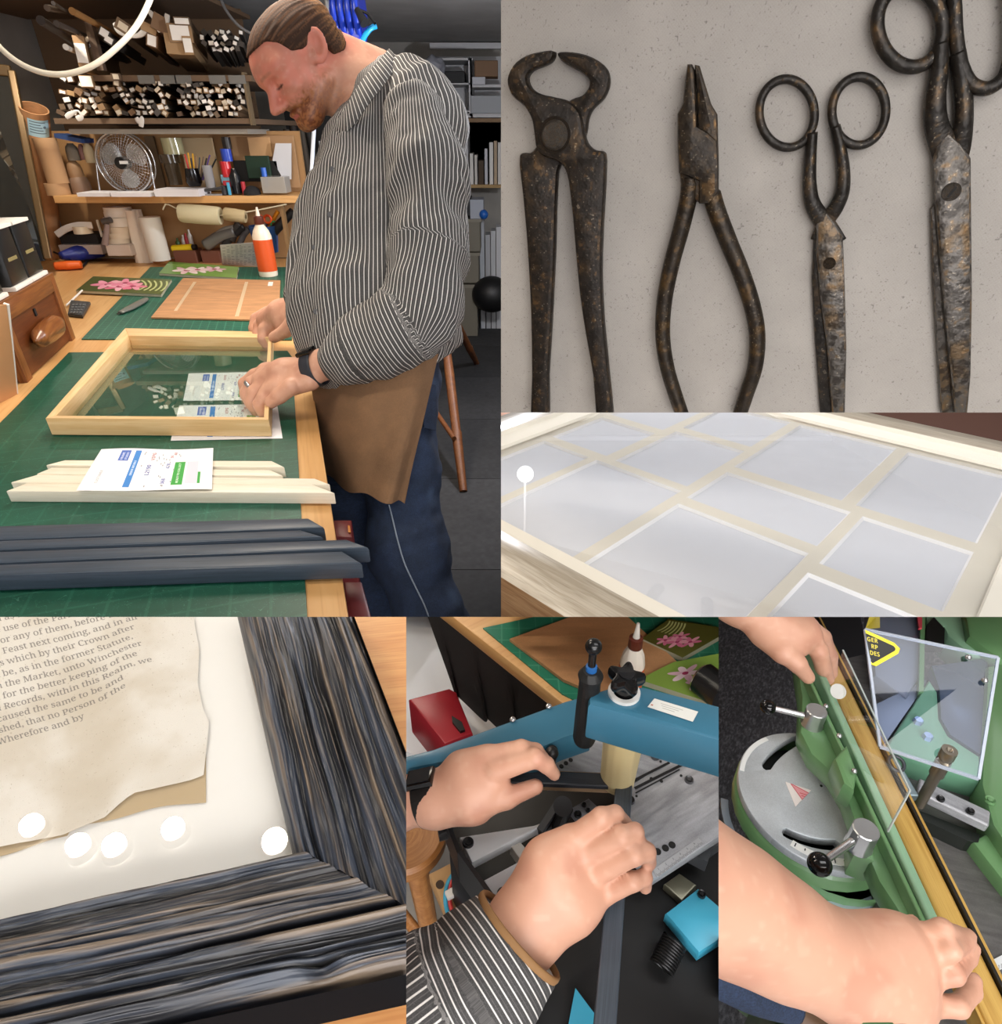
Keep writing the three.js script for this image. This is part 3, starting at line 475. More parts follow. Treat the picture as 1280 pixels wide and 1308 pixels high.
  // flower prints
  const orchid = (bg1, bg2, petals, stripes) => canvasTex(512, 256, (g, W, H) => {
    const gr = g.createLinearGradient(0, 0, W, H); gr.addColorStop(0, bg1); gr.addColorStop(1, bg2); g.fillStyle = gr; g.fillRect(0, 0, W, H);
    g.strokeStyle = '#c6cf8e'; g.lineWidth = 12; if (stripes) for (let i = 0; i < 5; i++) { g.beginPath(); g.moveTo(360 + i * 34, 50); g.quadraticCurveTo(420 + i * 26, 130, 330 + i * 40, 220); g.stroke(); }
    for (const [x, y, s, c1, c2] of petals) { for (let k = 0; k < 6; k++) { const a = k * 1.05 + x; g.fillStyle = k % 2 ? c1 : c2; g.beginPath(); g.ellipse(x + Math.cos(a) * s, y + Math.sin(a) * s * 0.6, s * 0.85, s * 0.4, a, 0, 7); g.fill(); } g.fillStyle = '#a8305c'; g.beginPath(); g.ellipse(x, y, s * 0.4, s * 0.28, 0, 0, 7); g.fill(); }
  });
  const pinkT = orchid('#3c4a1e', '#55662c', [[150, 120, 58, '#f3a4bc', '#e98aa8'], [230, 90, 50, '#f7bccb', '#e06e93'], [250, 160, 55, '#ee8fae', '#f6b8c8'], [310, 110, 48, '#f0a0b8', '#e77c9d']], true), palePinkT = orchid('#5e8a3a', '#87a757', [[170, 90, 56, '#f3dfe2', '#e9c3cf'], [240, 120, 50, '#efd2d8', '#f5e6e6'], [350, 160, 46, '#f1d7de', '#e6b9c8']], false);
  for (const [q, T, l] of [[[[119, 353], [219, 357], [206, 376], [97, 371]], pinkT, 'flat print of deep pink orchids beside the calculator'], [[[216, 334], [305, 341], [302, 355], [203, 349]], palePinkT, 'flat print of pale pink flowers on green']]) {
    const t = thing('flower_print', l, 'picture'); const [g, m] = printQuad(q, BH + 0.018, T, { rough: 0.35 });
    part(t, 'print', g, m); part(t, 'backing', flat(q, BH + 0.0175, BH + 0.006), M('#b9b39c', 0.7));
  }
  // glue bottle
  {
    const t = thing('glue_bottle', 'white glue bottle with an orange label and dark cap on the mat', 'bottle'), b = onY(343.5, 352, BH + 0.005), s = b.distanceTo(EYE) / FOCAL * 0.93;
    part(t, 'body', lathe([[0, 0], [10.5, 0], [11, 2], [11, 44], [9, 50], [4.6, 57], [4.6, 58], [0, 58]].map(([r, h]) => [r * s, h * s]), b), M('#efe2cd', 0.35));
    part(t, 'label', lathe([[11.2, 6], [11.2, 41]].map(([r, h]) => [r * s, h * s]), b), M('#d4551f', 0.45));
    part(t, 'cap', lathe([[5.4, 57], [5.8, 58], [5.4, 65], [2.6, 66]].map(([r, h]) => [r * s, h * s]), b), M('#5a2a1c', 0.4));
    part(t, 'nozzle', lathe([[2.6, 65.5], [1.2, 75], [0, 75]].map(([r, h]) => [r * s, h * s]), b), M('#e8dccb', 0.4));
  }
  // glazed frame
  {
    const t = thing('picture_frame', 'empty pale wooden frame with glass held flat on the green mat', 'frame'), h1 = BH + 0.052, h0 = BH + 0.007;
    const out = [[58, 534], [343, 536], [347, 424], [160, 419]], inn = [[72, 530.5], [337, 532.5], [342.5, 431], [164, 428.5]];
    for (let k = 0; k < 4; k++) { const m = (k + 1) % 4; part(t, 'rail', flat([out[k], out[m], inn[m], inn[k]], h1, h0, { bevel: 0.002, grain: onY(...out[m], BH).sub(onY(...out[k], BH)) }), frameM); }
    part(t, 'glass', flat(inn, h0 + 0.012, h0 + 0.0115), glassM({ color: col('#f6faf8') }));
  }
  // job tickets
  const ticketT = canvasTex(760, 380, (g, W, H) => {
    g.fillStyle = '#f1f1f6'; g.fillRect(0, 0, W, H);
    const vt = (s, x, y, f, c) => { g.save(); g.translate(x, y); g.rotate(-Math.PI / 2); g.font = f; g.fillStyle = c; g.fillText(s, 0, 0); g.restore(); };
    g.fillStyle = '#4a6cc0'; g.fillRect(150, 20, 64, 100); vt('FRAME', 178, 112, 'bold 22px sans-serif', '#dfe6fa'); vt('STUDIO', 204, 112, 'bold 20px sans-serif', '#dfe6fa');
    vt('CUSTOMER', 92, 320, '22px sans-serif', '#8a8a92');
    g.fillStyle = '#3f86d2'; g.fillRect(244, 20, 38, 330); vt('ORDER DETAILS', 270, 250, 'bold 18px sans-serif', '#eef4ff');
    vt('L2190', 372, 250, 'bold 36px sans-serif', '#3d4fa0'); vt('VIPG', 382, 110, 'bold 32px sans-serif', '#a9656c');
    vt('368', 480, 330, 'bold 30px sans-serif', '#4656a8'); vt('478', 490, 190, 'bold 30px sans-serif', '#4656a8'); vt('36', 500, 90, 'bold 26px sans-serif', '#a9656c'); vt('48', 520, 60, 'bold 26px sans-serif', '#a9656c');
    g.fillStyle = '#41a648'; g.fillRect(520, 130, 66, 210); vt('READY TO COLLECT', 560, 325, 'bold 20px sans-serif', '#e6f6e6');
    g.fillStyle = '#d9dbe8'; g.fillRect(600, 130, 70, 200); g.fillStyle = '#41a648'; g.fillRect(672, 230, 16, 100);
    for (let i = 0; i < 26; i++) { g.fillStyle = '#9a9aa4'; g.fillRect(300 + hash(i, 3) * 250, 30 + hash(i, 5) * 310, 6, 14); }
  }); ticketT.flipY = false;
  for (const [q, h, l, c] of [[[[130, 575], [273, 574], [271, 626], [98, 628]], BH + 0.034, 'printed job ticket lying across the white mouldings', 0.004], [[[241, 477], [338, 475], [336, 511], [234, 512]], BH + 0.0055, 'added sheet standing in for the job ticket reflected in the frame glass', 0], [[[229, 518], [354, 516], [361, 560], [218, 563]], BH + 0.0055, 'job ticket sticking out from under the wooden frame', 0]]) {  // upper sheet stands in for the ticket reflection in the glass
    const [g, m] = printQuad(q, h, ticketT, { curl: c, th: 0.0003 }); solo('job_ticket', l, 'paper', g, m);
  }
  // loose moulding lengths
  const stick = (name, label, q, h1, mat, group, bev = 0.002) => { const m = solo(name, label, 'moulding', flat(q, h1, BH + 0.005, { bevel: bev, grain: onY(...q[1], BH).sub(onY(...q[0], BH)) }), mat, group); return m; };
  const creamT = woodTex('#f3ecdc', '#ece3cf', '#d8cab0', 0.5, 0.2, 0.4, 6), creamM = M('#ffffff', 0.5, { map: creamT }), slateT = woodTex('#434f5e', '#3a4552', '#2a323d', 0.4, 0.15, 1, 7), slateM = M('#ffffff', 0.4, { map: slateT });
  const wl = ['white mitred moulding length, front one of four under the ticket', 'white mitred moulding length, second of four under the ticket', 'white mitred moulding length, third of four under the ticket', 'white mitred moulding length, rear one of four under the ticket'];
  [[[8, 627], [427, 629.5], [398, 618], [34, 617]], [[14, 616], [421, 618.5], [402, 611], [48, 606]], [[47, 605], [361, 607.5], [345, 600], [66, 597]], [[59, 594], [363, 596.5], [347, 588.5], [83, 587.5]]].forEach((q, i) => stick('white_moulding', wl[i], q, BH + 0.031, creamM, 'white mitred mouldings'));
  const dl = ['slate blue mitred moulding, front one of four on the mat', 'slate blue mitred moulding, second of four on the mat', 'slate blue mitred moulding, third of four on the mat', 'slate blue mitred moulding, rear one of four on the mat'];
  [[[-120, 739], [462, 719], [437, 703], [-120, 725]], [[-120, 724], [471, 699], [443, 688], [-120, 708]], [[-120, 707], [412, 685], [384, 676], [-120, 694]], [[-120, 694], [414, 673], [394, 661], [-120, 674]]].forEach((q, i) => stick('slate_moulding', dl[i], q, BH + 0.038, slateM, 'slate blue mitred mouldings', 0.005));
  // knife, calculator, pen
  const kn = thing('utility_knife', 'grey folding knife lying on the green mat', 'knife');
  part(kn, 'handle', sweep([[154, 399], [165, 394], [178, 387], [187, 382]].map(([x, y]) => onY(x, y, BH + 0.014)), [[0.012, 0.006], [0.02, 0.009], [0.02, 0.009], [0.012, 0.008]], V(0, 1, 0), 24, 12), M('#8b8c86', 0.35, { metalness: 0.5 }));
  part(kn, 'blade', bar(onY(151, 401, BH + 0.01), onY(157, 398, BH + 0.01), 0.014, 0.003), M('#2a2a2a', 0.4));
  const ca = thing('calculator', 'small dark grey pocket calculator beside the wooden drawer', 'calculator');
  part(ca, 'case', flat([[90, 383], [115, 385], [105, 402], [86, 400]], BH + 0.016, BH + 0.001, { bevel: 0.005 }), M('#36383b', 0.5));
  for (let i = 0; i < 4; i++) for (let j = 0; j < 4; j++) { const u = 0.1 + i * 0.21, v = 0.22 + j * 0.19, L = (a, b) => [lerp(lerp(91, 114, a), lerp(87, 105, a), b), lerp(384, 401, b)]; part(ca, 'key', flat([L(u, v), L(u + 0.15, v), L(u + 0.15, v + 0.12), L(u, v + 0.12)], BH + 0.0195, BH + 0.016), M('#5b5e62', 0.5)); }
  solo('pen', 'thin white pen leaning by the calculator', 'pen', rod(onY(85, 390, BH + 0.01), onY(105, 371, BH + 0.02), 0.004), whiteM);
}
{ // ── wooden drawer box, tape dispensers and things at the left ──
  const TL = [16, 407], TR = [85, 372], BR = [97, 432], BL = [36, 489];   // front of the drawer box in pixels
  const bl = onY(BL[0], BL[1], BH), br = onY(BR[0], BR[1], BH), hgt = 0.225, ax = br.clone().sub(bl), L = ax.length(); ax.normalize(); const bk = V(0, 1, 0).cross(ax).normalize().multiplyScalar(1); if (bk.x > 0) bk.negate();
  const woodD = woodTex('#8f5a2c', '#7a4620', '#532c12', 0.4, 0.2, 0.6, 2), wd = M('#ffffff', 0.4, { map: woodD }), woodD2 = M('#c8b09c', 0.45, { map: woodD });
  const t = thing('drawer_box', 'brown wooden drawer box with a large carved pull', 'drawer'), D = 0.34;
  const up = (p, h) => p.clone().setY(BH + h), X = (s, h, d) => up(bl.clone().addScaledVector(ax, s).addScaledVector(bk, d), h);
  const fr = new Frame(X(0, 0, 0), ax, V(0, 1, 0)), inw = fr.n.dot(bk) > 0 ? 1 : -1;
  const S = (pts, a, b, o) => slab(fr, pts, Math.min(a * inw, b * inw), Math.max(a * inw, b * inw), o);
  part(t, 'carcass', S([[0.004, 0.004], [L - 0.004, 0.004], [L - 0.004, hgt - 0.004], [0.004, hgt - 0.004]], 0.02, D, { grain: ax }), woodD2);
  for (const p of [[[0, 0], [0.045, 0], [0.045, hgt], [0, hgt]], [[L - 0.04, 0], [L, 0], [L, hgt], [L - 0.04, hgt]]]) part(t, 'stile', S(p, 0, 0.025, { bevel: 0.003, grain: V(0, 1, 0) }), wd);
  part(t, 'top_rail', S([[0.045, hgt - 0.05], [L - 0.04, hgt - 0.05], [L - 0.04, hgt], [0.045, hgt]], 0, 0.025, { bevel: 0.003, grain: ax }), wd);
  part(t, 'top', S([[0, hgt], [L, hgt], [L, hgt + 0.006], [0, hgt + 0.006]], 0, D, { grain: ax }), wd);
  const dr = part(t, 'drawer', S([[0.045, 0.004], [L - 0.04, 0.004], [L - 0.04, hgt - 0.05], [0.045, hgt - 0.05]], 0.008, 0.02, { grain: ax }), woodD2);
  part(dr, 'pull', sweep([0.2, 0.27, 0.4, 0.55, 0.66].map((s) => X(s * L * 1.1, hgt * 0.42, -0.018)), [[0.006, 0.006], [0.024, 0.03], [0.03, 0.036], [0.03, 0.036], [0.012, 0.016]], V(0, 1, 0), 30, 14), M('#ffffff', 0.3, { map: woodD, clearcoat: 0.5 }));
  part(dr, 'keyhole', bar(X(L * 0.5, hgt * 0.63, 0.006), X(L * 0.5, hgt * 0.73, 0.006), 0.006, 0.012, ax), darkM);
  // tape dispensers on the box
  const labs = ['black tape dispenser at the front of the wooden box', 'black tape dispenser in the middle of the wooden box', 'black tape dispenser at the back of the wooden box'];
  [[0.02, 0.2], [0.36, 0.28], [0.66, 0.28]].forEach(([s, wdt], i) => {
    const d = thing('tape_dispenser', labs[i], 'dispenser', 'tape dispensers'), h0 = hgt + 0.007, a = s * L, b = (s + wdt) * L;
    part(d, 'base', S([[a - 0.004, h0], [b + 0.004, h0], [b + 0.004, h0 + 0.012], [a - 0.004, h0 + 0.012]], 0.005, 0.25, { bevel: 0.003 }), whiteM);
    part(d, 'body', S([[a, h0 + 0.012], [b, h0 + 0.012], [b - 0.006, h0 + 0.17], [a + 0.006, h0 + 0.17]], 0.012, 0.13, { bevel: 0.008 }), M('#121314', 0.35));
    part(d, 'emblem', S([[lerp(a, b, 0.25), h0 + 0.08], [lerp(a, b, 0.75), h0 + 0.08], [lerp(a, b, 0.75), h0 + 0.09], [lerp(a, b, 0.25), h0 + 0.09]], 0.0108, 0.0118), M('#8d8258', 0.4));
    part(d, 'cutter', S([[a, h0 + 0.17], [b, h0 + 0.17], [b, h0 + 0.18], [a, h0 + 0.18]], 0.006, 0.10, { bevel: 0.002 }), whiteM);
    const c = X((a + b) / 2, h0 + 0.165, 0.19), pr = [[0.048, -0.024], [0.088, -0.024], [0.088, 0.024], [0.048, 0.024], [0.048, -0.024]];
    part(d, 'tape_roll', lathe(pr, c, ax, 36), M('#d8d5cf', 0.5));
  });
  // framed mirror leaning, kraft tubes
  const m = thing('mirror', 'gilt framed mirror leaning against the white wall', 'mirror');
  const g1 = at(-30, 86, 3.1), g2 = at(15, 91, 3.15), g3 = at(62, 332, 3.3), g4 = at(-10, 345, 3.1), gold = M('#6b5538', 0.35, { metalness: 0.5 });
  part(m, 'top_rail', bar(g1, g2, 0.05, 0.035, V(0, 0, 1), 0.008), gold);
  part(m, 'side_rail', bar(g2, g3, 0.035, 0.042, V(0.5, 0, 1), 0.008), gold);
  part(m, 'mirror_glass', quad(g1, g2, g3, g4), metal('#6d6f6c', 0.03));
  const tubeM = M('#ffffff', 0.75, { map: kraft }), blueLab = canvasTex(128, 128, (g) => { g.fillStyle = '#a9cfe0'; g.fillRect(0, 0, 128, 128); g.fillStyle = '#5d7384'; for (let i = 0; i < 5; i++) g.fillRect(10, 14 + i * 20, 60 + hash(i, 1) * 40, 7); g.beginPath(); g.arc(96, 52, 10, 0, 7); g.fill(); });
  for (const [a, b, r, l] of [[at(43, 138, 3.2), onY(64, 330, BH + 0.002), 15.5, 'tall brown cardboard tube with a blue label beside the mirror'], [at(8, 142, 3.2), onY(37, 343, BH + 0.002), 12, 'brown cardboard tube half hidden behind the mirror rail']]) {
    const k = thing('cardboard_tube', l, 'tube'), R = r * 3.4 / FOCAL, axd = a.clone().sub(b).normalize(), len = a.distanceTo(b);
    part(k, 'tube', lathe([[0, 0], [R, 0], [R, len], [R * 0.9, len], [R * 0.9, len - 0.1], [0, len - 0.1]], b, axd), tubeM);
    const g = new THREE.CylinderGeometry(R * 1.01, R * 1.01, 0.085, 12, 1, true, 0.0, 1.5); g.applyQuaternion(new THREE.Quaternion().setFromUnitVectors(V(0, 1, 0), axd)); const c = b.clone().addScaledVector(axd, len - 0.07); g.translate(c.x, c.y, c.z); part(k, 'label', g, new THREE.MeshPhysicalMaterial({ map: blueLab, roughness: 0.6, side: THREE.DoubleSide }));
  }
  const cb = thing('cardboard_sheet', 'cardboard panel with a white edge leaning left of the drawer box', 'cardboard'), k1 = onY(20, 503, BH), k2 = at(8, 388, 1.62), k3 = at(-60, 398, 1.6), k4 = onY(-60, 545, BH);
  part(cb, 'panel', uvBox(sheet((u, v) => k1.clone().lerp(k4, u).lerp(k2.clone().lerp(k3, u), v), 4, 4, 0.006)), M('#c9986a', 0.8));
  part(cb, 'white_edge', bar(k2, k1, 0.006, 0.012, V(1, 0, 0)), whiteM);
  const tm = thing('tape_measure', 'yellow and black tape measure behind the dispensers', 'tape measure');
  part(tm, 'case', box(onY(34, 336, BH).setY(BH + 0.06), 0.1, 0.12, 0.08, 0.012), M('#d9a51a', 0.4)); part(tm, 'band', box(onY(36, 336, BH).setY(BH + 0.085), 0.105, 0.03, 0.085, 0.006), blackM);
  solo('wooden_block', 'small tan block beside the yellow tape measure', 'block', box(onY(38, 348, BH).setY(BH + 0.04), 0.08, 0.08, 0.06, 0.004), M('#a9743f', 0.6));
}
{ // ── shelving over the bench ──
  const ZB = onY(373.5, 330, BH).z, ZS = ZB + 0.30;
  const sw = thing('wall_shelf', 'wooden shelf with a tan back panel over the bench end', 'shelf');
  const a = onZ(67, 250, ZS), b = onZ(383, 250, ZS), sh = a.y;
  part(sw, 'board', box(V((a.x + b.x) / 2, sh - 0.018, ZB + 0.14), b.x - a.x, 0.036, 0.32, 0.003), M('#ffffff', 0.5, { map: benchT }));
  const pb = onZ(66, 250, ZB - 0.02), pe = onZ(372, 100, ZB - 0.02);
  part(sw, 'back_panel', box(V((pb.x + pe.x) / 2, BH + 0.33, ZB - 0.03), pe.x - pb.x, 0.66, 0.02), M('#b08658', 0.8));
  part(sw, 'post', boxPx(356, 257, 372, 332, ZS - 0.02, 0.04), M('#8a6a45', 0.6));
  const TH = onZ(200, 168, ZS).y;
  part(sw, 'board', box(V(onZ(200, 168, ZS).x, TH, ZB + 0.1), mPx(225, ZS), 0.022, 0.36), M('#9c958a', 0.6));
  // rack of mouldings
  const RK = thing('storage_rack', 'dark rack holding stacks of long moulding lengths', 'rack');
  const zr = ZS + 0.05;
  const rl = (x0, x1, y, d = 0.9) => { const p = onZ(x0, y, zr), q = onZ(x1, y, zr); return box(V((p.x + q.x) / 2, p.y - 0.012, zr - d / 2), q.x - p.x, 0.024, d); };
  part(RK, 'shelf', rl(68, 318, 151), M('#6a5542', 0.85)); part(RK, 'shelf', rl(105, 320, 96), M('#6a5542', 0.85));
  part(RK, 'post', boxPx(311, 92, 320, 160, zr + 0.005, 0.05), M('#6b5a42', 0.7)); part(RK, 'post', boxPx(116, 28, 124, 90, zr + 0.003, 0.03), M('#5c4a3c', 0.8));
  for (const x of [175, 203, 222, 266, 291]) part(RK, 'plate', boxPx(x, 96, x + 23, 107, zr + 0.006, 0.01), M('#6d6c69', 0.6));
  { const l = onZ(64, 100, ZB - 0.75).x, rx = onZ(322, 100, ZB - 0.75).x; part(RK, 'back_panel', box(V((l + rx) / 2, 1.78, ZB - 0.75), rx - l, 0.82, 0.02), M('#7a6048', 0.9)); part(RK, 'added_roof', box(V((l + rx) / 2, 2.15, ZB - 0.3), rx - l + 0.1, 0.02, 0.9), M('#7a6048', 0.9)); };  // roof added out of view, with backing, to keep the rack interior dark
  // moulding lengths, each with a white end tag
  const tones = ['#5d4836', '#7a5d42', '#8f7150', '#3a332d', '#6a5540', '#a0805a', '#4b4440'].map((c) => M(c, 0.7)), tagM = M('#e9e4dc', 0.6), tagM2 = M('#cdbfa8', 0.6);
  const len = 0.85, dir2 = AXIS;
  const stock = (cx, cy, w, h, rot, label, group, z = zr, tone, slopeY = 0, L2 = len) => {
    const p = onZ(cx, cy, z), W = mPx(w, z), H = mPx(h, z), g = new THREE.Group();
    const t = thing('moulding_length', label, 'moulding', group);
    const d = V(dir2.x + rr(-0.02, 0.02), slopeY, dir2.z).normalize(), up = V(Math.sin(rot), Math.cos(rot), 0);
    part(t, 'stick', bar(p, p.clone().addScaledVector(d, L2), W, H, up), tone ?? tones[(rnd() * 7) | 0]);
    if (rnd() < 0.72) part(t, 'tag', bar(p.clone().addScaledVector(d, -0.004), p, W * rr(0.6, 0.95), H * rr(0.55, 0.9), up), rnd() < 0.75 ? tagM : tagM2);
  };
  const fill = (x0, y0, x1, y1, s, label, group, keep = 0.8, o = {}) => {
    for (let y = y1; y > y0; y -= s) for (let x = x0 + (((y1 - y) / s) % 2) * s * 0.5; x < x1; x += s * 1.08) { if (rnd() > keep) continue; stock(x + rr(-1.2, 1.2), y - s / 2 + rr(-1, 1), s * rr(0.7, 1.0), s * rr(0.5, 0.9), rr(-0.7, 0.7), label, group, zr + rr(-0.08, 0.02), o.tone); }
  };
  fill(76, 102, 106, 148, 8.5, 'moulding end in the narrow stack against the white wall', 'mouldings by the wall', 0.6);
  fill(108, 108, 134, 148, 8, 'tan moulding end in the tight stack left of centre', 'tan stack of mouldings', 0.95, { tone: tones[2] });
  fill(136, 106, 216, 148, 7.6, 'white tagged moulding end in the wide lower rack bay', 'mouldings in the wide bay', 0.82);
  fill(230, 108, 312, 149, 7.4, 'white tagged moulding end in the right lower rack bay', 'mouldings in the right bay', 0.8);
  fill(258, 44, 308, 66, 7, 'white tagged moulding end on the top tier beneath the sloping cable', 'mouldings on the top tier', 0.85, { tone: tones[3] });
  fill(100, 45, 116, 60, 7, 'small moulding end beside the upright rack post', 'mouldings by the post', 0.8);
  for (const [x, y, w, h, r, c, l] of [[230, 42, 26, 18, 0, 2, 'big tan boxed moulding on the upper tier'], [224, 56, 22, 20, 0.05, 5, 'open tan moulding box with a white strip on the upper tier'], [240, 58, 10, 18, 0, 5, 'narrow tan moulding box on the upper tier'], [232, 27, 17, 8, 0, 4, 'brown moulding lying on top of the big tan box'], [205, 30, 18, 16, 0.5, 1, 'moulding wrapped in white plastic on the upper tier'], [190, 36, 16, 9, 0.4, 5, 'tan moulding with a white tag beside the plastic wrap'], [194, 52, 12, 12, 0.3, 1, 'pale ended moulding hanging low on the upper tier'], [157, 34, 16, 12, 0.6, 4, 'moulding in a curled white wrapper'], [133, 42, 11, 9, 0.6, 3, 'white tagged moulding right of the rack post'], [139, 51, 10, 9, 0.6, 3, 'crumpled white ended moulding right of the rack post'], [104, 68, 12, 34, 0.05, 2, 'tall shaped tan moulding left of the rack post'], [148, 98, 10, 7, 0, 0, 'wide brown plank end between the two tiers'], [110, 104, 14, 12, 0, 5, 'orange brown moulding block at the stack top']]) stock(x, y, w, h, r, l, undefined, zr + 0.04, tones[c], -0.02, 0.8);
  for (const [x, y, x2, y2, r, c, l] of [[52, 26, 100, 58, 4.5, '#332b28', 'dark round pole sticking out toward the wall'], [60, 10, 92, 16, 3, '#57493d', 'thin brown pole under the ceiling'], [92, 14, 150, 45, 3.5, '#9a6f3e', 'bent tan pole on top of the heap'], [72, 30, 120, 50, 3, '#4a413b', 'dark pole with a white tag'], [68, 4, 90, 18, 2, '#6b6660', 'thin grey pole in the corner under the ceiling'], [84, 60, 96, 66, 3, '#cfcac2', 'loose white clip on the heap']]) solo('pole', l, 'pole', rod(onZ(x, y, zr + 0.25), onZ(x2, y2, zr - 0.25), mPx(r, zr), mPx(r * 0.8, zr)), M(c, 0.7));
  // wrap pieces
  for (const [pts, l] of [[[[146, 29], [152, 40], [162, 46], [178, 45], [188, 36]], 'curled white plastic wrapper on the upper tier'], [[[190, 14], [198, 24], [203, 40], [212, 30], [214, 18]], 'torn white plastic wrap around a boxed moulding'], [[[84, 150], [90, 146], [100, 142], [104, 149], [98, 152]], 'crumpled white plastic at the rack edge'], [[[174, 150], [178, 156], [181, 150], [180, 162]], 'white plastic shred hanging from the rack edge']]) { const p = pts.map(([x, y]) => onZ(x, y, zr + 0.03)); solo('plastic_wrap', l, 'plastic', sweep(p, (k) => [0.009 + 0.004 * Math.sin(k * 9), 0.003], V(0, 0, 1), 30, 8), M('#d9d6d2', 0.35)); }
  // ── things on the shelf ──
  const y0 = 249, zf = ZS - 0.06;
  const fan = thing('desk_fan', 'chrome desk fan with three blades and a black hub', 'fan'), fc = onZ(158, 208, zf), R = mPx(34, zf);
  const ringAt = (c, r, th, n = 40) => { const p = []; for (let i = 0; i < n; i++) { const q = i / n * Math.PI * 2; p.push(c.clone().add(V(Math.cos(q) * r, Math.sin(q) * r, 0))); } return new THREE.TubeGeometry(new THREE.CatmullRomCurve3(p, true), n, th, 5, true); };
  part(fan, 'rim', merge([ringAt(fc, R, 0.006, 48), ringAt(fc.clone().add(V(0, 0, -0.05)), R, 0.006, 48)]), chromeM);
  const gr = []; for (let i = 1; i < 8; i++) gr.push(ringAt(fc.clone().add(V(0, 0, 0.025 * (1 - (i / 8) ** 2))), R * (0.3 + 0.7 * i / 8), 0.0011)); for (let i = 0; i < 48; i++) { const q = i / 48 * Math.PI * 2, e = V(Math.cos(q), Math.sin(q), 0); gr.push(new THREE.TubeGeometry(new THREE.CatmullRomCurve3([fc.clone().addScaledVector(e, R * 0.2).add(V(0, 0, 0.028)), fc.clone().addScaledVector(e, R * 0.7).add(V(0, 0, 0.02)), fc.clone().addScaledVector(e, R)]), 6, 0.0011, 4)); }
  part(fan, 'grille', merge(gr), chromeM);
  for (let k = 0; k < 3; k++) { const q0 = [0.5, 2.6, 4.75][k]; part(fan, 'blade', sheet((u, v) => { const q = q0 + (u - 0.5) * 1.25 * (0.6 + 0.5 * Math.sin(v * 2.6)), r = R * (0.16 + 0.7 * v * (1 - 0.18 * (2 * u - 1) ** 2)); return fc.clone().add(V(Math.cos(q) * r, Math.sin(q) * r, -0.02 + (u - 0.5) * 0.02)); }, 10, 8, 0.002), metal('#c9cac8', 0.4)); }
  const hub = part(fan, 'hub', lathe([[0, 0.02], [R * 0.2, 0.02], [R * 0.22, 0], [R * 0.22, -0.04], [0, -0.04]], fc.clone().add(V(0, 0, 0.018)), V(0, 0, 1)), M('#0c0c0d', 0.35));
  part(hub, 'emblem', boxPx(152, 205.5, 164, 209.5, zf + 0.04, 0.001), M('#c9c9c9', 0.5));
  const e1 = onZ(123, 208, zf - 0.02), e2 = onZ(192.5, 208, zf - 0.02), f1 = onZ(127, 246, zf), f2 = onZ(198, 246, zf);
  part(fan, 'stand', merge([tube([e1, e1.clone().lerp(f1, 0.5), f1, V(f1.x, sh + 0.008, ZS - 0.02)], 0.005, 20, 6), tube([e2, e2.clone().lerp(f2, 0.5), f2, V(f2.x, sh + 0.008, ZS - 0.02)], 0.005, 20, 6), rod(V(f1.x, sh + 0.006, zf - 0.05), V(f2.x, sh + 0.006, zf - 0.05), 0.005)]), chromeM);
  const B = (name, label, cat, r, m, d = 0.1, z = zf, rad = 0.003) => solo(name, label, cat, boxPx(...r, z, d, rad), m);
  const Cy = (name, label, cat, cx, t0, t1, r, m, z = zf, prof) => solo(name, label, cat, cylPx(cx, t0, t1, r, z, prof), m);
  // cardboard tubs
  Cy('cardboard_tub', 'tall brown cardboard tub at the shelf end', 'tub', 75, 176, 234, 12.5, boxM, zf, [[0, 0], [1, 0], [1, 0.74], [1.06, 0.76], [1.06, 1], [0, 1]]);
  Cy('cardboard_tub', 'low brown cardboard tub under the tall one', 'tub', 76, 234, y0, 14, boxM);
    for (const [x0, t, x1, b, l, c] of [[88, 183, 104, 205, 'clear jar behind the folded brown bag', '#6e675c'], [90, 205, 108, 228, 'folded brown paper bag on the shelf', '#8b6b4c'], [94, 222, 119, y0, 'crumpled brown bag beside the fan', '#7d6350'], [111, 183, 124, 208, 'cream bottle behind the fan stand', '#b9a988'], [104, 184, 112, 204, 'reddish bottle left of the fan', '#7a5550']]) Cy('container', l, 'container', (x0 + x1) / 2, t, b, (x1 - x0) / 2, M(c, 0.6), zf - 0.07, [[0, 0], [0.95, 0], [1, 0.1], [0.96, 0.55], [0.8, 0.8], [0.5, 0.94], [0.45, 1], [0, 1]]);
  solo('blue_tray', 'dark blue folded tray on top of the jars', 'tray', bar(onZ(78, 173, zf - 0.05), onZ(112, 180, zf - 0.05), 0.12, 0.02), M('#27406f', 0.5));
  B('cardboard_sheet', 'brown cardboard panel behind the fan', 'cardboard', [183, 174, 213, 246], M('#6f5a42', 0.85), 0.02, ZB + 0.05);
  B('cardboard_sheet', 'tan board standing behind the pens', 'cardboard', [228, 176, 284, 244], M('#b8a07c', 0.85), 0.015, ZB + 0.06);
  B('cardboard_sheet', 'torn brown cardboard behind the green folder', 'cardboard', [292, 173, 384, 240], M('#ab8660', 0.85), 0.015, ZB + 0.05);
  B('cardboard_sheet', 'small tan cardboard flap over the green folder', 'cardboard', [315, 175, 348, 200], M('#c0986c', 0.85), 0.012, ZB + 0.09);
  Cy('glass_jar', 'clear glass jar with a pale lid upside down on the shelf', 'jar', 223, 176, 197, 12.5, M('#b9b691', 0.15, { transmission: 0.4, thickness: 0 }), zf - 0.05);
  Cy('vase', 'dark brown smoked glass jar under the clear jar', 'vase', 225, 197, 236, 11, M('#3f3426', 0.15), zf - 0.05, [[0, 0], [0.75, 0], [0.85, 0.7], [1.1, 0.72], [1.1, 1], [0, 1]]);
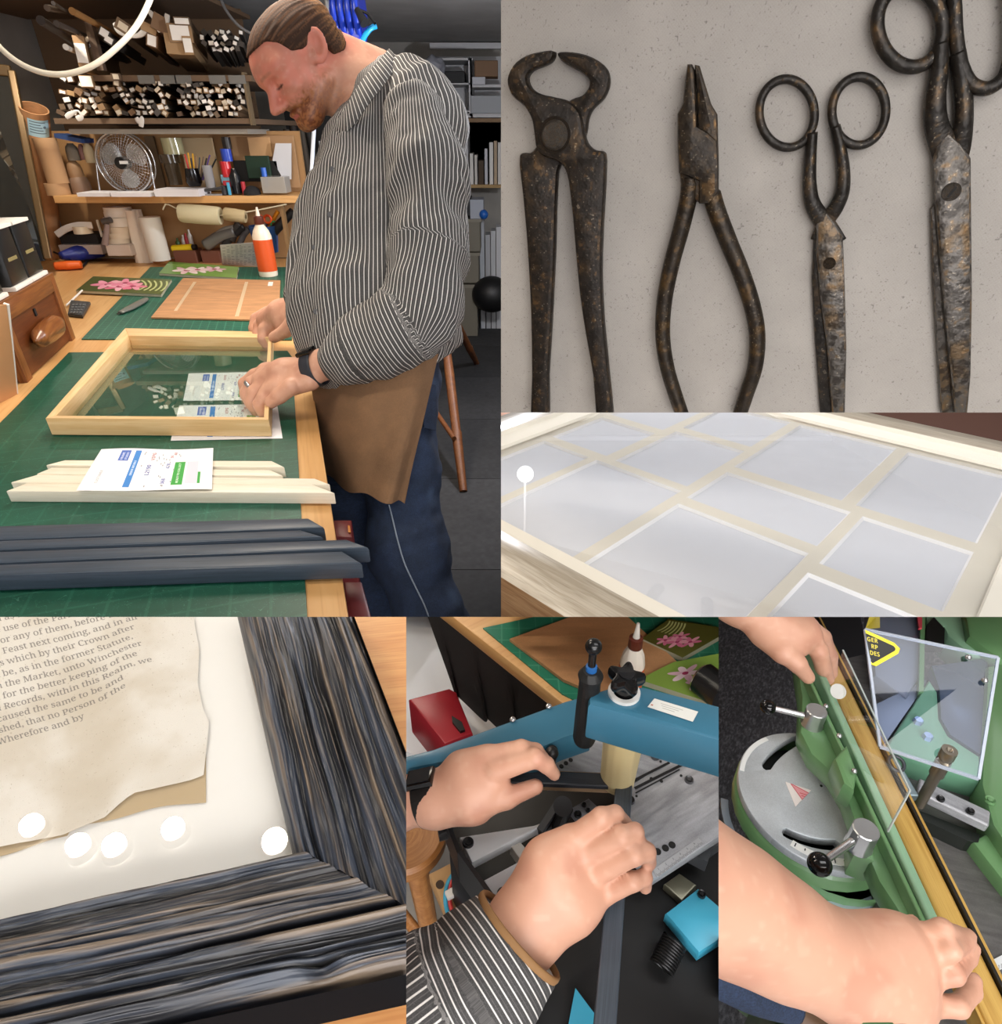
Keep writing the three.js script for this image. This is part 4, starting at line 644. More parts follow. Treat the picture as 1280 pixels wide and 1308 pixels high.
  Cy('pen_pot', 'black glossy mug full of pens', 'pot', 249.5, 215, 238, 10, M('#0d0d0f', 0.2), zf, [[0, 0], [0.7, 0], [1, 0.25], [0.8, 1], [0.7, 1], [0.7, 0.3], [0, 0.3]]);
  const pens = [[236, 197, '#c9302a'], [240, 195, '#d8a01c'], [246, 196, '#d8a01c'], [244, 202, '#2a2a30'], [250, 199, '#8a6a4a'], [255, 201, '#444'], [260, 200, '#6d5a48'], [264, 202, '#222'], [268, 198, '#57407c'], [276, 203, '#1a1a1a']];
  pens.forEach(([x, y, c], i) => solo('pen', ['red pen in the black mug', 'yellow pencil in the black mug', 'second yellow pencil in the black mug', 'black pen in the black mug', 'brown brush in the black mug', 'grey pen in the black mug', 'tan brush beside the mug', 'thin black pen beside the mug', 'purple pen beside the mug', 'dark brush leaning in the clear holder'][i], 'pen', rod(onZ(lerp(x, 252, 0.55), 230, zf - 0.01), onZ(x, y, zf - 0.01), 0.005, 0.004, 8), M(c, 0.5)));
  Cy('pen_holder', 'clear plastic holder beside the black mug', 'holder', 270, 211, 240, 6, M('#b9b9bc', 0.2, { transmission: 0.5, thickness: 0 }), zf + 0.02);
  const sp = thing('spray_can', 'blue and red spray can with a black cap', 'can');
  part(sp, 'body', cylPx(291, 206, 226, 6.5, zf - 0.02), M('#c92a32', 0.3)); part(sp, 'body', cylPx(291, 190, 206, 6.5, zf - 0.02), M('#2b49b8', 0.3)); part(sp, 'cap', cylPx(291, 175, 190, 5.5, zf - 0.02), M('#191415', 0.4));
  B('carton', 'small blue and red carton under the spray can', 'box', [281, 223, 295, 234], M('#7fb0c4', 0.5), 0.06); B('carton', 'small red carton among the bottles', 'box', [284, 231, 295, 239], M('#b3303a', 0.5), 0.06, zf + 0.01);
  Cy('ink_bottle', 'tiny dark bottle with a white label', 'bottle', 288, 237, y0, 4, M('#2a2a2e', 0.3), zf + 0.04); Cy('ink_bottle', 'tiny blue bottle next to the dark one', 'bottle', 294, 233, y0, 2, M('#4fa6cc', 0.3), zf + 0.05);
  Cy('black_bottle', 'black bottle with a rounded shoulder by the green folder', 'bottle', 304, 215, 247, 7, M('#131317', 0.25), zf, [[0, 0], [1, 0], [1, 0.7], [0.5, 0.9], [0.4, 1], [0, 1]]);
  Cy('red_cap_tube', 'small red capped tube on the shelf', 'tube', 313, 232, y0, 2.6, M('#b22c38', 0.4), zf + 0.03);
  B('folder', 'dark green folder standing on the shelf', 'folder', [312, 199, 347, 228], M('#12301f', 0.6), 0.02, zf - 0.08); B('black_case', 'black case behind the green folder', 'case', [297, 205, 358, 232], M('#141414', 0.6), 0.03, zf - 0.12);
  B('plastic_tub', 'clear plastic tub on the shelf end', 'tub', [332, 226, 366, 247], M('#c9c5bd', 0.25, { transmission: 0.45, thickness: 0 }), 0.1, zf + 0.02);
  Cy('blue_bottle', 'blue capped bottle behind the plastic tub', 'bottle', 340.5, 214, 240, 3.5, M('#2c62c4', 0.35), zf - 0.05);
  solo('plastic_bag', 'clear plastic bag of papers pinned beside the folder', 'bag', upright([[352, 183], [372, 183], [372, 229], [362, 229], [348, 205]], ZB + 0.12, 0.006), M('#d5d6da', 0.2));
  solo('black_cloth', 'small heap of black cloth on the shelf', 'cloth', (() => { const g = ball(V(0, 0, 0), 1); g.scale(mPx(11, zf), mPx(9, zf), 0.06); const p = onZ(322, 247, zf); g.translate(p.x, p.y, p.z); return g; })(), M('#1c1b1d', 0.9));
  for (const [x0, x1, yy, z, l] of [[108, 150, 244, zf + 0.05, 'loose white sheets under the fan'], [150, 200, 243, zf + 0.06, 'folded white papers beside the fan foot'], [205, 262, 243, zf + 0.05, 'thick pad of white paper on the shelf']]) solo('paper_stack', l, 'paper', box(V((onZ(x0, yy, z).x + onZ(x1, yy, z).x) / 2, sh + (x0 > 200 ? 0.018 : 0.01), z), mPx(x1 - x0, z), x0 > 200 ? 0.034 : 0.018, 0.16), M('#d9d6da', 0.7));
  const st = thing('stapler', 'dark grey stapler at the shelf front', 'stapler'); part(st, 'arm', bar(onZ(240, 246, ZS - 0.02), onZ(284, 240, ZS - 0.02), 0.03, 0.014, V(0, 1, 0), 0.004), M('#38383a', 0.4)); part(st, 'base', bar(onZ(242, 249, ZS - 0.02), onZ(285, 248.5, ZS - 0.02), 0.032, 0.008), M('#8d8d8f', 0.4));
  // ── on the bench under the shelf ──
  const on = (px, py) => onY(px, py, BH), zb = ZB + 0.12;
  const reel = (name, label, cat, cx, t0, t1, r, m, z) => Cy(name, label, cat, cx, t0, t1, r, m, z, [[0.45, 0], [1, 0], [1, 1], [0.45, 1], [0.45, 0]]);
  [[264, 270], [270, 276.5], [277, 283], [283, 288.5], [289, 297], [297, 304], [304, 313]].forEach(([t0, t1], i) => reel('tape_roll', ['topmost white tape roll of the stack', 'second white tape roll from the stack top', 'third white tape roll from the stack top', 'fourth white tape roll from the stack top', 'fifth white tape roll from the stack top', 'sixth white tape roll from the stack top', 'bottom white tape roll of the stack'][i], 'tape', 151 + [0, 1, 0, 4, 4, 4, 4][i], t0, t1, [17, 17, 17, 15, 14, 14.5, 14.5][i], M(i > 3 ? '#e6d6bf' : '#f0e9de', 0.6), zb));
  B('carton', 'white carton with a dark label under the tape rolls', 'box', [134, 313, 169, 327], M('#cdbfb4', 0.6), 0.14, zb + 0.1);
  reel('tape_roll', 'flat white tape roll on the black tray', 'tape', 107, 289, 298, 11.5, M('#e3d6bc', 0.6), zb + 0.03);
  B('tray', 'black tray with oddments under the tape roll', 'tray', [74, 299, 128, 316], M('#1e1d1f', 0.6), 0.14, zb); B('plastic_box', 'clear lidded plastic box on the bench', 'box', [74, 313, 132, 325], M('#b9aca6', 0.25), 0.12, zb + 0.04);
  solo('white_strap', 'white strap draped over the black tray', 'strap', sweep([[72, 300], [85, 292], [100, 288], [118, 288]].map(([x, y]) => onZ(x, y, zb + 0.05)), () => [0.018, 0.003], V(0, 0, 1), 20, 8), whiteM);
  const kn = thing('clippers', 'pair of grey pruning clippers leaning on the tape stack', 'clippers'); part(kn, 'handle', rod(onZ(134, 312, zb + 0.1), onZ(137, 286, zb + 0.1), 0.018, 0.012), M('#8b7a76', 0.4)); part(kn, 'head', rod(onZ(131, 283, zb + 0.1), onZ(142, 281, zb + 0.1), 0.016), M('#4b4644', 0.4)); part(kn, 'band', boxPx(122, 281, 130, 303, zb + 0.08, 0.02, 0.004), M('#d2cabb', 0.5));
  const dr = thing('power_tool', 'blue and orange hand tool with a black cord', 'tool');
  part(dr, 'body', sweep([[82, 340], [100, 337], [120, 334], [136, 333]].map(([x, y]) => on(x, y).setY(BH + 0.055)), [[0.02, 0.02], [0.04, 0.04], [0.05, 0.045], [0.03, 0.03]], V(0, 1, 0), 24, 12), M('#1c2a7a', 0.4)); part(dr, 'grip', sweep([[72, 346], [90, 345], [106, 344]].map(([x, y]) => on(x, y).setY(BH + 0.025)), [[0.025, 0.02], [0.035, 0.024], [0.03, 0.02]], V(0, 1, 0), 20, 10), M('#e0611c', 0.45)); part(dr, 'cord', tube([on(70, 332).setY(BH + 0.05), on(88, 337).setY(BH + 0.03), on(102, 344).setY(BH + 0.006), on(112, 336).setY(BH + 0.01), on(120, 328).setY(BH + 0.03)], 0.006, 30, 6), blackM);
  solo('tissue_roll', 'crumpled white tissue paper roll standing on the bench', 'paper', sheet((u, v) => { const p = on(186, 335); const q = u * Math.PI * 2, r = mPx(11.5, zb + 0.15) * (1 + 0.16 * Math.sin(q * 3 + v * 4) + 0.06 * Math.sin(q * 7)); return p.add(V(Math.cos(q) * r, v * (onZ(180, 268, p.z).y - BH), Math.sin(q) * r * 0.7)); }, 40, 12), M('#f0e6d8', 0.8));
  Cy('foam_roll', 'roll of white foam sheet on the bench', 'roll', 205, 277, 332, 13.5, M('#d6d0c8', 0.8), zb + 0.1);
  const bowl = thing('wooden_bowl', 'small shallow wooden bowl near the foam roll', 'bowl'); part(bowl, 'bowl', cylPx(207, 324, 335, 12.5, onY(207, 335, BH).z, [[0, 0], [0.85, 0], [1, 0.4], [1, 1], [0.9, 1], [0.85, 0.4], [0, 0.3]]), M('#b07a44', 0.5));
  for (const [x0, x1, l] of [[220, 253, 'brown wooden block under the yellow glue tube'], [255, 283, 'brown wooden block under the small screws']]) { const z = onY(230, 336, BH).z; B('wooden_block', l, 'block', [x0, 320, x1, 337], M('#6d4030', 0.55), 0.1, z, 0.004); }
  const zt = onY(230, 336, BH).z - 0.03; const yg = thing('glue_tube', 'yellow glue tube with a black cap', 'tube'); part(yg, 'body', rod(onZ(221, 318, zt), onZ(246, 316, zt), 0.02), M('#e3c11e', 0.4)); part(yg, 'cap', rod(onZ(246, 316, zt), onZ(251, 316, zt), 0.017), blackM);
  [[238, '#d8d2cb'], [242, '#b42d34'], [247, '#d9d6d2'], [230, '#3d5a2c']].forEach(([x, c], i) => Cy('small_bottle', ['small white bottle behind the yellow tube', 'small red bottle behind the yellow tube', 'small white bottle with a red cap', 'small green bottle behind the yellow tube'][i], 'bottle', x, [300, 298, 293, 304][i], 321, 3, M(c, 0.4), zt - 0.05, [[0, 0], [1, 0], [1, 0.7], [0.4, 0.85], [0.4, 1], [0, 1]]));
  // twine spools on a cord
  const tw = tex(128, 128, (u, v) => { const k = 200 + 40 * Math.sin((v + u * 0.3) * 128 * 0.8) + hash(u * 128 | 0, v * 128 | 0) * 10; return [k, k * 0.95, k * 0.78]; }, { size: 0.12 });
  for (const [x0, x1, y, r, l, c] of [[230, 282, 274, 11.5, 'fat spool of cream twine hanging under the shelf', '#ffffff'], [287, 314, 275, 8, 'smaller spool of buff twine hanging under the shelf', '#e2d6c8']]) solo('twine_spool', l, 'spool', (() => { const p = onZ(x0, y - 2, ZS), q = onZ(x1, y + 2, ZS), R2 = mPx(r, ZS), L2 = p.distanceTo(q); return lathe([[0.012, 0], [R2 * 0.9, 0], [R2, L2 * 0.06], [R2 * 1.03, L2 * 0.5], [R2 * 0.98, L2 * 0.94], [R2 * 0.9, L2], [0.012, L2]], p, q.clone().sub(p)); })(), M(c, 0.8, { map: tw }));
  solo('string', 'thin string carrying the twine spools under the shelf', 'string', tube([onZ(208, 268, ZS), onZ(212, 261, ZS), onZ(230, 268, ZS), onZ(280, 275, ZS), onZ(320, 270, ZS), onZ(366, 261, ZS)], 0.004, 40, 5), M('#c9bda0', 0.8));
  // tools heap, scissors pot
  for (const [x, y, x2, y2, r, c, l] of [[262, 314, 300, 296, 9, '#77746f', 'grey metal clamp in the tool heap'], [285, 316, 312, 290, 6, '#2b2a2b', 'black handled tool in the heap'], [296, 308, 305, 285, 6, '#3d3936', 'dark spool in the tool heap'], [272, 304, 300, 291, 5, '#9a958c', 'pale folded rule in the tool heap'], [306, 312, 318, 292, 5, '#5b5c60', 'grey wire coil in the tool heap']]) solo('hand_tool', l, 'tool', sweep([onZ(x, y, zb + 0.05), onZ((x + x2) / 2, (y + y2) / 2 - 3, zb + 0.05), onZ(x2, y2, zb + 0.05)], () => [mPx(r, zb) * 0.8, mPx(r, zb) * 0.6], V(0, 0, 1), 16, 8), M(c, 0.4, { metalness: 0.3 }));
  const zp = zb + 0.06; Cy('blue_pot', 'blue plastic pot holding scissors', 'pot', 342, 288, 322, 19, M('#2b4f86', 0.4), zp, [[0, 0], [0.75, 0], [1, 1], [0.93, 1], [0.7, 0.1], [0, 0.1]]);
  const sc = thing('scissors', 'orange handled scissors standing in the blue pot', 'scissors'); for (const x of [332, 342]) { const c = onZ(x, 280, zp); part(sc, 'finger_ring', new THREE.TorusGeometry(mPx(4.6, zp), mPx(1.6, zp), 8, 24).translate(c.x, c.y, c.z), M('#e8531c', 0.35)); } part(sc, 'blade', bar(onZ(337, 284, zp), onZ(340, 310, zp), 0.02, 0.004, V(0, 0, 1)), chromeM);
  solo('caulking_gun', 'black tool with a grey tip leaning in the blue pot', 'tool', rod(onZ(345, 300, zp), onZ(374, 270, zp), 0.03, 0.022), M('#161617', 0.4)); solo('marker', 'orange marker in the blue pot', 'pen', rod(onZ(344, 290, zp - 0.03), onZ(355, 270, zp - 0.03), 0.012), M('#e08a1c', 0.4)); solo('cutter', 'green ring handled cutter in the blue pot', 'cutter', new THREE.TorusGeometry(mPx(4, zp), mPx(1.1, zp), 8, 20).translate(onZ(350, 287, zp).x, onZ(350, 287, zp).y, onZ(350, 287, zp).z), M('#2b7a45', 0.4));
  const lp = canvasTex(256, 160, (g) => { g.fillStyle = '#dcd6d8'; g.fillRect(0, 0, 256, 160); g.fillStyle = '#9d97a2'; for (let i = 0; i < 13; i++) for (let j = 0; j < 9; j++) if (hash(i, j) > 0.2) g.fillRect(12 + j * 27, 12 + i * 11, 10 + hash(j, i) * 14, 4); });
  const A1 = onZ(281, 313, zb + 0.3), A2 = onZ(334, 309, zb + 0.3), A3 = onY(333, 341, BH + 0.002), A4 = onY(284, 338, BH + 0.002); solo('notes_sheet', 'printed list leaning against the wooden blocks', 'paper', sheet((u, v) => A4.clone().lerp(A3, u).lerp(A1.clone().lerp(A2, u), v), 8, 6, 0.001), new THREE.MeshPhysicalMaterial({ map: lp, roughness: 0.7, side: THREE.DoubleSide }));
}
{ // ── hoses, reel, right-hand background ──
  solo('white_hose', 'thick white hose sagging in a loop from the ceiling', 'hose', tube([[-60, -40], [-20, 35], [10, 70], [45, 90], [80, 95], [118, 84], [150, 60], [175, 32], [195, -10], [205, -60]].map(([x, y]) => at(x, y, 2.0)), unit(3.4, 2.0), 80, 10), M('#e9e2d2', 0.35));
  solo('grey_cable', 'grey cable sloping down beneath the ceiling', 'cable', tube([[275, -20], [288, 12], [305, 33], [330, 48]].map(([x, y]) => at(x, y, 3.0)), unit(1.8, 3.0), 30, 6), M('#8b8c90', 0.5));
  solo('air_hose', 'pale translucent air hose hanging behind the man', 'hose', tube([[425, -20], [416, 30], [404, 130], [398, 220], [396, 270], [388, 310], [376, 336]].map(([x, y]) => at(x, y, 2.9)), unit(2.6, 2.9), 60, 8), M('#b4bccb', 0.3));
  const r = thing('hose_reel', 'blue air hose reel mounted under the ceiling', 'reel'), c = at(446, 16, 2.7), bl = M('#1838b4', 0.3);
  part(r, 'frame', merge([bar(at(424, -10, 2.7), at(424, 50, 2.7), 0.05, 0.012, V(1, 0, 0)), bar(at(430, 44, 2.7), at(462, 44, 2.7), 0.06, 0.05, V(0, 1, 0), 0.01)]), bl);
  part(r, 'drum', rod(c.clone().add(V(-0.06, 0, 0)), c.clone().add(V(0.06, 0, 0)), 0.10), M('#0f2488', 0.35));
  for (let i = 0; i < 4; i++) part(r, 'coil', new THREE.TorusGeometry(0.105, 0.013, 8, 30).rotateY(Math.PI / 2).translate(c.x - 0.045 + i * 0.03, c.y, c.z), bl);
  part(r, 'flange', new THREE.TorusGeometry(0.13, 0.008, 8, 30).rotateY(Math.PI / 2).translate(c.x - 0.065, c.y, c.z), greyM);
  part(r, 'hose_end', tube([[481, 33], [474, 36], [466, 46], [460, 62], [452, 90]].map(([x, y]) => at(x, y, 2.65)), unit(3.2, 2.65), 30, 8), M('#1f9fe0', 0.35), 'bright blue hose end');
  part(r, 'nozzle', merge([rod(at(456, 12, 2.6), at(466, 30, 2.6), 0.012, 0.02), tube([[457, 12], [470, 18], [479, 30]].map(([x, y]) => at(x, y, 2.6)), 0.006, 12, 6)]), M('#1a1a1c', 0.4));
  // white cube shelving
  const Z = -5.9, u = thing('cube_shelf', 'white cube shelf unit against the far wall', 'shelf'), wm = M('#c9c9cb', 0.6), sd = (x0, y0, x1, y1, d = 0.4) => boxPx(x0, y0, x1, y1, Z, d);
  for (const q of [[560, 74, 604, 77], [560, 106, 602, 108], [560, 141, 600, 143], [601, 108, 641, 111.5], [598, 145, 641, 150]]) part(u, 'shelf_board', sd(...q), wm);
  for (const q of [[562, 74, 566, 200], [598, 74, 604, 148], [594, 146, 598, 205], [600, 74, 604, 150]]) part(u, 'upright', sd(...q), wm);
  part(u, 'back_panel', boxPx(556, 72, 650, 240, Z - 0.4, 0.02), wm);
  const rs = thing('print_rack', 'tan shelf holding upright white frames and boards', 'shelf'); part(rs, 'top', sd(596, 151, 650, 156, 0.4), M('#8a6f52', 0.7)); part(rs, 'bottom', sd(590, 236, 650, 240, 0.4), M('#a98a5c', 0.7)); part(rs, 'back_panel', boxPx(590, 150, 650, 240, Z - 0.4, 0.02), M('#8a6f52', 0.9));
  [[594, 200, 599, '#d8d4cf'], [600, 196, 605, '#e0ddd8'], [606, 198, 610, '#d2cec8'], [611, 205, 618, '#4a3a2a'], [619, 190, 623, '#c9cbd2'], [625, 182, 630, '#e2e0dc'], [631, 180, 635, '#b8a288'], [636, 182, 645, '#d9d6d2']].forEach(([x0, t, x1, c], i) => solo('board', ['first white board on the tan rack shelf', 'second white board on the tan rack shelf', 'third white board on the tan rack shelf', 'dark brown board between the white ones', 'pale grey board on the tan rack shelf', 'tall white board leaning on the rack', 'tan board leaning on the rack', 'last white board on the tan rack shelf'][i], 'board', boxPx(x0, t, x1, 236, Z - 0.05, 0.25), M(c, 0.7)));
  const toFloor = (x0, t, x1, z, d) => { const a = onZ(x0, t, z), b = onZ(x1, t, z); return box(V((a.x + b.x) / 2, a.y / 2, z - d / 2), b.x - a.x, a.y, d); };
  const B = (n, l, cat, q, c, z = Z - 0.05, d = 0.25, rad = 0.006) => solo(n, l, cat, boxPx(...q, z, d, rad), M(c, 0.6));
  B('radio', 'black radio in the white cube shelf', 'radio', [566, 91, 594, 106], '#17181a'); B('cardboard_box', 'brown carton on top of the cube shelf', 'box', [606, 77, 636, 98], '#7c5c3e', Z + 0.05); B('storage_box', 'pale metal storage box in the cube shelf', 'box', [601, 122, 645, 145], '#a4a8ad', Z + 0.02); B('bowl_stack', 'white bowls beside the brown carton', 'bowl', [603, 98, 620, 108], '#c9cbd2', Z + 0.04);
  solo('plastic_bag', 'white plastic bag hanging beside the cube shelf', 'bag', (() => { const g = ball(V(0, 0, 0), 1); const q = g.attributes.position; for (let i = 0; i < q.count; i++) { const k = 0.72 + 0.5 * n3(q.getX(i) * 2.6 + 7, q.getY(i) * 2.6, q.getZ(i) * 2.6); q.setXYZ(i, q.getX(i) * k, q.getY(i) * k * (q.getY(i) > 0 ? 0.8 : 1.1), q.getZ(i) * k); } g.scale(mPx(15, Z), mPx(13, Z), 0.1); g.computeVertexNormals(); const p = onZ(553, 84, Z + 0.05); g.translate(p.x, p.y, p.z); return g; })(), M('#9a9ca6', 0.5));
  const tp = thing('teapot', 'dark brown teapot in the white cube shelf', 'teapot'); part(tp, 'body', cylPx(581, 120, 141, 8, Z, [[0, 0], [0.7, 0], [1, 0.4], [0.8, 0.75], [0.3, 0.85], [0.15, 1], [0, 1]]), M('#2b1f1c', 0.3)); part(tp, 'spout', rod(onZ(574, 132, Z), onZ(570, 122, Z), 0.02, 0.012), M('#2b1f1c', 0.3));
  [[[586, 280, 614, 322], 'top grey brown drawer box of the stack behind the man'], [[584, 323, 612, 362], 'middle grey brown drawer box with a yellow tag'], [[582, 364, 609, 402], 'bottom grey brown drawer box of the stack behind the man']].forEach(([q, l], i) => { const t = thing('archive_box', l, 'box', 'stacked archive boxes'); part(t, 'body', i === 2 ? toFloor(q[0], q[1], q[2], -5.6, 0.4) : boxPx(...q, -5.6, 0.4, 0.01), M('#6f6a5e', 0.6)); part(t, 'lid', boxPx(q[0] - 1, q[1], q[2] + 1, q[1] + 4, -5.59, 0.42), M('#7c776a', 0.6)); if (i === 1) part(t, 'tag', boxPx(584, 336, 591, 353, -5.58, 0.01), M('#c9a52a', 0.5)); });
  solo('bag', 'black round bag on the floor by the far shelves', 'bag', (() => { const g = ball(V(0, 0, 0), 1); g.scale(0.17, 0.15, 0.15); const p = onZ(628, 376, -5.6); g.translate(p.x, p.y, p.z); return g; })(), M('#101012', 0.5));
  for (const [x0, t, x1, l, c] of [[612, 262, 618, 'thin white frame behind the archive boxes', '#b9bcc2'], [620, 300, 626, 'first white frame standing on the floor by the bag', '#a9abb0'], [627, 295, 633, 'second white frame standing on the floor by the bag', '#b6b8bc'], [634, 290, 645, 'wide white frame standing on the floor by the bag', '#c4c5c9']]) solo('board', l, 'board', toFloor(x0, t, x1, -5.85, 0.2), M(c, 0.6));
  B('light_box', 'pale grey box on top of the archive boxes', 'box', [600, 255, 618, 280], '#a2a7b2', -5.62); solo('blue_cap', 'bright blue cap on the archive boxes', 'ball', ball(onZ(618, 274, -5.62), mPx(6, -5.6)), M('#1f5fb4', 0.4)); B('black_device', 'black device on the archive boxes', 'device', [588, 252, 602, 276], '#18191d', -5.64);  // the blue cap is drawn as a plain sphere
  // things behind the man at the bench end
  const zq = -4.6; solo('dark_cuboid', 'near black cuboid behind the bench end', 'cupboard', toFloor(362, 140, 475, zq - 0.4, 0.3), M('#101011', 0.6));  // near-black cuboid filling the background behind the bench end
  [[374, 160, 384, 250, '#3c332c'], [384, 158, 398, 250, '#4b4238'], [392, 158, 408, 232, '#2b2724'], [366, 165, 374, 250, '#57493a']].forEach(([x, y, x2, y2, c], i) => solo('pole', ['dark leaning pole behind the plastic bag', 'brown leaning pole behind the air hose', 'black leaning pole behind the air hose', 'tan leaning pole at the shelf end'][i], 'pole', rod(onZ(x, y, zq), onZ(x2, y2, zq), 0.022), M(c, 0.7)));
  B('white_board', 'narrow white board standing behind the air hose', 'board', [407, 180, 415, 240], '#c4c6c6', zq, 0.05); B('red_box', 'small red box beside the man', 'box', [406, 240, 416, 250], '#9a3a2c', zq + 0.02, 0.06);
  B('side_shelf', 'pale green shelf behind the bench end', 'shelf', [368, 248, 440, 252], '#aab3a4', zq + 0.05, 0.3); B('green_box', 'pale green box behind the man', 'box', [384, 254, 430, 300], '#7f8a72', zq, 0.2); B('black_machine', 'black machine on the bench end behind the hose', 'machine', [374, 305, 412, 345], '#1a1b1d', zq + 0.1, 0.2);
  // stool
  const st = thing('stool', 'tall wooden stool with turned legs behind the man', 'stool'), sw = M('#ffffff', 0.5, { map: woodTex('#7a4a26', '#683a1c', '#472512', 0.4, 0.2, 0.5, 3) });
  const f = onY(592, 628, 0), tp2 = onY(577, 392, 0.70), ctr = V(tp2.x - 0.17, 0, tp2.z - 0.12);
  part(st, 'seat', lathe([[0, 0], [0.17, 0], [0.185, 0.02], [0.18, 0.04], [0, 0.045]], V(ctr.x, 0.69, ctr.z)), sw);
  for (const [sx, sz] of [[1, 1], [-1, 1], [1, -1], [-1, -1]]) { const a = V(ctr.x + sx * 0.11, 0.70, ctr.z + sz * 0.10), b = sx > 0 && sz > 0 ? f : V(2 * ctr.x - f.x, 0, 0).setX(sx > 0 ? f.x : 2 * ctr.x - f.x).setZ(sz > 0 ? f.z : 2 * ctr.z - f.z); const d = b.clone().sub(a), L = d.length(); part(st, 'leg', lathe([[0, 0], [0.018, 0], [0.026, L * 0.4], [0.024, L * 0.7], [0.028, L * 0.71], [0.026, L * 0.75], [0.02, L], [0, L]], a, d), sw); }
  part(st, 'stretcher', rod(onY(580, 560, 0.2), onY(556, 525, 0.25), 0.013), sw);
}
// ───────────── the framer ─────────────
const stripeT = tex(256, 256, (u, v, x, y) => {
  const s = (u * 8) % 1, w = hash(x, y), w2 = hash(x >> 1, y >> 1, 3), line = sstep(0.66, 0.71, s) * (1 - sstep(0.86, 0.91, s)), thin = sstep(0.16, 0.2, s) * (1 - sstep(0.26, 0.3, s));
  let k = 34 + w * 44 + w2 * 22; let c = [k, k * 0.985, k * 0.985]; c = mixc(c, [240, 237, 232], line * (0.78 + 0.22 * w)); return mixc(c, [150, 146, 142], thin * 0.3);
}, { size: 0.084 });
const shirtM = M('#ffffff', 0.85, { map: stripeT, sheen: 0.2 });
const denimT = tex(256, 256, (u, v, x, y) => { const n = fbm(u * 8, v * 8, 4, 8, 8), f = hash(x, y), d = ((x + y) % 4) / 4, w = fbm(u * 3 + 4, v * 3, 3, 3, 3); let k = 0.72 + n * 0.35 + (f - 0.5) * 0.35 + d * 0.12; return mixc([38 * k, 52 * k, 78 * k], [104, 128, 160], sstep(0.5, 0.8, w) * 0.5); }, { size: 0.3 });
const denimM = M('#ffffff', 0.9, { map: denimT });
const skinM = new THREE.MeshPhysicalMaterial({ vertexColors: true, roughness: 0.48, sheen: 0.25, sheenRoughness: 0.5, side: THREE.DoubleSide });
const skinA = col('#cf9d84'), skinB = col('#b9806a'), skinC = col('#dcb49c');
const skinAt = (p, base = skinA) => { const n = n3(p.x * 45, p.y * 45, p.z * 45), m = n3(p.x * 160 + 9, p.y * 160, p.z * 160); return base.clone().lerp(skinB, sstep(0.45, 0.85, n) * 0.5).lerp(skinC, sstep(0.6, 0.9, m) * 0.25); };
const camUp = V(0, CS, -SN);
// uv around a polyline axis: [angle x radius, length]
function axisUV(g, pts, radius, { cuff = 2, ref } = {}) {
  const seg = pts.slice(1).map((b, i) => { const a = pts[i], d = b.clone().sub(a), L = d.length(); d.divideScalar(L); const q = (ref ?? EYE.clone().sub(a)).clone(); q.addScaledVector(d, -q.dot(d)).normalize(); return { a, d, L, q, s: V().crossVectors(d, q) }; }), tot = seg.reduce((k, s) => k + s.L, 0); let acc = 0; for (const s of seg) { s.at = acc; acc += s.L; }
  return uvBy(g, (p) => { let best = 1e9, bs, bk; for (const s of seg) { const r = p.clone().sub(s.a), k = clamp(r.dot(s.d), 0, s.L), e = r.addScaledVector(s.d, -k).length(); if (e < best) { best = e; bs = s; bk = k; } } const r = p.clone().sub(bs.a), ang = Math.atan2(r.dot(bs.s), r.dot(bs.q)), l = bs.at + bk; return l / tot > cuff ? [l, ang * radius] : [ang * radius, l]; });
}
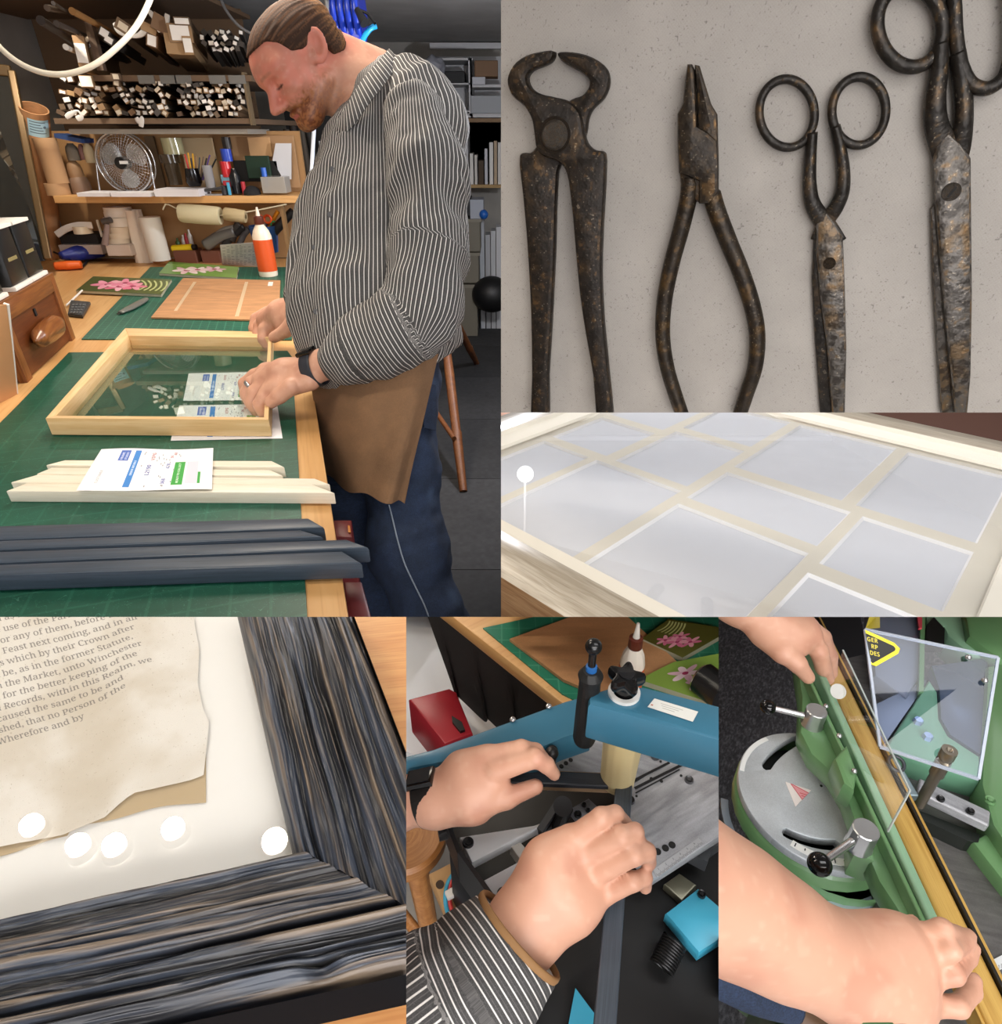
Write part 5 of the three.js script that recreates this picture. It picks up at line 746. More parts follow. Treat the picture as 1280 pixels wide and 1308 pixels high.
{
  const T = 1.72, man = thing('person', 'bearded man in a striped shirt and apron leaning over the bench', 'person');
  // ── head field ──
  const ear = [405, 54], hc0 = at(405, 61, 1.62), r = EYE.clone().sub(hc0).normalize(), e1 = V(1, 0, 0).addScaledVector(r, -r.x).normalize(), e2 = V().crossVectors(r, e1).normalize();
  const psi = 0.44, fwd = e1.clone().multiplyScalar(-0.806).addScaledVector(e2, -0.592).normalize().multiplyScalar(Math.cos(psi)).addScaledVector(r, Math.sin(psi)).normalize();
  const up = e1.clone().multiplyScalar(-0.592).addScaledVector(e2, 0.806); up.addScaledVector(fwd, -up.dot(fwd)).normalize(); const side = V().crossVectors(fwd, up).normalize(); if (side.dot(r) < 0) side.negate();
  const KX = 1.25, KY = 1.02, KZ = 1.2, hc = hc0.clone().addScaledVector(side, -0.07 * KZ).addScaledVector(fwd, 0.008 * KX);
  const loc = (x, y, z) => { const a = x - hc.x, b = y - hc.y, c = z - hc.z; return [(a * fwd.x + b * fwd.y + c * fwd.z) / KX, (a * up.x + b * up.y + c * up.z) / KY, (a * side.x + b * side.y + c * side.z) / KZ]; };
  const toW = (x, y, z) => hc.clone().addScaledVector(fwd, x * KX).addScaledVector(up, y * KY).addScaledVector(side, z * KZ);
  const ell = (x, y, z, cx, cy, cz, rx, ry, rz) => { const a = (x - cx) / rx, b = (y - cy) / ry, c = (z - cz) / rz, k = Math.sqrt(a * a + b * b + c * c); return (k - 1) * Math.min(rx, ry, rz) * (k < 1 ? 1 : 0.5 + 0.5 * Math.max(rx, ry, rz) / Math.min(rx, ry, rz) / (1 + (k - 1))); };
  const cap = (a, b, ra, rb) => capsule(V(...a), V(...b), ra, rb);
  const parts = [cap([0.012, -0.062, 0.05], [0.076, -0.096, 0.018], 0.02, 0.02), cap([0.074, -0.099, 0.012], [0.074, -0.099, -0.012], 0.022, 0.022), cap([0.088, 0.028, 0.012], [0.075, 0.034, 0.05], 0.015, 0.012), cap([0.064, -0.022, 0.036], [0.07, -0.03, 0.03], 0.03, 0.026)];
  const nose = [cap([0.094, 0.018, 0], [0.124, -0.03, 0], 0.0095, 0.0125), cap([0.11, -0.037, 0.011], [0.11, -0.037, -0.011], 0.0095, 0.0095)];
  const lips = [cap([0.094, -0.066, 0.018], [0.1, -0.064, 0], 0.0065, 0.008), cap([0.09, -0.078, 0.016], [0.096, -0.08, 0], 0.0065, 0.009)];
  const cran = (x, y, z) => ell(x, y, z, 0.006, 0.04, 0, 0.106, 0.082, 0.074);
  const neckW = [capsule(toW(-0.035, -0.045, 0), at(474, 118, 1.76), 0.062, 0.085), capsule(toW(0.01, -0.085, 0), at(456, 136, 1.74), 0.04, 0.06), capsule(toW(-0.06, -0.02, 0), at(478, 100, 1.78), 0.05, 0.075)];
  const headF = (X, Y, Z) => {
    const [x, y, z0] = loc(X, Y, Z), z = Math.abs(z0); let d = cran(x, y, z);
    d = smin(d, ell(x, y, z, 0.034, -0.028, 0, 0.064, 0.085, 0.06), 0.03);
    for (const p of parts) d = smin(d, p(x, y, z), 0.024);
    d = -smin(-d, Math.hypot(x - 0.104, y - 0.006, z - 0.032) - 0.015, 0.012);
    d = smin(d, Math.hypot(x - 0.082, y - 0.005, z - 0.031) - 0.0145, 0.004);
    for (const p of nose) d = smin(d, p(x, y, z), 0.01);
    d = smin(d, lips[0](x, y, z), 0.006); d = smin(d, lips[1](x, y, z), 0.006);
    // ear
    const ex = x + 0.008 + y * 0.25, ey = y - 0.004, ez = z - 0.072 - ex * -0.35; let e = ell(ex, ey, ez, 0, 0, 0, 0.023, 0.037, 0.0085); e = -smin(-e, ell(ex, ey, ez, 0.002, 0.004, 0.0095, 0.0155, 0.026, 0.0125), 0.0025); e = smin(e, ell(ex, ey, ez, 0.012, -0.004, 0.004, 0.004, 0.008, 0.006), 0.004); d = smin(d, e, 0.005);
    d *= 1.05; for (const n of neckW) d = smin(d, n(X, Y, Z), 0.022); return d;
  };
  const hb = new THREE.Box3(); for (const c of [[0.15, 0.14, 0.1], [-0.13, -0.15, -0.1], [0.15, -0.15, 0.1], [-0.13, 0.14, -0.1], [0.15, 0.14, -0.1], [-0.13, -0.15, 0.1]]) hb.expandByPoint(toW(...c)); hb.expandByPoint(at(455, 120, 1.6)); hb.expandByPoint(at(500, 130, 1.75));
  const head = nets(headF, hb, 0.0042), beardC = col('#7a4326'), beardD = col('#a5683e'), lipC = col('#b9605a'), browC = col('#8f6148'), redC = col('#d5836f'), lashC = col('#3a2018');
  paint(head, (p, n) => {
    const [x, y, z0] = loc(p.x, p.y, p.z), z = Math.abs(z0); let c = skinAt(p, redC.clone().lerp(skinA, sstep(-0.02, -0.09, y)));
    const st = n3(p.x * 220, p.y * 220, p.z * 220), jaw = sstep(-0.035, -0.07, y + 0.25 * Math.max(0, 0.02 - x) - 0.01 * (st - 0.5) * 4) * sstep(-0.02, 0.012, x) * sstep(-0.135, -0.11, y), chin = sstep(0.05, 0.07, x) * sstep(-0.052, -0.06, y), cheek = 1 - sstep(0.02, 0.045, 0.02 + 0.0) * 0;
    const front = Math.max(jaw * (0.45 + 0.4 * sstep(0.03, 0.07, x)), chin); c.lerp(st > 0.55 ? beardD : beardC, clamp(front * (0.8 + 0.6 * st)));
    const must = sstep(0.009, 0.004, Math.abs(y + 0.053 + z * 0.25)) * sstep(0.085, 0.095, x) * sstep(0.032, 0.024, z); c.lerp(beardC, must * 0.85);
    const lip = sstep(0.006, 0.003, Math.abs(y + 0.072)) * sstep(0.088, 0.094, x) * sstep(0.022, 0.017, z); c.lerp(lipC, lip * 0.8);
    const brow = sstep(0.006, 0.001, Math.abs(y - 0.034 + ((z - 0.026) * 6) ** 2 * 0.12)) * sstep(0.07, 0.085, x) * sstep(0.008, 0.016, z) * sstep(0.056, 0.036, z); c.lerp(browC, brow * 0.55 * (0.5 + st));
    const lash = sstep(0.0032, 0.0018, Math.abs(y + 0.0035 - (z - 0.031) ** 2 * 8)) * sstep(0.078, 0.083, x) * sstep(0.016, 0.019, z) * sstep(0.047, 0.044, z); c.lerp(lashC, lash * 0.9);  // dark lash colour along the eyelid
    return c;
  });
  // ── hands and arm cores ──
  const nearHand = [
    { k: 0.018, chains: [[J(470, 440, 1.55, 20), J(412, 466, 1.6, 18), J(392, 474, 1.62, 16.5), J(362, 478, 1.645, 18), J(336, 487, 1.67, 13)], [J(396, 486, 1.6, 13), J(356, 497, 1.625, 13), J(342, 500, 1.63, 10)], [J(380, 470, 1.64, 12), J(340, 474, 1.7, 11)]] },
    { k: 0.004, chains: [[J(342, 474, 1.7, 9.5), J(326, 480, 1.72, 9), J(313, 490, 1.73, 8.2), J(314, 506, 1.74, 7)], [J(338, 480, 1.685, 10), J(322, 490, 1.69, 9.5), J(315, 503, 1.695, 8.6), J(321, 517, 1.70, 7.4)]] },
    { k: 0.004, chains: [[J(340, 492, 1.655, 10), J(325, 501, 1.66, 9.2), J(321, 514, 1.665, 8.4), J(328, 526, 1.675, 7.2)], [J(349, 500, 1.625, 9), J(337, 507, 1.625, 8.6), J(331, 517, 1.63, 8), J(335, 527, 1.64, 7)]] },
    { k: 0.006, chains: [[J(372, 494, 1.59, 11), J(357, 506, 1.6, 9.5), J(346, 514, 1.61, 8)]] }];
  const farHand = [
    { k: 0.018, chains: [[J(420, 360, 1.95, 22), J(388, 391, 2.1, 16), J(360, 401, 2.14, 17), J(340, 409, 2.18, 12)], [J(385, 400, 2.08, 12), J(362, 412, 2.12, 12)]] },
    { k: 0.004, chains: [[J(342, 400, 2.22, 8.5), J(328, 408, 2.23, 8), J(325, 420, 2.23, 7.2), J(331, 432, 2.23, 6)], [J(345, 406, 2.19, 8.8), J(332, 416, 2.2, 8.2), J(330, 428, 2.2, 7.4), J(337, 440, 2.2, 6.2)]] },
    { k: 0.004, chains: [[J(350, 411, 2.15, 8.6), J(338, 421, 2.16, 8), J(336, 433, 2.16, 7.2), J(341, 442, 2.17, 6)]] },
    { k: 0.006, chains: [[J(378, 408, 2.07, 10), J(366, 422, 2.09, 8.5), J(350, 431, 2.11, 7)]] }];
  const hands = [nearHand, farHand].map((h) => paint(nets(bodyField(h, 0.007), boundsOf(h, 0.008), 0.0036), (p) => skinAt(p)));
  const core = [{ k: 0.05, chains: [[J(470, 440, 1.55, 16), J(535, 405, 1.53, 24), J(532, 180, 1.64, 22), J(485, 150, 1.76, 22)], [J(420, 360, 1.95, 16), J(440, 300, 1.9, 24), J(470, 150, 1.86, 30)], [J(480, 150, 1.78, 34), J(485, 300, 1.76, 55), J(490, 460, 1.76, 50)], [J(510, 480, 1.74, 34), J(520, 700, 1.71, 34), J(566, 860, 1.68, 30)], [J(465, 480, 1.86, 34), J(458, 640, 1.9, 30), J(505, 830, 2.0, 26)]] }];
  const coreG = paint(nets(bodyField(core, 0.05), boundsOf(core, 0.02), 0.014), () => skinA);
  const body = part(man, 'body', mergeGeometries([head, ...hands, coreG].map((g) => clean(g.toNonIndexed()))), skinM, 'reddish fair skin, bearded face looking down');
  // ── hair ──
  const yh = (x) => { const K = [[-0.2, -0.06], [-0.07, -0.05], [-0.036, -0.035], [-0.028, 0.02], [-0.01, 0.034], [0.008, 0.018], [0.02, 0.019], [0.041, 0.032], [0.05, 0.06], [0.064, 0.082], [0.13, 0.092]]; for (let i = 1; i < K.length; i++) if (x <= K[i][0]) return lerp(K[i - 1][1], K[i][1], (x - K[i - 1][0]) / (K[i][0] - K[i - 1][0])); return 0.09; };
  const hairF = (X, Y, Z) => { const [x, y, z] = loc(X, Y, Z); const st = n3(x * 22 + 4, Math.atan2(z, y - 0.02) * 34, 2); const shell = ell(x, y, z, 0.004, 0.041, 0, 0.1095, 0.087, 0.0785) + (st - 0.5) * 0.004; const nape = ell(x, y, z, -0.05, -0.025, 0, 0.05, 0.06, 0.062) + (st - 0.5) * 0.006; return Math.max(smin(shell, nape, 0.02), (yh(x) - y) * 0.6) * 1.02; };
  const hair = nets(hairF, hb, 0.0042), hA = col('#3a2a22'), hB = col('#6b4a34');
  paint(hair, (p) => { const [x, y, z] = loc(p.x, p.y, p.z), st = n3(x * 14, Math.atan2(z, y - 0.02) * 46, 5); return hA.clone().lerp(hB, sstep(0.45, 0.85, st) * 0.7).lerp(col('#b07f50'), sstep(-0.045, -0.085, x) * 0.55 * st); });
  part(man, 'hair', hair, new THREE.MeshPhysicalMaterial({ vertexColors: true, roughness: 0.75, specularIntensity: 0.3, side: THREE.DoubleSide }), 'short swept back brown hair');
  // ── shirt ──
  const fold = (f, amp, sx, sy, sz) => (x, y, z) => f(x, y, z) + amp * (n3(x * sx, y * sy, z * sz) - 0.5) + amp * 0.5 * (n3(x * sx * 2.3 + 5, y * sy * 2.3, z * sz * 2.3) - 0.5);
  const torso = [{ k: 0.12, chains: [[J(482, 164, 1.79, 36), J(486, 196, 1.77, 56), J(478, 300, 1.76, 74), J(476, 400, 1.75, 80), J(486, 452, 1.74, 80)], [J(490, 112, 1.80, 24), J(518, 132, 1.745, 33), J(546, 162, 1.70, 37), J(535, 300, 1.74, 46), J(530, 430, 1.74, 44)], [J(454, 205, 1.77, 26), J(441, 300, 1.77, 34), J(425, 370, 1.78, 36), J(430, 430, 1.76, 34)]] }];
  const hemN = V(0.22, 1, 0).normalize(), hemP = at(430, 497, 1.7), tF0 = fold(bodyField(torso, 0.05), 0.022, 16, 7, 16);
  const tF = (x, y, z) => Math.max(tF0(x, y, z), (hemP.x - x) * hemN.x * -1 * -1 * 0 + -((x - hemP.x) * -0.26 + (y - hemP.y)) * 0.9);
  const tg = nets(tF, boundsOf(torso, 0.03), 0.009);
  axisUV(tg, [at(480, 90, 1.74), at(482, 480, 1.74)], 0.185);
  const shirt = part(man, 'shirt', tg, shirtM, 'dark grey shirt with thin white stripes');
  const sl = (ch, pts, rad, cuff, amp) => { const g = nets(fold(bodyField(ch, 0.03), amp, 18, 12, 18), boundsOf(ch, 0.02), 0.0075); return axisUV(g, pts, rad, { cuff }); };
  const nearS = [{ k: 0.06, chains: [[J(531, 152, 1.63, 40), J(547, 225, 1.58, 45), J(548, 320, 1.545, 44), J(540, 392, 1.53, 46), J(500, 430, 1.545, 40), J(462, 446, 1.562, 34), J(434, 458, 1.58, 29)]] }];
  part(shirt, 'sleeve', sl(nearS, [[528, 100, 1.63], [548, 320, 1.545], [532, 408, 1.53], [455, 448, 1.565], [420, 464, 1.59]].map((a) => at(...a)), 0.095, 0.74, 0.02), shirtM);
  const farS = [{ k: 0.05, chains: [[J(455, 200, 1.9, 32), J(432, 300, 1.95, 30), J(408, 350, 2.0, 28), J(386, 377, 2.07, 23)]] }];
  part(shirt, 'sleeve', sl(farS, [[455, 200, 1.9], [432, 300, 1.95], [380, 385, 2.08]].map((a) => at(...a)), 0.075, 0.5, 0.012), shirtM);
  const cIn = [[430, 158, 1.63], [444, 136, 1.61], [460, 108, 1.61], [480, 84, 1.63], [497, 64, 1.68]].map((a) => at(...a)), cOut = [[422, 178, 1.66], [447, 166, 1.6], [472, 132, 1.59], [494, 104, 1.61], [508, 78, 1.67]].map((a) => at(...a)), cvI = new THREE.CatmullRomCurve3(cIn), cvO = new THREE.CatmullRomCurve3(cOut);
  const cg = sheet((u, v) => cvI.getPoint(u).lerp(cvO.getPoint(u), v).addScaledVector(r, 0.012 * Math.sin(v * 3)), 24, 6, 0.004); const cu = cg.attributes.uv; for (let i = 0; i < cu.count; i++) cu.setXY(i, cu.getX(i) * 0.26, cu.getY(i) * 0.06);
  part(shirt, 'collar', cg, shirtM);
  for (const [x, y] of [[424, 216], [421, 274], [401, 316], [403, 398]]) { const d = dir(x, y).normalize(); let t = 1.2; for (let i = 0; i < 60; i++) { const p = EYE.clone().addScaledVector(d, t), f = tF(p.x, p.y, p.z); if (f < 0.001) break; t += Math.max(f * 0.8, 0.002); } const p = EYE.clone().addScaledVector(d, t - 0.002); part(shirt, 'button', lathe([[0, 0.002], [0.006, 0.002], [0.007, 0], [0, 0]], p, d.clone().negate(), 12), M('#26211f', 0.4)); }
  // ── jeans, apron ──
  const legs = [{ k: 0.06, chains: [[J(512, 470, 1.74, 50), J(513, 600, 1.74, 44), J(520, 700, 1.71, 46), J(556, 812, 1.68, 42), J(572, 880, 1.66, 40)], [J(465, 480, 1.86, 44), J(452, 640, 1.9, 38), J(478, 730, 1.95, 34), J(515, 850, 2.0, 32)]] }];
  const jg = nets(fold(bodyField(legs, 0.04), 0.016, 10, 22, 10), boundsOf(legs, 0.02), 0.009); axisUV(jg, [at(512, 450, 1.74), at(520, 700, 1.71), at(572, 880, 1.66)], 0.11);
  const jeans = part(man, 'jeans', jg, denimM, 'worn blue jeans');
  const surf = (px, py, f, off) => { const d = dir(px, py), n = d.clone().normalize(); let t = 1.0; const L = d.length(); for (let i = 0; i < 80; i++) { const p = EYE.clone().addScaledVector(n, t), e = f(p.x, p.y, p.z); if (e < 0.001) break; t += Math.max(e * 0.7, 0.002); if (t > 3) return null; } return EYE.clone().addScaledVector(n, t - off); };
  const jF = bodyField(legs, 0.04), seam = [[497, 645], [502, 665], [508, 690], [517, 720], [531, 750], [543, 775], [552, 800]].map(([x, y]) => surf(x, y, jF, 0.006)).filter(Boolean);
  part(jeans, 'seam', tube(seam, 0.002, 30, 6), M('#8f9aa8', 0.8)); part(jeans, 'pocket', uvBox(sheet((u, v) => surf(lerp(541, 556, u), lerp(488, 546, v) + u * 4, jF, 0.010), 4, 8, 0.002)), denimM);
  const apT = tex(128, 128, (u, v, x, y) => { const k = 0.86 + 0.2 * fbm(u * 5, v * 5, 3, 5, 5) + 0.08 * (hash(x, y) - 0.5); return [128 * k, 96 * k, 68 * k]; }, { size: 0.3 });
  const top = [[398, 486, 1.78], [430, 484, 1.65], [480, 474, 1.585], [530, 460, 1.575], [559, 452, 1.62]].map((a) => at(...a)), bot = [[418, 606, 1.80], [440, 622, 1.66], [470, 634, 1.58], [498, 641, 1.56], [517, 643, 1.585]].map((a) => at(...a)), cT = new THREE.CatmullRomCurve3(top), cB = new THREE.CatmullRomCurve3(bot);
  const ag = sheet((u, v) => cT.getPoint(u).lerp(cB.getPoint(u), v).addScaledVector(r, 0.012 * Math.sin(u * 16 + v * 3) * v), 40, 20, 0.004); const au = ag.attributes.uv; for (let i = 0; i < au.count; i++) au.setXY(i, au.getX(i) * 0.4, au.getY(i) * 0.4);
  part(man, 'apron', ag, M('#ffffff', 0.9, { map: apT }), 'brown canvas apron');
  // ── watch and ring ──
  const wc = at(402, 471, 1.605), wa = at(380, 476, 1.63).sub(at(425, 462, 1.58)).normalize(), w1 = EYE.clone().sub(wc).addScaledVector(wa, -EYE.clone().sub(wc).dot(wa)).normalize(), w2 = V().crossVectors(wa, w1), ringP = []; for (let i = 0; i < 28; i++) { const a = i / 28 * 6.2832; ringP.push(wc.clone().addScaledVector(w1, Math.cos(a) * 0.039).addScaledVector(w2, Math.sin(a) * 0.045)); }
  const watch = part(man, 'watch', sweep(ringP, () => [0.0022, 0.017], wa, 48, 10, true), M('#2b2e36', 0.45), 'dark smart watch');
  const fN = w2.clone().multiplyScalar(w2.y > 0 ? 1 : -1).addScaledVector(w1, 0.25).normalize(), fcn = wc.clone().addScaledVector(fN, 0.047), ff = new Frame(fcn, wa, V().crossVectors(fN, wa)); const s = 0.021, rc = [[-s, -s * 0.8], [s, -s * 0.8], [s, s * 0.8], [-s, s * 0.8]];
  part(watch, 'screen', slab(ff, rc, -0.006, 0.006, { bevel: 0.004 }), M('#08080a', 0.12));
  const rg = at(321, 494, 1.685), ra = at(318, 500, 1.69).sub(at(330, 487, 1.687)).normalize(); part(man, 'ring', sweep([...Array(20).keys()].map((i) => { const b1 = V().crossVectors(ra, V(0, 1, 0)).normalize(), b2 = V().crossVectors(ra, b1); return rg.clone().addScaledVector(b1, Math.cos(i / 20 * 6.2832) * 0.0205).addScaledVector(b2, Math.sin(i / 20 * 6.2832) * 0.0205); }), () => [0.0018, 0.005], ra, 30, 8, true), metal('#d0d0d2', 0.2), 'silver ring');
}
// ───────────── station: underpinner with two hands ─────────────
SET = 5;
const riseTo = (b, py) => { const d = dir(640, py); return b.clone().setY(EYE.y + b.z * d.y / d.z); };
const steelT = tex(256, 256, (u, v, x, y) => { const k = 150 + 60 * fbm(u * 5, v * 40, 3, 5, 40) + 30 * fbm(u * 6, v * 6, 3, 6, 6) - 20 + (hash(x, y) - 0.5) * 14; return [k, k, k * 1.02]; }, { size: 0.18 });
const steelM = M('#eceef0', 0.33, { map: steelT, metalness: 0.25 }), steelDull = M('#b8b8ba', 0.45, { map: steelT, metalness: 0.25 });
const bolt = (p, r, n = V(0, 1, 0)) => merge([lathe([[0, 0.003], [r * 0.45, 0.003], [r * 0.45, 0.001], [r * 0.9, 0.0035], [r, 0.002], [r, 0]], p, n, 18)]);
const hand = (groups, cell = 0.0026, kk = 0.0045) => paint(nets(bodyField(groups, kk), boundsOf(groups, 0.006), cell), (p) => skinAt(p));
{
  struct('floor', flat([[400, 900], [400, 700], [760, 700], [760, 1000], [600, 1000]], 0.46, 0.44), M('#f4f4f2', 0.8));
  struct('floor', flat([[380, 900], [1000, 900], [1100, 1500], [300, 1500]], 0.30, 0.28), M('#8f8b86', 0.85));
  const BT = 0.80, top5 = [[558, 772], [722, 901], [800, 962], [940, 1075], [1050, 1000], [1000, 690], [540, 690]];
  const b = thing('workbench', 'pale wooden bench top beyond the blue joining machine', 'bench');
  part(b, 'worktop', flat(top5, BT, BT - 0.028, { bevel: 0.003, grain: V(0.8, 0, -0.6) }), M('#ffffff', 0.4, { map: benchT }));
  const c0 = onY(543, 772, BT - 0.03), c1 = onY(745, 918, BT - 0.03), d0 = onY(576, 884, 0.50), d1 = onY(745, 1010, 0.50);
  solo('bench_curtain', 'black cloth curtain hanging in folds under the bench', 'curtain', uvBox(sheet((u, v) => c0.clone().lerp(c1, u).lerp(d0.clone().lerp(d1, u), v).add(V(0.012, 0, 0.016).multiplyScalar(Math.sin(u * 26 + v * 2) * (0.4 + v))), 90, 10, 0.003)), M('#221d1a', 0.9));
  const rb = thing('toolbox', 'red metal toolbox with a black catch beside the curtain', 'toolbox');
  part(rb, 'case', flat([[522, 893], [574, 879], [583, 884], [604, 936], [568, 950]], 0.60, 0.50, { bevel: 0.004 }), M('#b02833', 0.35));
  part(rb, 'catch', flat([[577, 914], [590, 922], [594, 932], [588, 934], [578, 922]], 0.606, 0.60), blackM);
  const matT5 = tex(256, 256, (u, v) => { const n = fbm(u * 6, v * 6, 3, 6, 6), gx = (u * 10) % 1, gy = (v * 10) % 1; let c = [30 + n * 20, 108 + n * 24, 84 + n * 20]; if (Math.min(gx, gy) < 0.06) c = mixc(c, [120, 180, 150], 0.4); return c; }, { size: 0.3 });
  solo('cutting_mat', 'green cutting mat under the brown card and orange glue bottle', 'cutting mat', flat([[617, 802], [700, 784], [900, 765], [1000, 880], [905, 905], [770, 912], [718, 886]], BT + 0.003, BT + 0.0002), M('#ffffff', 0.3, { map: matT5 }));
  solo('card_sheet', 'brown card sheet on the mat beyond the blue machine', 'card', flat([[651, 816], [745, 782], [800, 786], [866, 846], [772, 890], [720, 868]], BT + 0.010, BT + 0.004), M('#ffffff', 0.45, { map: kraft }));
  for (const [q, l, p] of [[[[854, 791], [935, 804], [872, 840], [820, 816]], 'flat print of deep pink orchids near the black can', 0], [[[860, 846], [945, 830], [930, 905], [816, 868]], 'flat print of pale pink flowers on green near the black can', 1]]) {
    const T = canvasTex(400, 300, (g, W, H) => { g.fillStyle = p ? '#86a548' : '#5c5c28'; g.fillRect(0, 0, W, H); if (!p) { g.strokeStyle = '#c9cd86'; g.lineWidth = 9; for (let i = 0; i < 6; i++) { g.beginPath(); g.moveTo(20 + i * 20, 280); g.quadraticCurveTo(60 + i * 22, 200, 30 + i * 30, 130); g.stroke(); } } for (const [x, y, s] of p ? [[150, 150, 60], [240, 90, 42]] : [[150, 70, 44], [230, 90, 50], [300, 120, 44], [200, 140, 40]]) { for (let k = 0; k < 6; k++) { const a = k * 1.05 + x; g.fillStyle = p ? (k % 2 ? '#f3d8dd' : '#e8bcc9') : (k % 2 ? '#f0a8ba' : '#e0789a'); g.beginPath(); g.ellipse(x + Math.cos(a) * s * 0.7, y + Math.sin(a) * s * 0.7, s * 0.7, s * 0.3, a, 0, 7); g.fill(); } g.fillStyle = '#b23862'; g.beginPath(); g.arc(x, y, s * 0.25, 0, 7); g.fill(); } });
    const t = thing('flower_print', l, 'picture'), [g, m] = printQuad(q, BT + 0.014, T, { rough: 0.3 }); part(t, 'print', g, m); part(t, 'backing', flat(q, BT + 0.0135, BT + 0.0035), M('#a8a48c', 0.7));
  }
  { const t = thing('glue_bottle', 'white glue bottle with an orange label behind the star knob', 'bottle'), p = onY(803, 880, BT + 0.011), s = 0.00107; part(t, 'body', lathe([[0, 0], [17, 0], [17.5, 4], [17.5, 40], [15, 52], [9, 64], [0, 64]].map(([r, h]) => [r * s, h * s * 1.3]), p), M('#e9e0d2', 0.35)); part(t, 'label', lathe([[17.9, 2], [17.9, 38]].map(([r, h]) => [r * s, h * s * 1.3]), p), M('#cf5a22', 0.45)); part(t, 'cap', lathe([[9.5, 63], [10, 64], [9.5, 76], [5, 77]].map(([r, h]) => [r * s, h * s * 1.3]), p), M('#5e281c', 0.4)); part(t, 'nozzle', lathe([[5, 76], [2, 96], [0, 96]].map(([r, h]) => [r * s, h * s * 1.3]), p), M('#d9d4cc', 0.4)); }
  { const t = thing('drink_can', 'black can with a silver rim lying by the prints', 'can'), a = onY(897, 866, BT + 0.035), e = onY(925, 888, BT + 0.035); part(t, 'body', rod(a, e, 0.026), M('#121213', 0.3)); part(t, 'rim', rod(a.clone().lerp(e, -0.1), a, 0.022, 0.026), chromeM); }
  // ── the joining machine ──
  const teal = M('#37708a', 0.38, { clearcoat: 0.2 }), m = thing('joining_machine', 'blue and black frame joining machine with steel plates', 'machine');
  part(m, 'body', flat([[585, 1000], [700, 985], [930, 1040], [1000, 1330], [1000, 1500], [690, 1500], [640, 1180], [572, 1060]], 0.79, 0.45, { bevel: 0.006 }), M('#121213', 0.5), 'black machine body');
  const beam = part(m, 'beam', flat([[500, 970], [554, 956], [722, 895], [752, 887], [756, 930], [720, 942], [687, 957], [580, 970], [505, 985]], 0.93, 0.885, { bevel: 0.004 }), teal, 'blue beam');
  for (const [x, y] of [[655, 919], [701, 902]]) part(beam, 'bolt', ball(onY(x, y, 0.932), 0.004, 1, 0.7, 1), chromeM);
  part(m, 'edge_strip', flat([[500, 972], [575, 968], [572, 984], [500, 988]], 0.90, 0.86, { bevel: 0.002 }), steelDull);
  part(m, 'base_plate', flat([[636, 978], [722, 942], [762, 934], [814, 938], [864, 968], [800, 1004], [700, 1002]], 0.852, 0.838, { bevel: 0.002, grain: V(1, 0, 0.4) }), steelM);
  const rp = part(m, 'bed_plate', flat([[801, 1005], [878, 957], [906, 970], [935, 984], [935, 1058], [834, 1123], [802, 1088]], 0.853, 0.838, { bevel: 0.002, grain: V(1, 0, -0.6) }), steelM);
  for (const [A, B, w] of [[[800, 1002], [855, 974], 3], [[811, 1007], [883, 971], 3.4], [[812, 1013], [868, 983], 1.4]]) part(rp, 'slot', bar(onY(...A, 0.8535), onY(...B, 0.8535), unit(w, 0.75), 0.0012), blackM);
  for (const [x, y, r] of [[837, 967, 6], [880, 997, 6], [805, 1023, 6]]) part(rp, 'screw', bolt(onY(x, y, 0.853), unit(r, 0.75)), M('#5a5a5c', 0.35, { metalness: 0.6 }));
  for (const [x, y, r] of [[840, 1088, 4.4], [850, 1083.5, 4.4], [858.5, 1079.5, 4.4], [832, 995, 2.4], [845, 998, 2.2], [813, 1017, 1.6], [870, 991, 1.8], [844, 973, 1.8]]) part(rp, 'hole', lathe([[0, 0.0008], [unit(r, 0.72), 0.0008], [unit(r, 0.72), 0]], onY(x, y, 0.853)), M('#0b0b0c', 0.7));
  const rulerT = canvasTex(512, 64, (g, W, H) => { g.fillStyle = '#b4b6ba'; g.fillRect(0, 0, W, H); g.fillStyle = '#34363a'; for (let i = 0; i < 60; i++) g.fillRect(8 + i * 8.4, i % 5 ? 44 : 34, 2, 20); g.font = '22px sans-serif'; for (let i = 0; i < 6; i++) g.fillText(String(i + 1), 40 + i * 80, 28); });
  const rq = [[834, 1111], [892, 1070], [899, 1077], [840, 1121]].map(([x, y]) => onY(x, y, 0.8545)); part(rp, 'ruler', quad(rq[3], rq[2], rq[1], rq[0]), new THREE.MeshPhysicalMaterial({ map: rulerT, roughness: 0.4, metalness: 0.3, side: THREE.DoubleSide }));
  for (const [x, y] of [[717, 979], [723, 975], [729, 971]]) part(m, 'hole', lathe([[0, 0.0008], [0.0028, 0.0008], [0.0028, 0]], onY(x, y, 0.852)), M('#0b0b0c', 0.7));
  // pressure arm, knob, cylinder
  const arm = part(m, 'pressure_arm', flat([[752, 891], [757, 884], [780, 877], [822, 876], [940, 906], [940, 952], [752, 899]], 1.04, 0.985, { bevel: 0.005 }), teal, 'blue pressure arm');
  const lq = [[836, 892], [892, 909], [885, 922], [827, 903]].map(([x, y]) => onY(x, y, 1.041)); const plT = canvasTex(256, 96, (g) => { g.fillStyle = '#dcdcd6'; g.fillRect(0, 0, 256, 96); g.fillStyle = '#a9a9a4'; for (let i = 0; i < 3; i++) g.fillRect(50 + i * 12, 26 + i * 18, 130 - i * 30, 5); g.fillStyle = '#b8705a'; g.fillRect(8, 60, 12, 12); });
  part(arm, 'name_plate', quad(lq[3], lq[2], lq[1], lq[0]), new THREE.MeshPhysicalMaterial({ map: plT, roughness: 0.5, side: THREE.DoubleSide }));
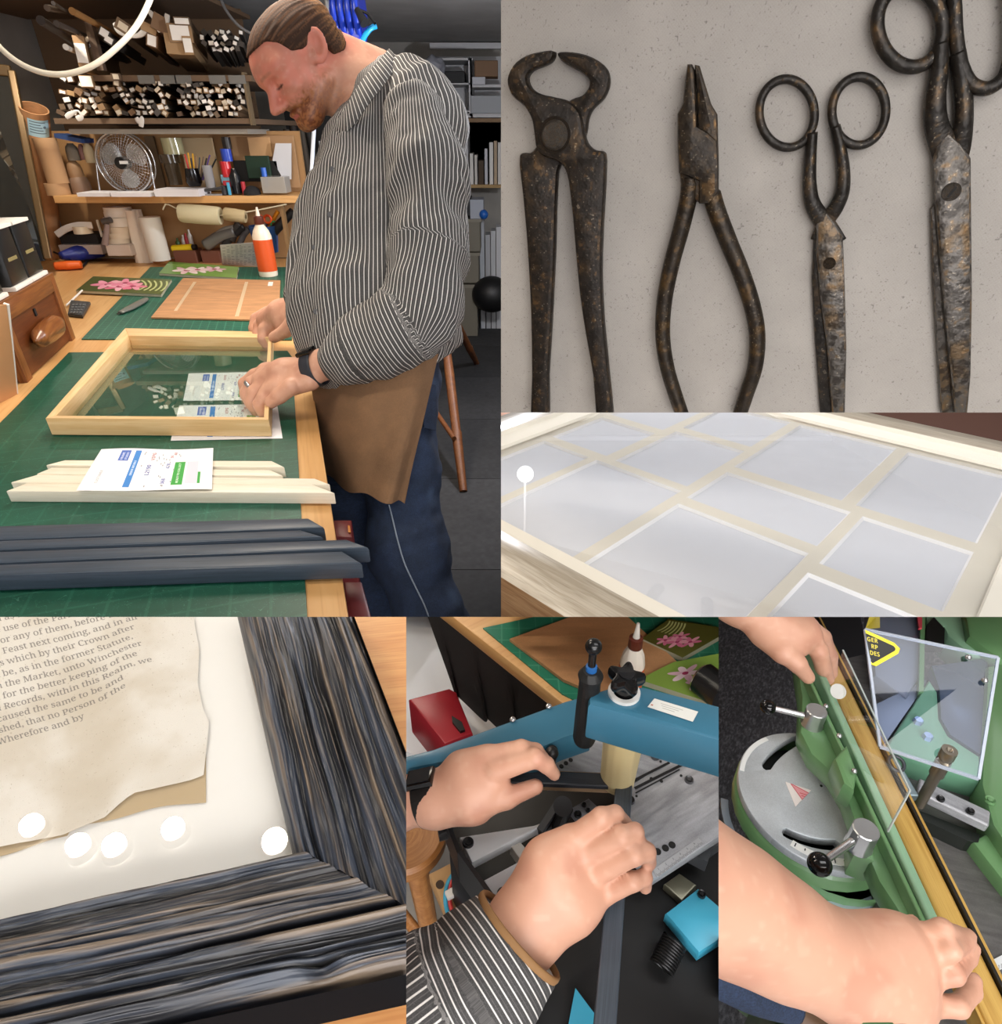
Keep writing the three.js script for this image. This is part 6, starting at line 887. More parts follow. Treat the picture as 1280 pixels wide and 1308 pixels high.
  const kc = onY(797, 886, 1.04); part(arm, 'washer', lathe([[0.012, 0], [0.017, 0], [0.017, 0.004], [0.012, 0.004]], kc), M('#d9d9d6', 0.4));
  const kp = [...Array(60).keys()].map((i) => { const a = i / 60 * 6.2832, r = 0.0165 + 0.0042 * Math.cos(a * 5); return [Math.cos(a) * r, Math.sin(a) * r]; });
  const knob = part(arm, 'star_knob', merge([slab(new Frame(kc.clone().add(V(0, 0.014, 0)), V(1, 0, 0), V(0, 0, -1)), kp, 0, 0.016, { bevel: 0.005 }), lathe([[0.010, 0], [0.010, 0.016]], kc)]), M('#0d0d0e', 0.18)); part(knob, 'cap', lathe([[0.0085, 0], [0.0085, 0.002], [0.006, 0.0025], [0, 0.0015]], kc.clone().add(V(0, 0.029, 0))), M('#1c1c1e', 0.15));
  const cyb = onY(788, 998, 0.875), cyt = cyb.clone().setY(0.975); part(m, 'pressure_cylinder', lathe([[0, 0], [0.0195, 0], [0.0205, 0.003], [0.0235, cyt.y - cyb.y], [0, cyt.y - cyb.y]], cyb), M('#dcc995', 0.45), 'cream plastic cylinder'); part(m, 'cylinder_neck', rod(cyt, cyt.clone().setY(0.986), 0.02), M('#4a4238', 0.5));
  // grip handle with ball lever
  const gb = onY(746, 946, 0.955), gt = riseTo(gb, 856), gh = gt.y - gb.y; part(m, 'grip_handle', lathe([[0, 0], [0.0115, 0], [0.013, 0.006], [0.0125, gh * 0.5], [0.0115, gh * 0.85], [0.0135, gh * 0.93], [0.009, gh], [0, gh]], gb), M('#141414', 0.6), 'black rubber grip');
  const lt = riseTo(gb, 826); part(m, 'lever', merge([rod(gt, lt, 0.0042), ball(lt, 0.0088)]), M('#0e0e0f', 0.25)); part(m, 'lever_collar', lathe([[0.006, 0], [0.006, 0.006], [0.004, 0.007]], gt), M('#1f5c9c', 0.35));
  // near-left plates and bracket
  const litSteel = M('#f2f4f6', 0.4), p1 = part(m, 'plate', flat([[587, 1069], [682, 1054], [712, 1044], [603, 1102]], 0.83, 0.815, { bevel: 0.002, grain: V(1, 0, -0.3) }), litSteel), p2 = part(m, 'plate', flat([[618, 1124], [702, 1079], [735, 1062], [735, 1105], [652, 1166], [641, 1160]], 0.83, 0.815, { bevel: 0.002, grain: V(1, 0, -0.5) }), litSteel);  // steel plates coloured near-white, standing in for light they do not receive
  part(p1, 'screw', bolt(onY(598, 1077, 0.83), unit(8, 0.68)), M('#3b3b3d', 0.4, { metalness: 0.5 })); part(p2, 'screw', bolt(onY(643, 1142, 0.83), unit(9, 0.62)), M('#3b3b3d', 0.4, { metalness: 0.5 }));
  part(m, 'block', flat([[652, 1080], [665, 1075], [678, 1090], [665, 1099]], 0.82, 0.80, { bevel: 0.002 }), M('#cfcac0', 0.5)); part(m, 'guide_bar', bar(onY(690, 1066, 0.838), onY(722, 1040, 0.842), 0.011, 0.012, V(0, 1, 0), 0.002), M('#222224', 0.4));
  const bk = part(m, 'bracket', merge([bar(onY(568, 1052, 0.82), onY(588, 1106, 0.82), 0.005, 0.05), bar(onY(588, 1106, 0.82), onY(628, 1162, 0.82), 0.005, 0.06)]), M('#2e2f31', 0.35)); part(bk, 'knob', rod(onY(572, 1062, 0.82), onY(560, 1065, 0.82), 0.009), M('#17171a', 0.4));
  part(m, 'clamp_plate', flat([[727, 1033], [752, 1019], [768, 1034], [741, 1050]], 0.85, 0.838, { bevel: 0.002 }), steelDull); for (const [x, y, r] of [[746, 1029, 3.2], [751, 1036, 3], [738, 1041, 5.5]]) part(m, 'screw', bolt(onY(x, y, 0.851), unit(r, 0.68)), blackM);
  part(m, 'clamp', merge([rod(onY(712, 1060, 0.84), onY(724, 1032, 0.87), 0.008), rod(onY(719, 1030, 0.87), onY(719, 1030, 0.895), 0.011), rod(onY(704, 972, 0.90), onY(706, 958, 0.93), 0.006), ball(onY(705, 962, 0.925), 0.008)]), M('#1a1a1b', 0.35), 'black clamp fittings');
  part(m, 'arm_link', bar(onY(690, 1062, 0.85), onY(712, 1028, 0.86), 0.008, 0.008), M('#4d4f52', 0.35, { metalness: 0.5 }));
  // lower right bracket, spring
  const tb = M('#3f9dbb', 0.35), br = part(m, 'bracket', flat([[850, 1166], [892, 1134], [940, 1175], [935, 1190], [893, 1217]], 0.815, 0.795, { bevel: 0.003 }), tb, 'light blue bracket'); part(br, 'screw', bolt(onY(896, 1143, 0.816), unit(6, 0.62)), M('#2c2c2e', 0.3, { metalness: 0.6 }));
  part(m, 'steel_block', flat([[848, 1129], [868, 1115], [890, 1130], [871, 1150]], 0.803, 0.79, { bevel: 0.002 }), M('#7d7b6a', 0.35, { metalness: 0.6 }));
  { const a = onY(862, 1202, 0.812), e = onY(845, 1236, 0.804), ax = e.clone().sub(a).normalize(), q1 = V().crossVectors(ax, V(0, 1, 0)).normalize(), q2 = V().crossVectors(ax, q1), pts = []; for (let i = 0; i <= 120; i++) { const k = i / 120, w = k * 10 * 6.2832; pts.push(a.clone().lerp(e, k).addScaledVector(q1, Math.cos(w) * 0.012).addScaledVector(q2, Math.sin(w) * 0.012)); } part(m, 'spring', new THREE.TubeGeometry(new THREE.CatmullRomCurve3(pts), 240, 0.0018, 6), M('#2a2a2b', 0.3, { metalness: 0.7 })); }
  part(m, 'beam', flat([[722, 1330], [735, 1262], [762, 1298], [762, 1340]], 0.80, 0.785), tb, 'light blue lower beam');
  part(m, 'fittings', merge([bar(onY(885, 1092, 0.80), onY(930, 1060, 0.80), 0.02, 0.02), bar(onY(880, 1085, 0.82), onY(905, 1098, 0.82), 0.02, 0.02)]), M('#3b3d40', 0.4));
  // frame pieces being joined
  const slate5 = M('#ffffff', 0.45, { map: woodTex('#4c5560', '#3f4852', '#2c333c', 0.3, 0.08, 1.2, 9) }), darkS = M('#ffffff', 0.4, { map: woodTex('#33363d', '#282b31', '#191b20', 0.3, 0.08, 1.2, 4) });
  const ma = thing('frame_moulding', 'dark moulding under the left hand with a raw wood side', 'moulding'); part(ma, 'face', bar(onY(560, 990, 0.884), onY(800, 999, 0.884), 0.018, 0.008, V(0, 1, 0), 0.002), darkS); part(ma, 'core', bar(onY(560, 991, 0.872), onY(798, 1001, 0.872), 0.016, 0.016), M('#a98a6a', 0.6));
  const mb = thing('frame_moulding', 'grey moulding length running down under the right hand', 'moulding'); part(mb, 'face', bar(onY(797, 1004, 0.884), onY(770, 1340, 0.884), 0.0195, 0.012, V(0, 1, 0), 0.002), slate5);
  // stool, block and wires, stick
  const st = thing('stool', 'tan wooden stool seat beside the machine bracket', 'stool'), stM = M('#ffffff', 0.4, { map: woodTex('#b07a46', '#9c6636', '#744722', 0.4, 0.2, 0.4, 6) }), sc = onY(515, 1064, 0.60);
  part(st, 'seat', lathe([[0, 0], [0.062, 0], [0.068, 0.006], [0.068, 0.024], [0.062, 0.03], [0.05, 0.027], [0, 0.022]], V(sc.x, 0.575, sc.z), V(0, 1, 0), 40), stM); part(st, 'leg', rod(onY(532, 1104, 0.575), onY(556, 1225, 0.32), 0.018, 0.014), stM); part(st, 'leg', rod(onY(500, 1104, 0.575), onY(505, 1190, 0.32), 0.018, 0.014), stM); part(st, 'leg', rod(onY(535, 1052, 0.575), onY(550, 1060, 0.32), 0.018, 0.014), stM); part(st, 'stretcher', rod(onY(500, 1150, 0.40), onY(532, 1190, 0.40), 0.01), stM);
  const wbk = thing('wooden_block', 'plywood block carrying red and blue wires', 'block'); part(wbk, 'block', flat([[548, 1116], [586, 1097], [603, 1150], [596, 1186], [580, 1190]], 0.62, 0.59, { bevel: 0.002 }), M('#b08a5c', 0.7)); part(wbk, 'hole', lathe([[0, 0.001], [0.006, 0.001], [0.006, 0]], onY(562, 1130, 0.62)), M('#3a2a1c', 0.8));
  for (const [o, c, l] of [[0, '#c23a3a', 'red wire over the plywood block'], [-5, '#3a9cc0', 'blue wire over the plywood block']]) solo('wire', l, 'wire', tube([[590, 1106], [578, 1124], [574, 1146], [579, 1170], [586, 1192]].map(([x, y]) => onY(x + o, y + (o ? 3 : 0), 0.632)), 0.0035, 30, 6), M(c, 0.4));
  solo('wire_clip', 'small white clip holding the wires', 'clip', bar(onY(570, 1145, 0.638), onY(586, 1136, 0.638), 0.012, 0.008, V(0, 1, 0), 0.002), M('#d0ccc6', 0.5));
  solo('wooden_stick', 'pale wooden strip on the floor below the sleeve', 'strip', flat([[668, 1290], [678, 1280], [712, 1330], [690, 1330]], 0.34, 0.32), M('#d3b07c', 0.6));
}
{ // ── hands ──
  const per = thing('person', 'two working hands, one with a black watch, one in a striped cuff', 'person');
  const L = [
    { k: 0.018, chains: [[J(440, 1030, 0.73, 38), J(500, 1026, 0.72, 33), J(555, 1018, 0.71, 28), J(600, 1002, 0.70, 29), J(632, 988, 0.695, 20)], [J(560, 1030, 0.70, 24), J(605, 1022, 0.695, 24), J(625, 1008, 0.69, 18)], [J(590, 980, 0.71, 20), J(622, 968, 0.70, 16)]] },
    { k: 0.003, chains: [[J(634, 983, 0.685, 16), J(684, 968, 0.675, 12), J(698, 977, 0.682, 10.5), J(708, 989, 0.69, 8)]] },
    { k: 0.003, chains: [[J(618, 970, 0.7, 16), J(666, 957, 0.69, 12), J(684, 960, 0.70, 10.5), J(696, 972, 0.71, 8.5)]] },
    { k: 0.006, chains: [[J(600, 1032, 0.685, 19), J(647, 1019, 0.685, 13), J(684, 1005, 0.69, 10)]] }];
  const R = [
    { k: 0.02, chains: [[J(560, 1300, 0.56, 44), J(620, 1238, 0.585, 42), J(664, 1190, 0.60, 37), J(710, 1128, 0.612, 36), J(738, 1094, 0.618, 22)], [J(682, 1205, 0.60, 27), J(735, 1154, 0.607, 29), J(768, 1136, 0.612, 16)], [J(660, 1165, 0.61, 26), J(700, 1100, 0.615, 24), J(730, 1072, 0.62, 17)]] },
    { k: 0.003, chains: [[J(731, 1072, 0.618, 15), J(768, 1044, 0.606, 12.5), J(786, 1040, 0.614, 11), J(799, 1051, 0.628, 8.6)]] },
    { k: 0.003, chains: [[J(748, 1092, 0.612, 15.5), J(794, 1068, 0.596, 12.8), J(811, 1063, 0.602, 11.6), J(815, 1077, 0.618, 9.6)]] },
    { k: 0.003, chains: [[J(762, 1114, 0.608, 15.5), J(810, 1092, 0.592, 12.8), J(826, 1088, 0.598, 11.8), J(829, 1102, 0.614, 9.6)]] },
    { k: 0.003, chains: [[J(774, 1140, 0.61, 14.5), J(808, 1126, 0.598, 11.8), J(823, 1121, 0.604, 10.2), J(824, 1133, 0.616, 8.6)]] },
    { k: 0.006, chains: [[J(676, 1122, 0.63, 18), J(712, 1078, 0.645, 14), J(738, 1060, 0.655, 10)]] }];
  const lh = part(per, 'hand', hand(L), skinM, 'hand pressing the dark moulding'), rh = part(per, 'hand', hand(R), skinM, 'hand holding the mouldings together');
  // watch
  const wc = at(551, 1019, 0.71), wa = at(600, 1004, 0.70).sub(at(500, 1026, 0.72)).normalize(), w1 = EYE.clone().sub(wc).addScaledVector(wa, -EYE.clone().sub(wc).dot(wa)).normalize(), w2 = V().crossVectors(wa, w1); if (w2.y < 0) w2.negate();
  const watch = part(lh, 'watch', sweep([...Array(30).keys()].map((i) => { const a = i / 30 * 6.2832; return wc.clone().addScaledVector(w1, Math.cos(a) * 0.0292).addScaledVector(w2, Math.sin(a) * 0.0298); }), () => [0.0016, 0.013], wa, 50, 10, true), M('#0c0c0d', 0.5), 'black watch');
  const fn = w2.clone().multiplyScalar(0.75).addScaledVector(w1, 0.8).normalize(), ff = new Frame(wc.clone().addScaledVector(fn, 0.031), wa, V().crossVectors(fn, wa)); part(watch, 'case', slab(ff, [[-0.016, -0.012], [0.016, -0.012], [0.016, 0.012], [-0.016, 0.012]], -0.004, 0.005, { bevel: 0.003 }), M('#0a0a0b', 0.2)); part(watch, 'screen', slab(ff, [[-0.013, -0.0095], [0.013, -0.0095], [0.013, 0.0095], [-0.013, 0.0095]], 0.005, 0.0056), M('#3a3c40', 0.03, { metalness: 0.6 }));
  // sleeve with cuff
  const S = [{ k: 0.05, chains: [[J(690, 1176, 0.605, 47), J(650, 1210, 0.592, 50), J(600, 1258, 0.572, 58), J(540, 1305, 0.56, 66), J(450, 1380, 0.55, 72), J(380, 1430, 0.54, 74)]] }];
  const axd = at(712, 1125, 0.61).sub(at(620, 1238, 0.585)).normalize(), cp = at(662, 1198, 0.597), SF0 = bodyField(S, 0.03), inner = (x, y, z) => SF0(x, y, z) + 0.004;
  const SF = (x, y, z) => { const s = (x - cp.x) * axd.x + (y - cp.y) * axd.y + (z - cp.z) * axd.z; return Math.max(SF0(x, y, z) + 0.010 * (n3(x * 34, y * 34, z * 34) - 0.5) * sstep(0.0, -0.05, s), s); };
  const sg = nets(SF, boundsOf(S, 0.012), 0.0034); axisUV(sg, [at(380, 1430, 0.54), at(540, 1305, 0.56), at(600, 1258, 0.572), at(664, 1195, 0.597)], 0.05, { cuff: 0.66 });
  const sleeveT = stripeT.clone(); sleeveT.repeat.set(1 / 0.056, 1 / 0.056);
  const sv = part(rh, 'sleeve', sg, M('#ffffff', 0.85, { map: sleeveT }), 'striped shirt cuff');
  const q1 = V().crossVectors(axd, V(0, 1, 0)).normalize(), q2 = V().crossVectors(axd, q1); part(rh, 'cuff_trim', sweep([...Array(30).keys()].map((i) => { const a = i / 30 * 6.2832; let r = 0.03; const u = q1.clone().multiplyScalar(Math.cos(a)).addScaledVector(q2, Math.sin(a)); for (; r < 0.06; r += 0.0008) { const p = cp.clone().addScaledVector(u, r); if (SF0(p.x, p.y, p.z) > -0.002) break; } return cp.clone().addScaledVector(u, r).addScaledVector(axd, 0.002); }), () => [0.0022, 0.004], axd, 60, 8, true), M('#8f6a42', 0.8), 'brown cuff edge');
}
// ───────────── station: green mitre guillotine ─────────────
SET = 6;
{
  const carpetT = tex(256, 256, (u, v, x, y) => { const k = 84 + 90 * vnoise(u * 60, v * 25, 60, 25) * vnoise(u * 90 + 3, v * 40, 90, 40) + 40 * (hash(x, y) - 0.4); return [k, k, k * 1.03]; }, { size: 0.24 });
  struct('floor', flat([[700, 700], [1500, 700], [1700, 1500], [700, 1500]], 0.25, 0.22, { grain: V(1, 0, 0.7) }), M('#c4c4c8', 0.95, { map: carpetT }));
  solo('floor_mat', 'black rubber mat on the carpet behind the guillotine', 'mat', flat([[990, 770], [1095, 770], [1112, 836], [1050, 850]], 0.30, 0.27, { bevel: 0.004 }), M('#24252a', 0.7));
  const green = M('#638c5d', 0.35, { clearcoat: 0.4, clearcoatRoughness: 0.2 }), pale = M('#84aa8b', 0.35, { clearcoat: 0.4, clearcoatRoughness: 0.2 });
  const g = thing('mitre_guillotine', 'green cast iron mitre guillotine with steel bed and round table', 'machine');
  const YT = 0.86;
  part(g, 'bed', flat([[1048, 848], [1116, 832], [1200, 960], [1310, 1060], [1310, 1400], [1180, 1400]], 0.815, 0.79, { bevel: 0.003, grain: V(1, 0, 0.3) }), M('#97948f', 0.45, { map: steelT, metalness: 0.35 }), 'grey steel bed');
  // base under the round table
  part(g, 'base', flat([[1010, 1180], [1060, 1110], [1120, 1060], [1190, 1180], [1230, 1330], [1000, 1330]], 0.70, 0.4, { bevel: 0.01 }), green);
  const C = onY(1046, 1016, YT), Rd = Math.abs(onY(948, 1016, YT).x - C.x), fr = new Frame(C, V(1, 0, 0), V(0, 0, -1));
  const q = (px, py) => fr.pix(px, py), arcSlot = (pts, w) => { const cv = new THREE.CatmullRomCurve3(pts.map((p) => { const a = q(...p); return V(a[0], a[1], 0); })).getPoints(20), L = [], R2 = []; cv.forEach((p, i) => { const a = cv[Math.max(0, i - 1)], b = cv[Math.min(20, i + 1)], n = V(-(b.y - a.y), b.x - a.x, 0).normalize(), k = w * Math.min(1, Math.sqrt(Math.min(i, 20 - i) / 2.2) + 0.3); L.push([p.x + n.x * k, p.y + n.y * k]); R2.unshift([p.x - n.x * k, p.y - n.y * k]); }); return [...L, ...R2]; };
  const circ = (r, n = 72) => [...Array(n).keys()].map((i) => [Math.cos(i / n * 6.2832) * r, Math.sin(i / n * 6.2832) * r]);
  const s1 = arcSlot([[977, 982], [987, 968], [1002, 955], [1021, 944], [1034, 940]], 0.0058), s2 = arcSlot([[1000, 1061], [1014, 1068], [1034, 1075], [1056, 1079], [1074, 1079]], 0.0058);
  const discT = tex(256, 256, (u, v, x, y) => { const k = 186 + 60 * fbm(u * 4, v * 4, 4, 4, 4) + (hash(x, y) - 0.5) * 16; return [k * 0.98, k, k * 1.02]; }, { size: 0.2 });
  const disc = part(g, 'round_table', slab(fr, circ(Rd), -0.012, 0, { holes: [s1.reverse(), s2.reverse()], bevel: 0.0015 }), M('#dfe2e4', 0.35, { map: discT, metalness: 0.25 }), 'round steel table with two curved slots');
  part(g, 'table_rim', lathe([[Rd * 0.98, -0.04], [Rd * 1.02, -0.036], [Rd * 1.02, -0.016], [Rd * 0.985, -0.012]], C), green); part(g, 'slot_floor', lathe([[0, 0], [Rd * 0.95, 0]], C.clone().add(V(0, -0.03, 0))), M('#1d201c', 0.7));
  const pie = (r0, r1, a0, a1, h) => { const o = [], n = 24; for (let i = 0; i <= n; i++) { const a = lerp(a0, a1, i / n); o.push([Math.cos(a) * r1, Math.sin(a) * r1]); } for (let i = n; i >= 0; i--) { const a = lerp(a0, a1, i / n); o.push([Math.cos(a) * r0, Math.sin(a) * r0]); } return slab(fr, o, h[0], h[1]); };
  part(disc, 'scale', pie(Rd * 0.925, Rd * 0.985, 1.95, 2.75, [0.0001, 0.0009]), M('#d9dcdc', 0.4)); part(disc, 'scale', pie(Rd * 0.84, Rd * 0.93, 3.95, 5.1, [0.0001, 0.0009]), M('#e6e8e6', 0.4));
  for (let i = 0; i < 9; i++) { const a = 4.0 + i * 0.125; part(disc, 'tick', bar(fr.w(Math.cos(a) * Rd * 0.86, Math.sin(a) * Rd * 0.86, 0.0012), fr.w(Math.cos(a) * Rd * (i % 2 ? 0.89 : 0.91), Math.sin(a) * Rd * (i % 2 ? 0.89 : 0.91), 0.0012), 0.0012, 0.0004), M('#30343a', 0.6)); }
  const tri = canvasTex(256, 256, (c) => { c.fillStyle = '#e8e0de'; c.fillRect(0, 0, 256, 256); c.strokeStyle = '#c8505c'; c.lineWidth = 16; c.beginPath(); c.moveTo(40, 30); c.lineTo(225, 85); c.lineTo(110, 225); c.closePath(); c.stroke(); c.fillStyle = '#e09aa0'; c.fill(); c.fillStyle = '#c8505c'; for (let i = 0; i < 5; i++) c.fillRect(80 + i * 4, 82 + i * 20, 96 - i * 14, 7); });
  const tq = [[1003, 999], [1036, 1010], [1016, 1031]].map(([x, y]) => q(x, y)), tg = slab(fr, tq, 0.0002, 0.0008), tp = tg.attributes.position, tu = tg.attributes.uv, TQ = [fr.hit(1003, 996), fr.hit(1037, 996), fr.hit(1003, 1032)]; const ux = TQ[1].clone().sub(TQ[0]), uy = TQ[2].clone().sub(TQ[0]); for (let i = 0; i < tp.count; i++) { const d = V().fromBufferAttribute(tp, i).sub(TQ[0]); tu.setXY(i, d.dot(ux) / ux.lengthSq(), d.dot(uy) / uy.lengthSq()); } tri.flipY = false;
  part(disc, 'warning_sticker', tg, new THREE.MeshPhysicalMaterial({ map: tri, roughness: 0.5, side: THREE.DoubleSide }), 'red warning triangle'); part(disc, 'bolt_hole', lathe([[0, 0.0006], [0.0016, 0.0006], [0.0016, 0]], onY(1049, 1004, YT)), blackM);
  // tray ring below the table
  const f2 = new Frame(C.clone().add(V(0, -0.06, 0.0)), V(1, 0, 0), V(0, 0, -1)); const arc2 = (r0, r1, a0, a1) => { const o = []; for (let i = 0; i <= 24; i++) { const a = lerp(a0, a1, i / 24); o.push([Math.cos(a) * r1, Math.sin(a) * r1]); } for (let i = 24; i >= 0; i--) { const a = lerp(a0, a1, i / 24); o.push([Math.cos(a) * r0, Math.sin(a) * r0]); } return o; };
  part(g, 'rim_band', slab(f2, arc2(Rd * 1.02, Rd * 1.12, 2.8, 5.4), -0.002, 0.004), M('#b9c8d6', 0.3, { metalness: 0.4 })); part(g, 'name_strip', slab(f2, arc2(Rd * 1.12, Rd * 1.26, 4.0, 5.05), -0.012, -0.002), M('#1a1c1e', 0.5)); part(g, 'name_line', slab(f2, arc2(Rd * 1.2, Rd * 1.215, 4.1, 4.95), -0.002, -0.001), M('#b9b9b4', 0.5));
  part(g, 'pedestal', lathe([[Rd * 0.62, 0], [Rd * 0.62, 0.3], [Rd * 0.95, 0.36], [Rd * 0.98, 0.42]], V(C.x + 0.02, YT - 0.46, C.z + 0.01)), green); part(g, 'bracket', flat([[1085, 1137], [1107, 1134], [1110, 1154], [1088, 1158]], 0.76, 0.70, { bevel: 0.002 }), M('#17181a', 0.4));
  // fence casting
  const YF = 0.90, fence = part(g, 'fence', flat([[1016, 838], [1030, 828], [1040, 850], [1056, 890], [1074, 938], [1104, 1010], [1132, 1060], [1200, 1190], [1172, 1200], [1122, 1124], [1098, 1066], [1080, 1016], [1062, 986], [1036, 962], [1022, 934], [1024, 890]], YF, YF - 0.03, { bevel: 0.006 }), green, 'green fence casting');
  part(fence, 'lip', bar(onY(1034, 838, YF + 0.01), onY(1192, 1190, YF + 0.01), 0.010, 0.022, V(0, 1, 0), 0.003), pale, 'pale green fence lip'); part(fence, 'rib', bar(onY(1030, 868, YF + 0.008), onY(1180, 1190, YF + 0.008), 0.005, 0.018, V(0, 1, 0), 0.002), green);
  part(fence, 'boss', flat([[1066, 968], [1082, 950], [1096, 985], [1092, 1010], [1078, 1000]], YF + 0.03, YF - 0.005, { bevel: 0.005 }), green); part(fence, 'foot', flat([[1090, 1050], [1112, 1052], [1118, 1100], [1092, 1090]], YF + 0.002, YF - 0.04, { bevel: 0.004 }), green);
  for (const [x, y] of [[1055, 902], [1072, 940], [1091, 985]]) part(fence, 'screw', ball(onY(x, y, YF + 0.034), 0.0032), chromeM);
  const lever = (x, y, r, h, A, B, rb) => { const b0 = onY(x, y, YF), k = part(g, 'clamp_knob', lathe([[0, h], [r * 0.92, h], [r, h - 0.001], [r, 0.004], [r * 1.08, 0.002], [r * 1.08, 0]], b0), metal('#c8cacc', 0.28), 'chrome clamp knob'), hh = b0.y + h * 0.6, a = onY(...A, hh), e = onY(...B, hh + 0.006); part(k, 'lever', rod(a, e, 0.0042, 0.0036), chromeM); part(k, 'ball', ball(e, rb, 1, 0.92, 1), M('#0b0a0b', 0.1)); };
  lever(1037, 925, 0.0125, 0.026, [1026, 914], [981, 903], 0.0098); lever(1096, 1080, 0.013, 0.03, [1088, 1075], [1047, 1104], 0.0118);
  // clear strip guard along the fence
  const ga = onY(1058, 880, YF + 0.05), gb = onY(1134, 1062, YF + 0.05); const strip = thing('guard_strip', 'clear plastic strip guard along the green fence', 'guard'); part(strip, 'pane', quad(ga, gb, gb.clone().setY(YF + 0.115), ga.clone().setY(YF + 0.115)), glassM({ roughness: 0.02 })); part(strip, 'edge', merge([bar(ga.clone().setY(YF + 0.116), gb.clone().setY(YF + 0.116), 0.0016, 0.0014), bar(gb, gb.clone().setY(YF + 0.116), 0.0016, 0.0016, V(1, 0, 0))]), M('#cfd8d6', 0.2, { transmission: 0.4, thickness: 0 })); part(strip, 'disc', lathe([[0, 0], [0.009, 0], [0.009, 0.002], [0, 0.002]], ga.clone().lerp(gb, 0.12).setY(YF + 0.07), V(-0.8, 0.5, 0.4)), M('#e8eae8', 0.3));
  // gold moulding
  const goldT = woodTex('#d3ac5e', '#bf954a', '#a87a38', 0.3, 0.06, 0.25, 3), gm = thing('gold_moulding', 'long gold frame moulding lying against the guillotine fence', 'moulding'), YM = 0.865;
  const G0 = onY(1015, 768, YM), G1 = onY(1285, 1345, YM), gd = G1.clone().sub(G0).normalize(), gs = V().crossVectors(gd, V(0, 1, 0)).normalize();
  const goldM = M('#ffffff', 0.35, { map: goldT, metalness: 0.2 }); part(gm, 'face', bar(G0, G1, 0.027, 0.03, V(0, 1, 0), 0.006), goldM); for (const [o, w, hh, mm] of [[0.0155, 0.0035, 0.034, M('#1a1512', 0.4)], [0.0195, 0.004, 0.03, goldM], [-0.0145, 0.003, 0.024, goldM]]) part(gm, mm === goldM ? 'bead' : 'dark_line', bar(G0.clone().addScaledVector(gs, o * (gs.x > 0 ? 1 : -1)), G1.clone().addScaledVector(gs, o * (gs.x > 0 ? 1 : -1)), w, hh, V(0, 1, 0), 0.0012), mm);
  // back of the machine
  part(g, 'column', flat([[1262, 850], [1320, 840], [1320, 1130], [1268, 1052], [1254, 1000]], 0.855, 0.80, { bevel: 0.006 }), green); part(g, 'head', flat([[1180, 760], [1320, 760], [1320, 850], [1276, 842], [1236, 832], [1212, 812], [1206, 800], [1184, 796]], 0.85, 0.80, { bevel: 0.006 }), pale); part(g, 'head_block', flat([[1232, 780], [1320, 760], [1320, 846], [1278, 842], [1238, 812]], 0.865, 0.84, { bevel: 0.006 }), green);
  part(g, 'notch', flat([[1184, 798], [1193, 788], [1207, 803], [1206, 826], [1182, 824]], 0.853, 0.84), blackM); part(g, 'post', flat([[1112, 760], [1180, 760], [1178, 860], [1158, 892], [1118, 862]], 0.845, 0.80, { bevel: 0.004 }), M('#8a93a6', 0.35, { metalness: 0.4 })); part(g, 'post_edge', flat([[1176, 786], [1182, 786], [1180, 884], [1174, 884]], 0.852, 0.83), green); part(g, 'red_mark', flat([[1172, 788], [1178, 788], [1178, 802], [1174, 802]], 0.855, 0.85), M('#c84450', 0.4));
  part(g, 'blade_bed', flat([[1187, 868], [1198, 884], [1200, 918], [1212, 940], [1252, 966], [1252, 996], [1190, 978], [1130, 956]], 0.85, 0.80, { bevel: 0.004 }), M('#6a9c80', 0.35)); part(g, 'blade', flat([[1190, 850], [1262, 840], [1262, 970], [1214, 938], [1202, 918], [1200, 880]], 0.845, 0.80, { bevel: 0.002 }), M('#6b7c98', 0.25, { metalness: 0.7 })); part(g, 'blade', flat([[1118, 900], [1184, 868], [1176, 884], [1130, 950], [1116, 940]], 0.842, 0.80), M('#8d98ac', 0.25, { metalness: 0.6 }));
  for (const [x, y] of [[1172, 923], [1184, 943]]) part(g, 'hex_bolt', lathe([[0, 0.007], [0.0055, 0.007], [0.0065, 0.005], [0.0065, 0]], onY(x, y, 0.85), V(0, 1, 0), 6), M('#8fa6c8', 0.25, { metalness: 0.7 }));
  part(g, 'green_block', flat([[1242, 1074], [1262, 1062], [1310, 1110], [1310, 1160], [1262, 1100]], 0.835, 0.80, { bevel: 0.005 }), green); part(g, 'dark_bar', flat([[1164, 1040], [1176, 1036], [1252, 1066], [1250, 1076], [1236, 1074]], 0.835, 0.815), M('#151a16', 0.4));
  for (const [x, y] of [[1264, 1023], [1276, 1062]]) part(g, 'socket_screw', bolt(onY(x, y, x < 1270 ? 0.855 : 0.836), 0.006), green);
  // side clamp
  const cl = part(g, 'clamp_base', bar(onY(1170, 1006, 0.85), onY(1262, 1050, 0.85), 0.024, 0.014, V(0, 1, 0), 0.003), steelM); for (const [x, y] of [[1201, 1021], [1239, 1037]]) part(cl, 'screw', bolt(onY(x, y, 0.858), 0.0045), M('#3a3a3c', 0.3, { metalness: 0.6 }));
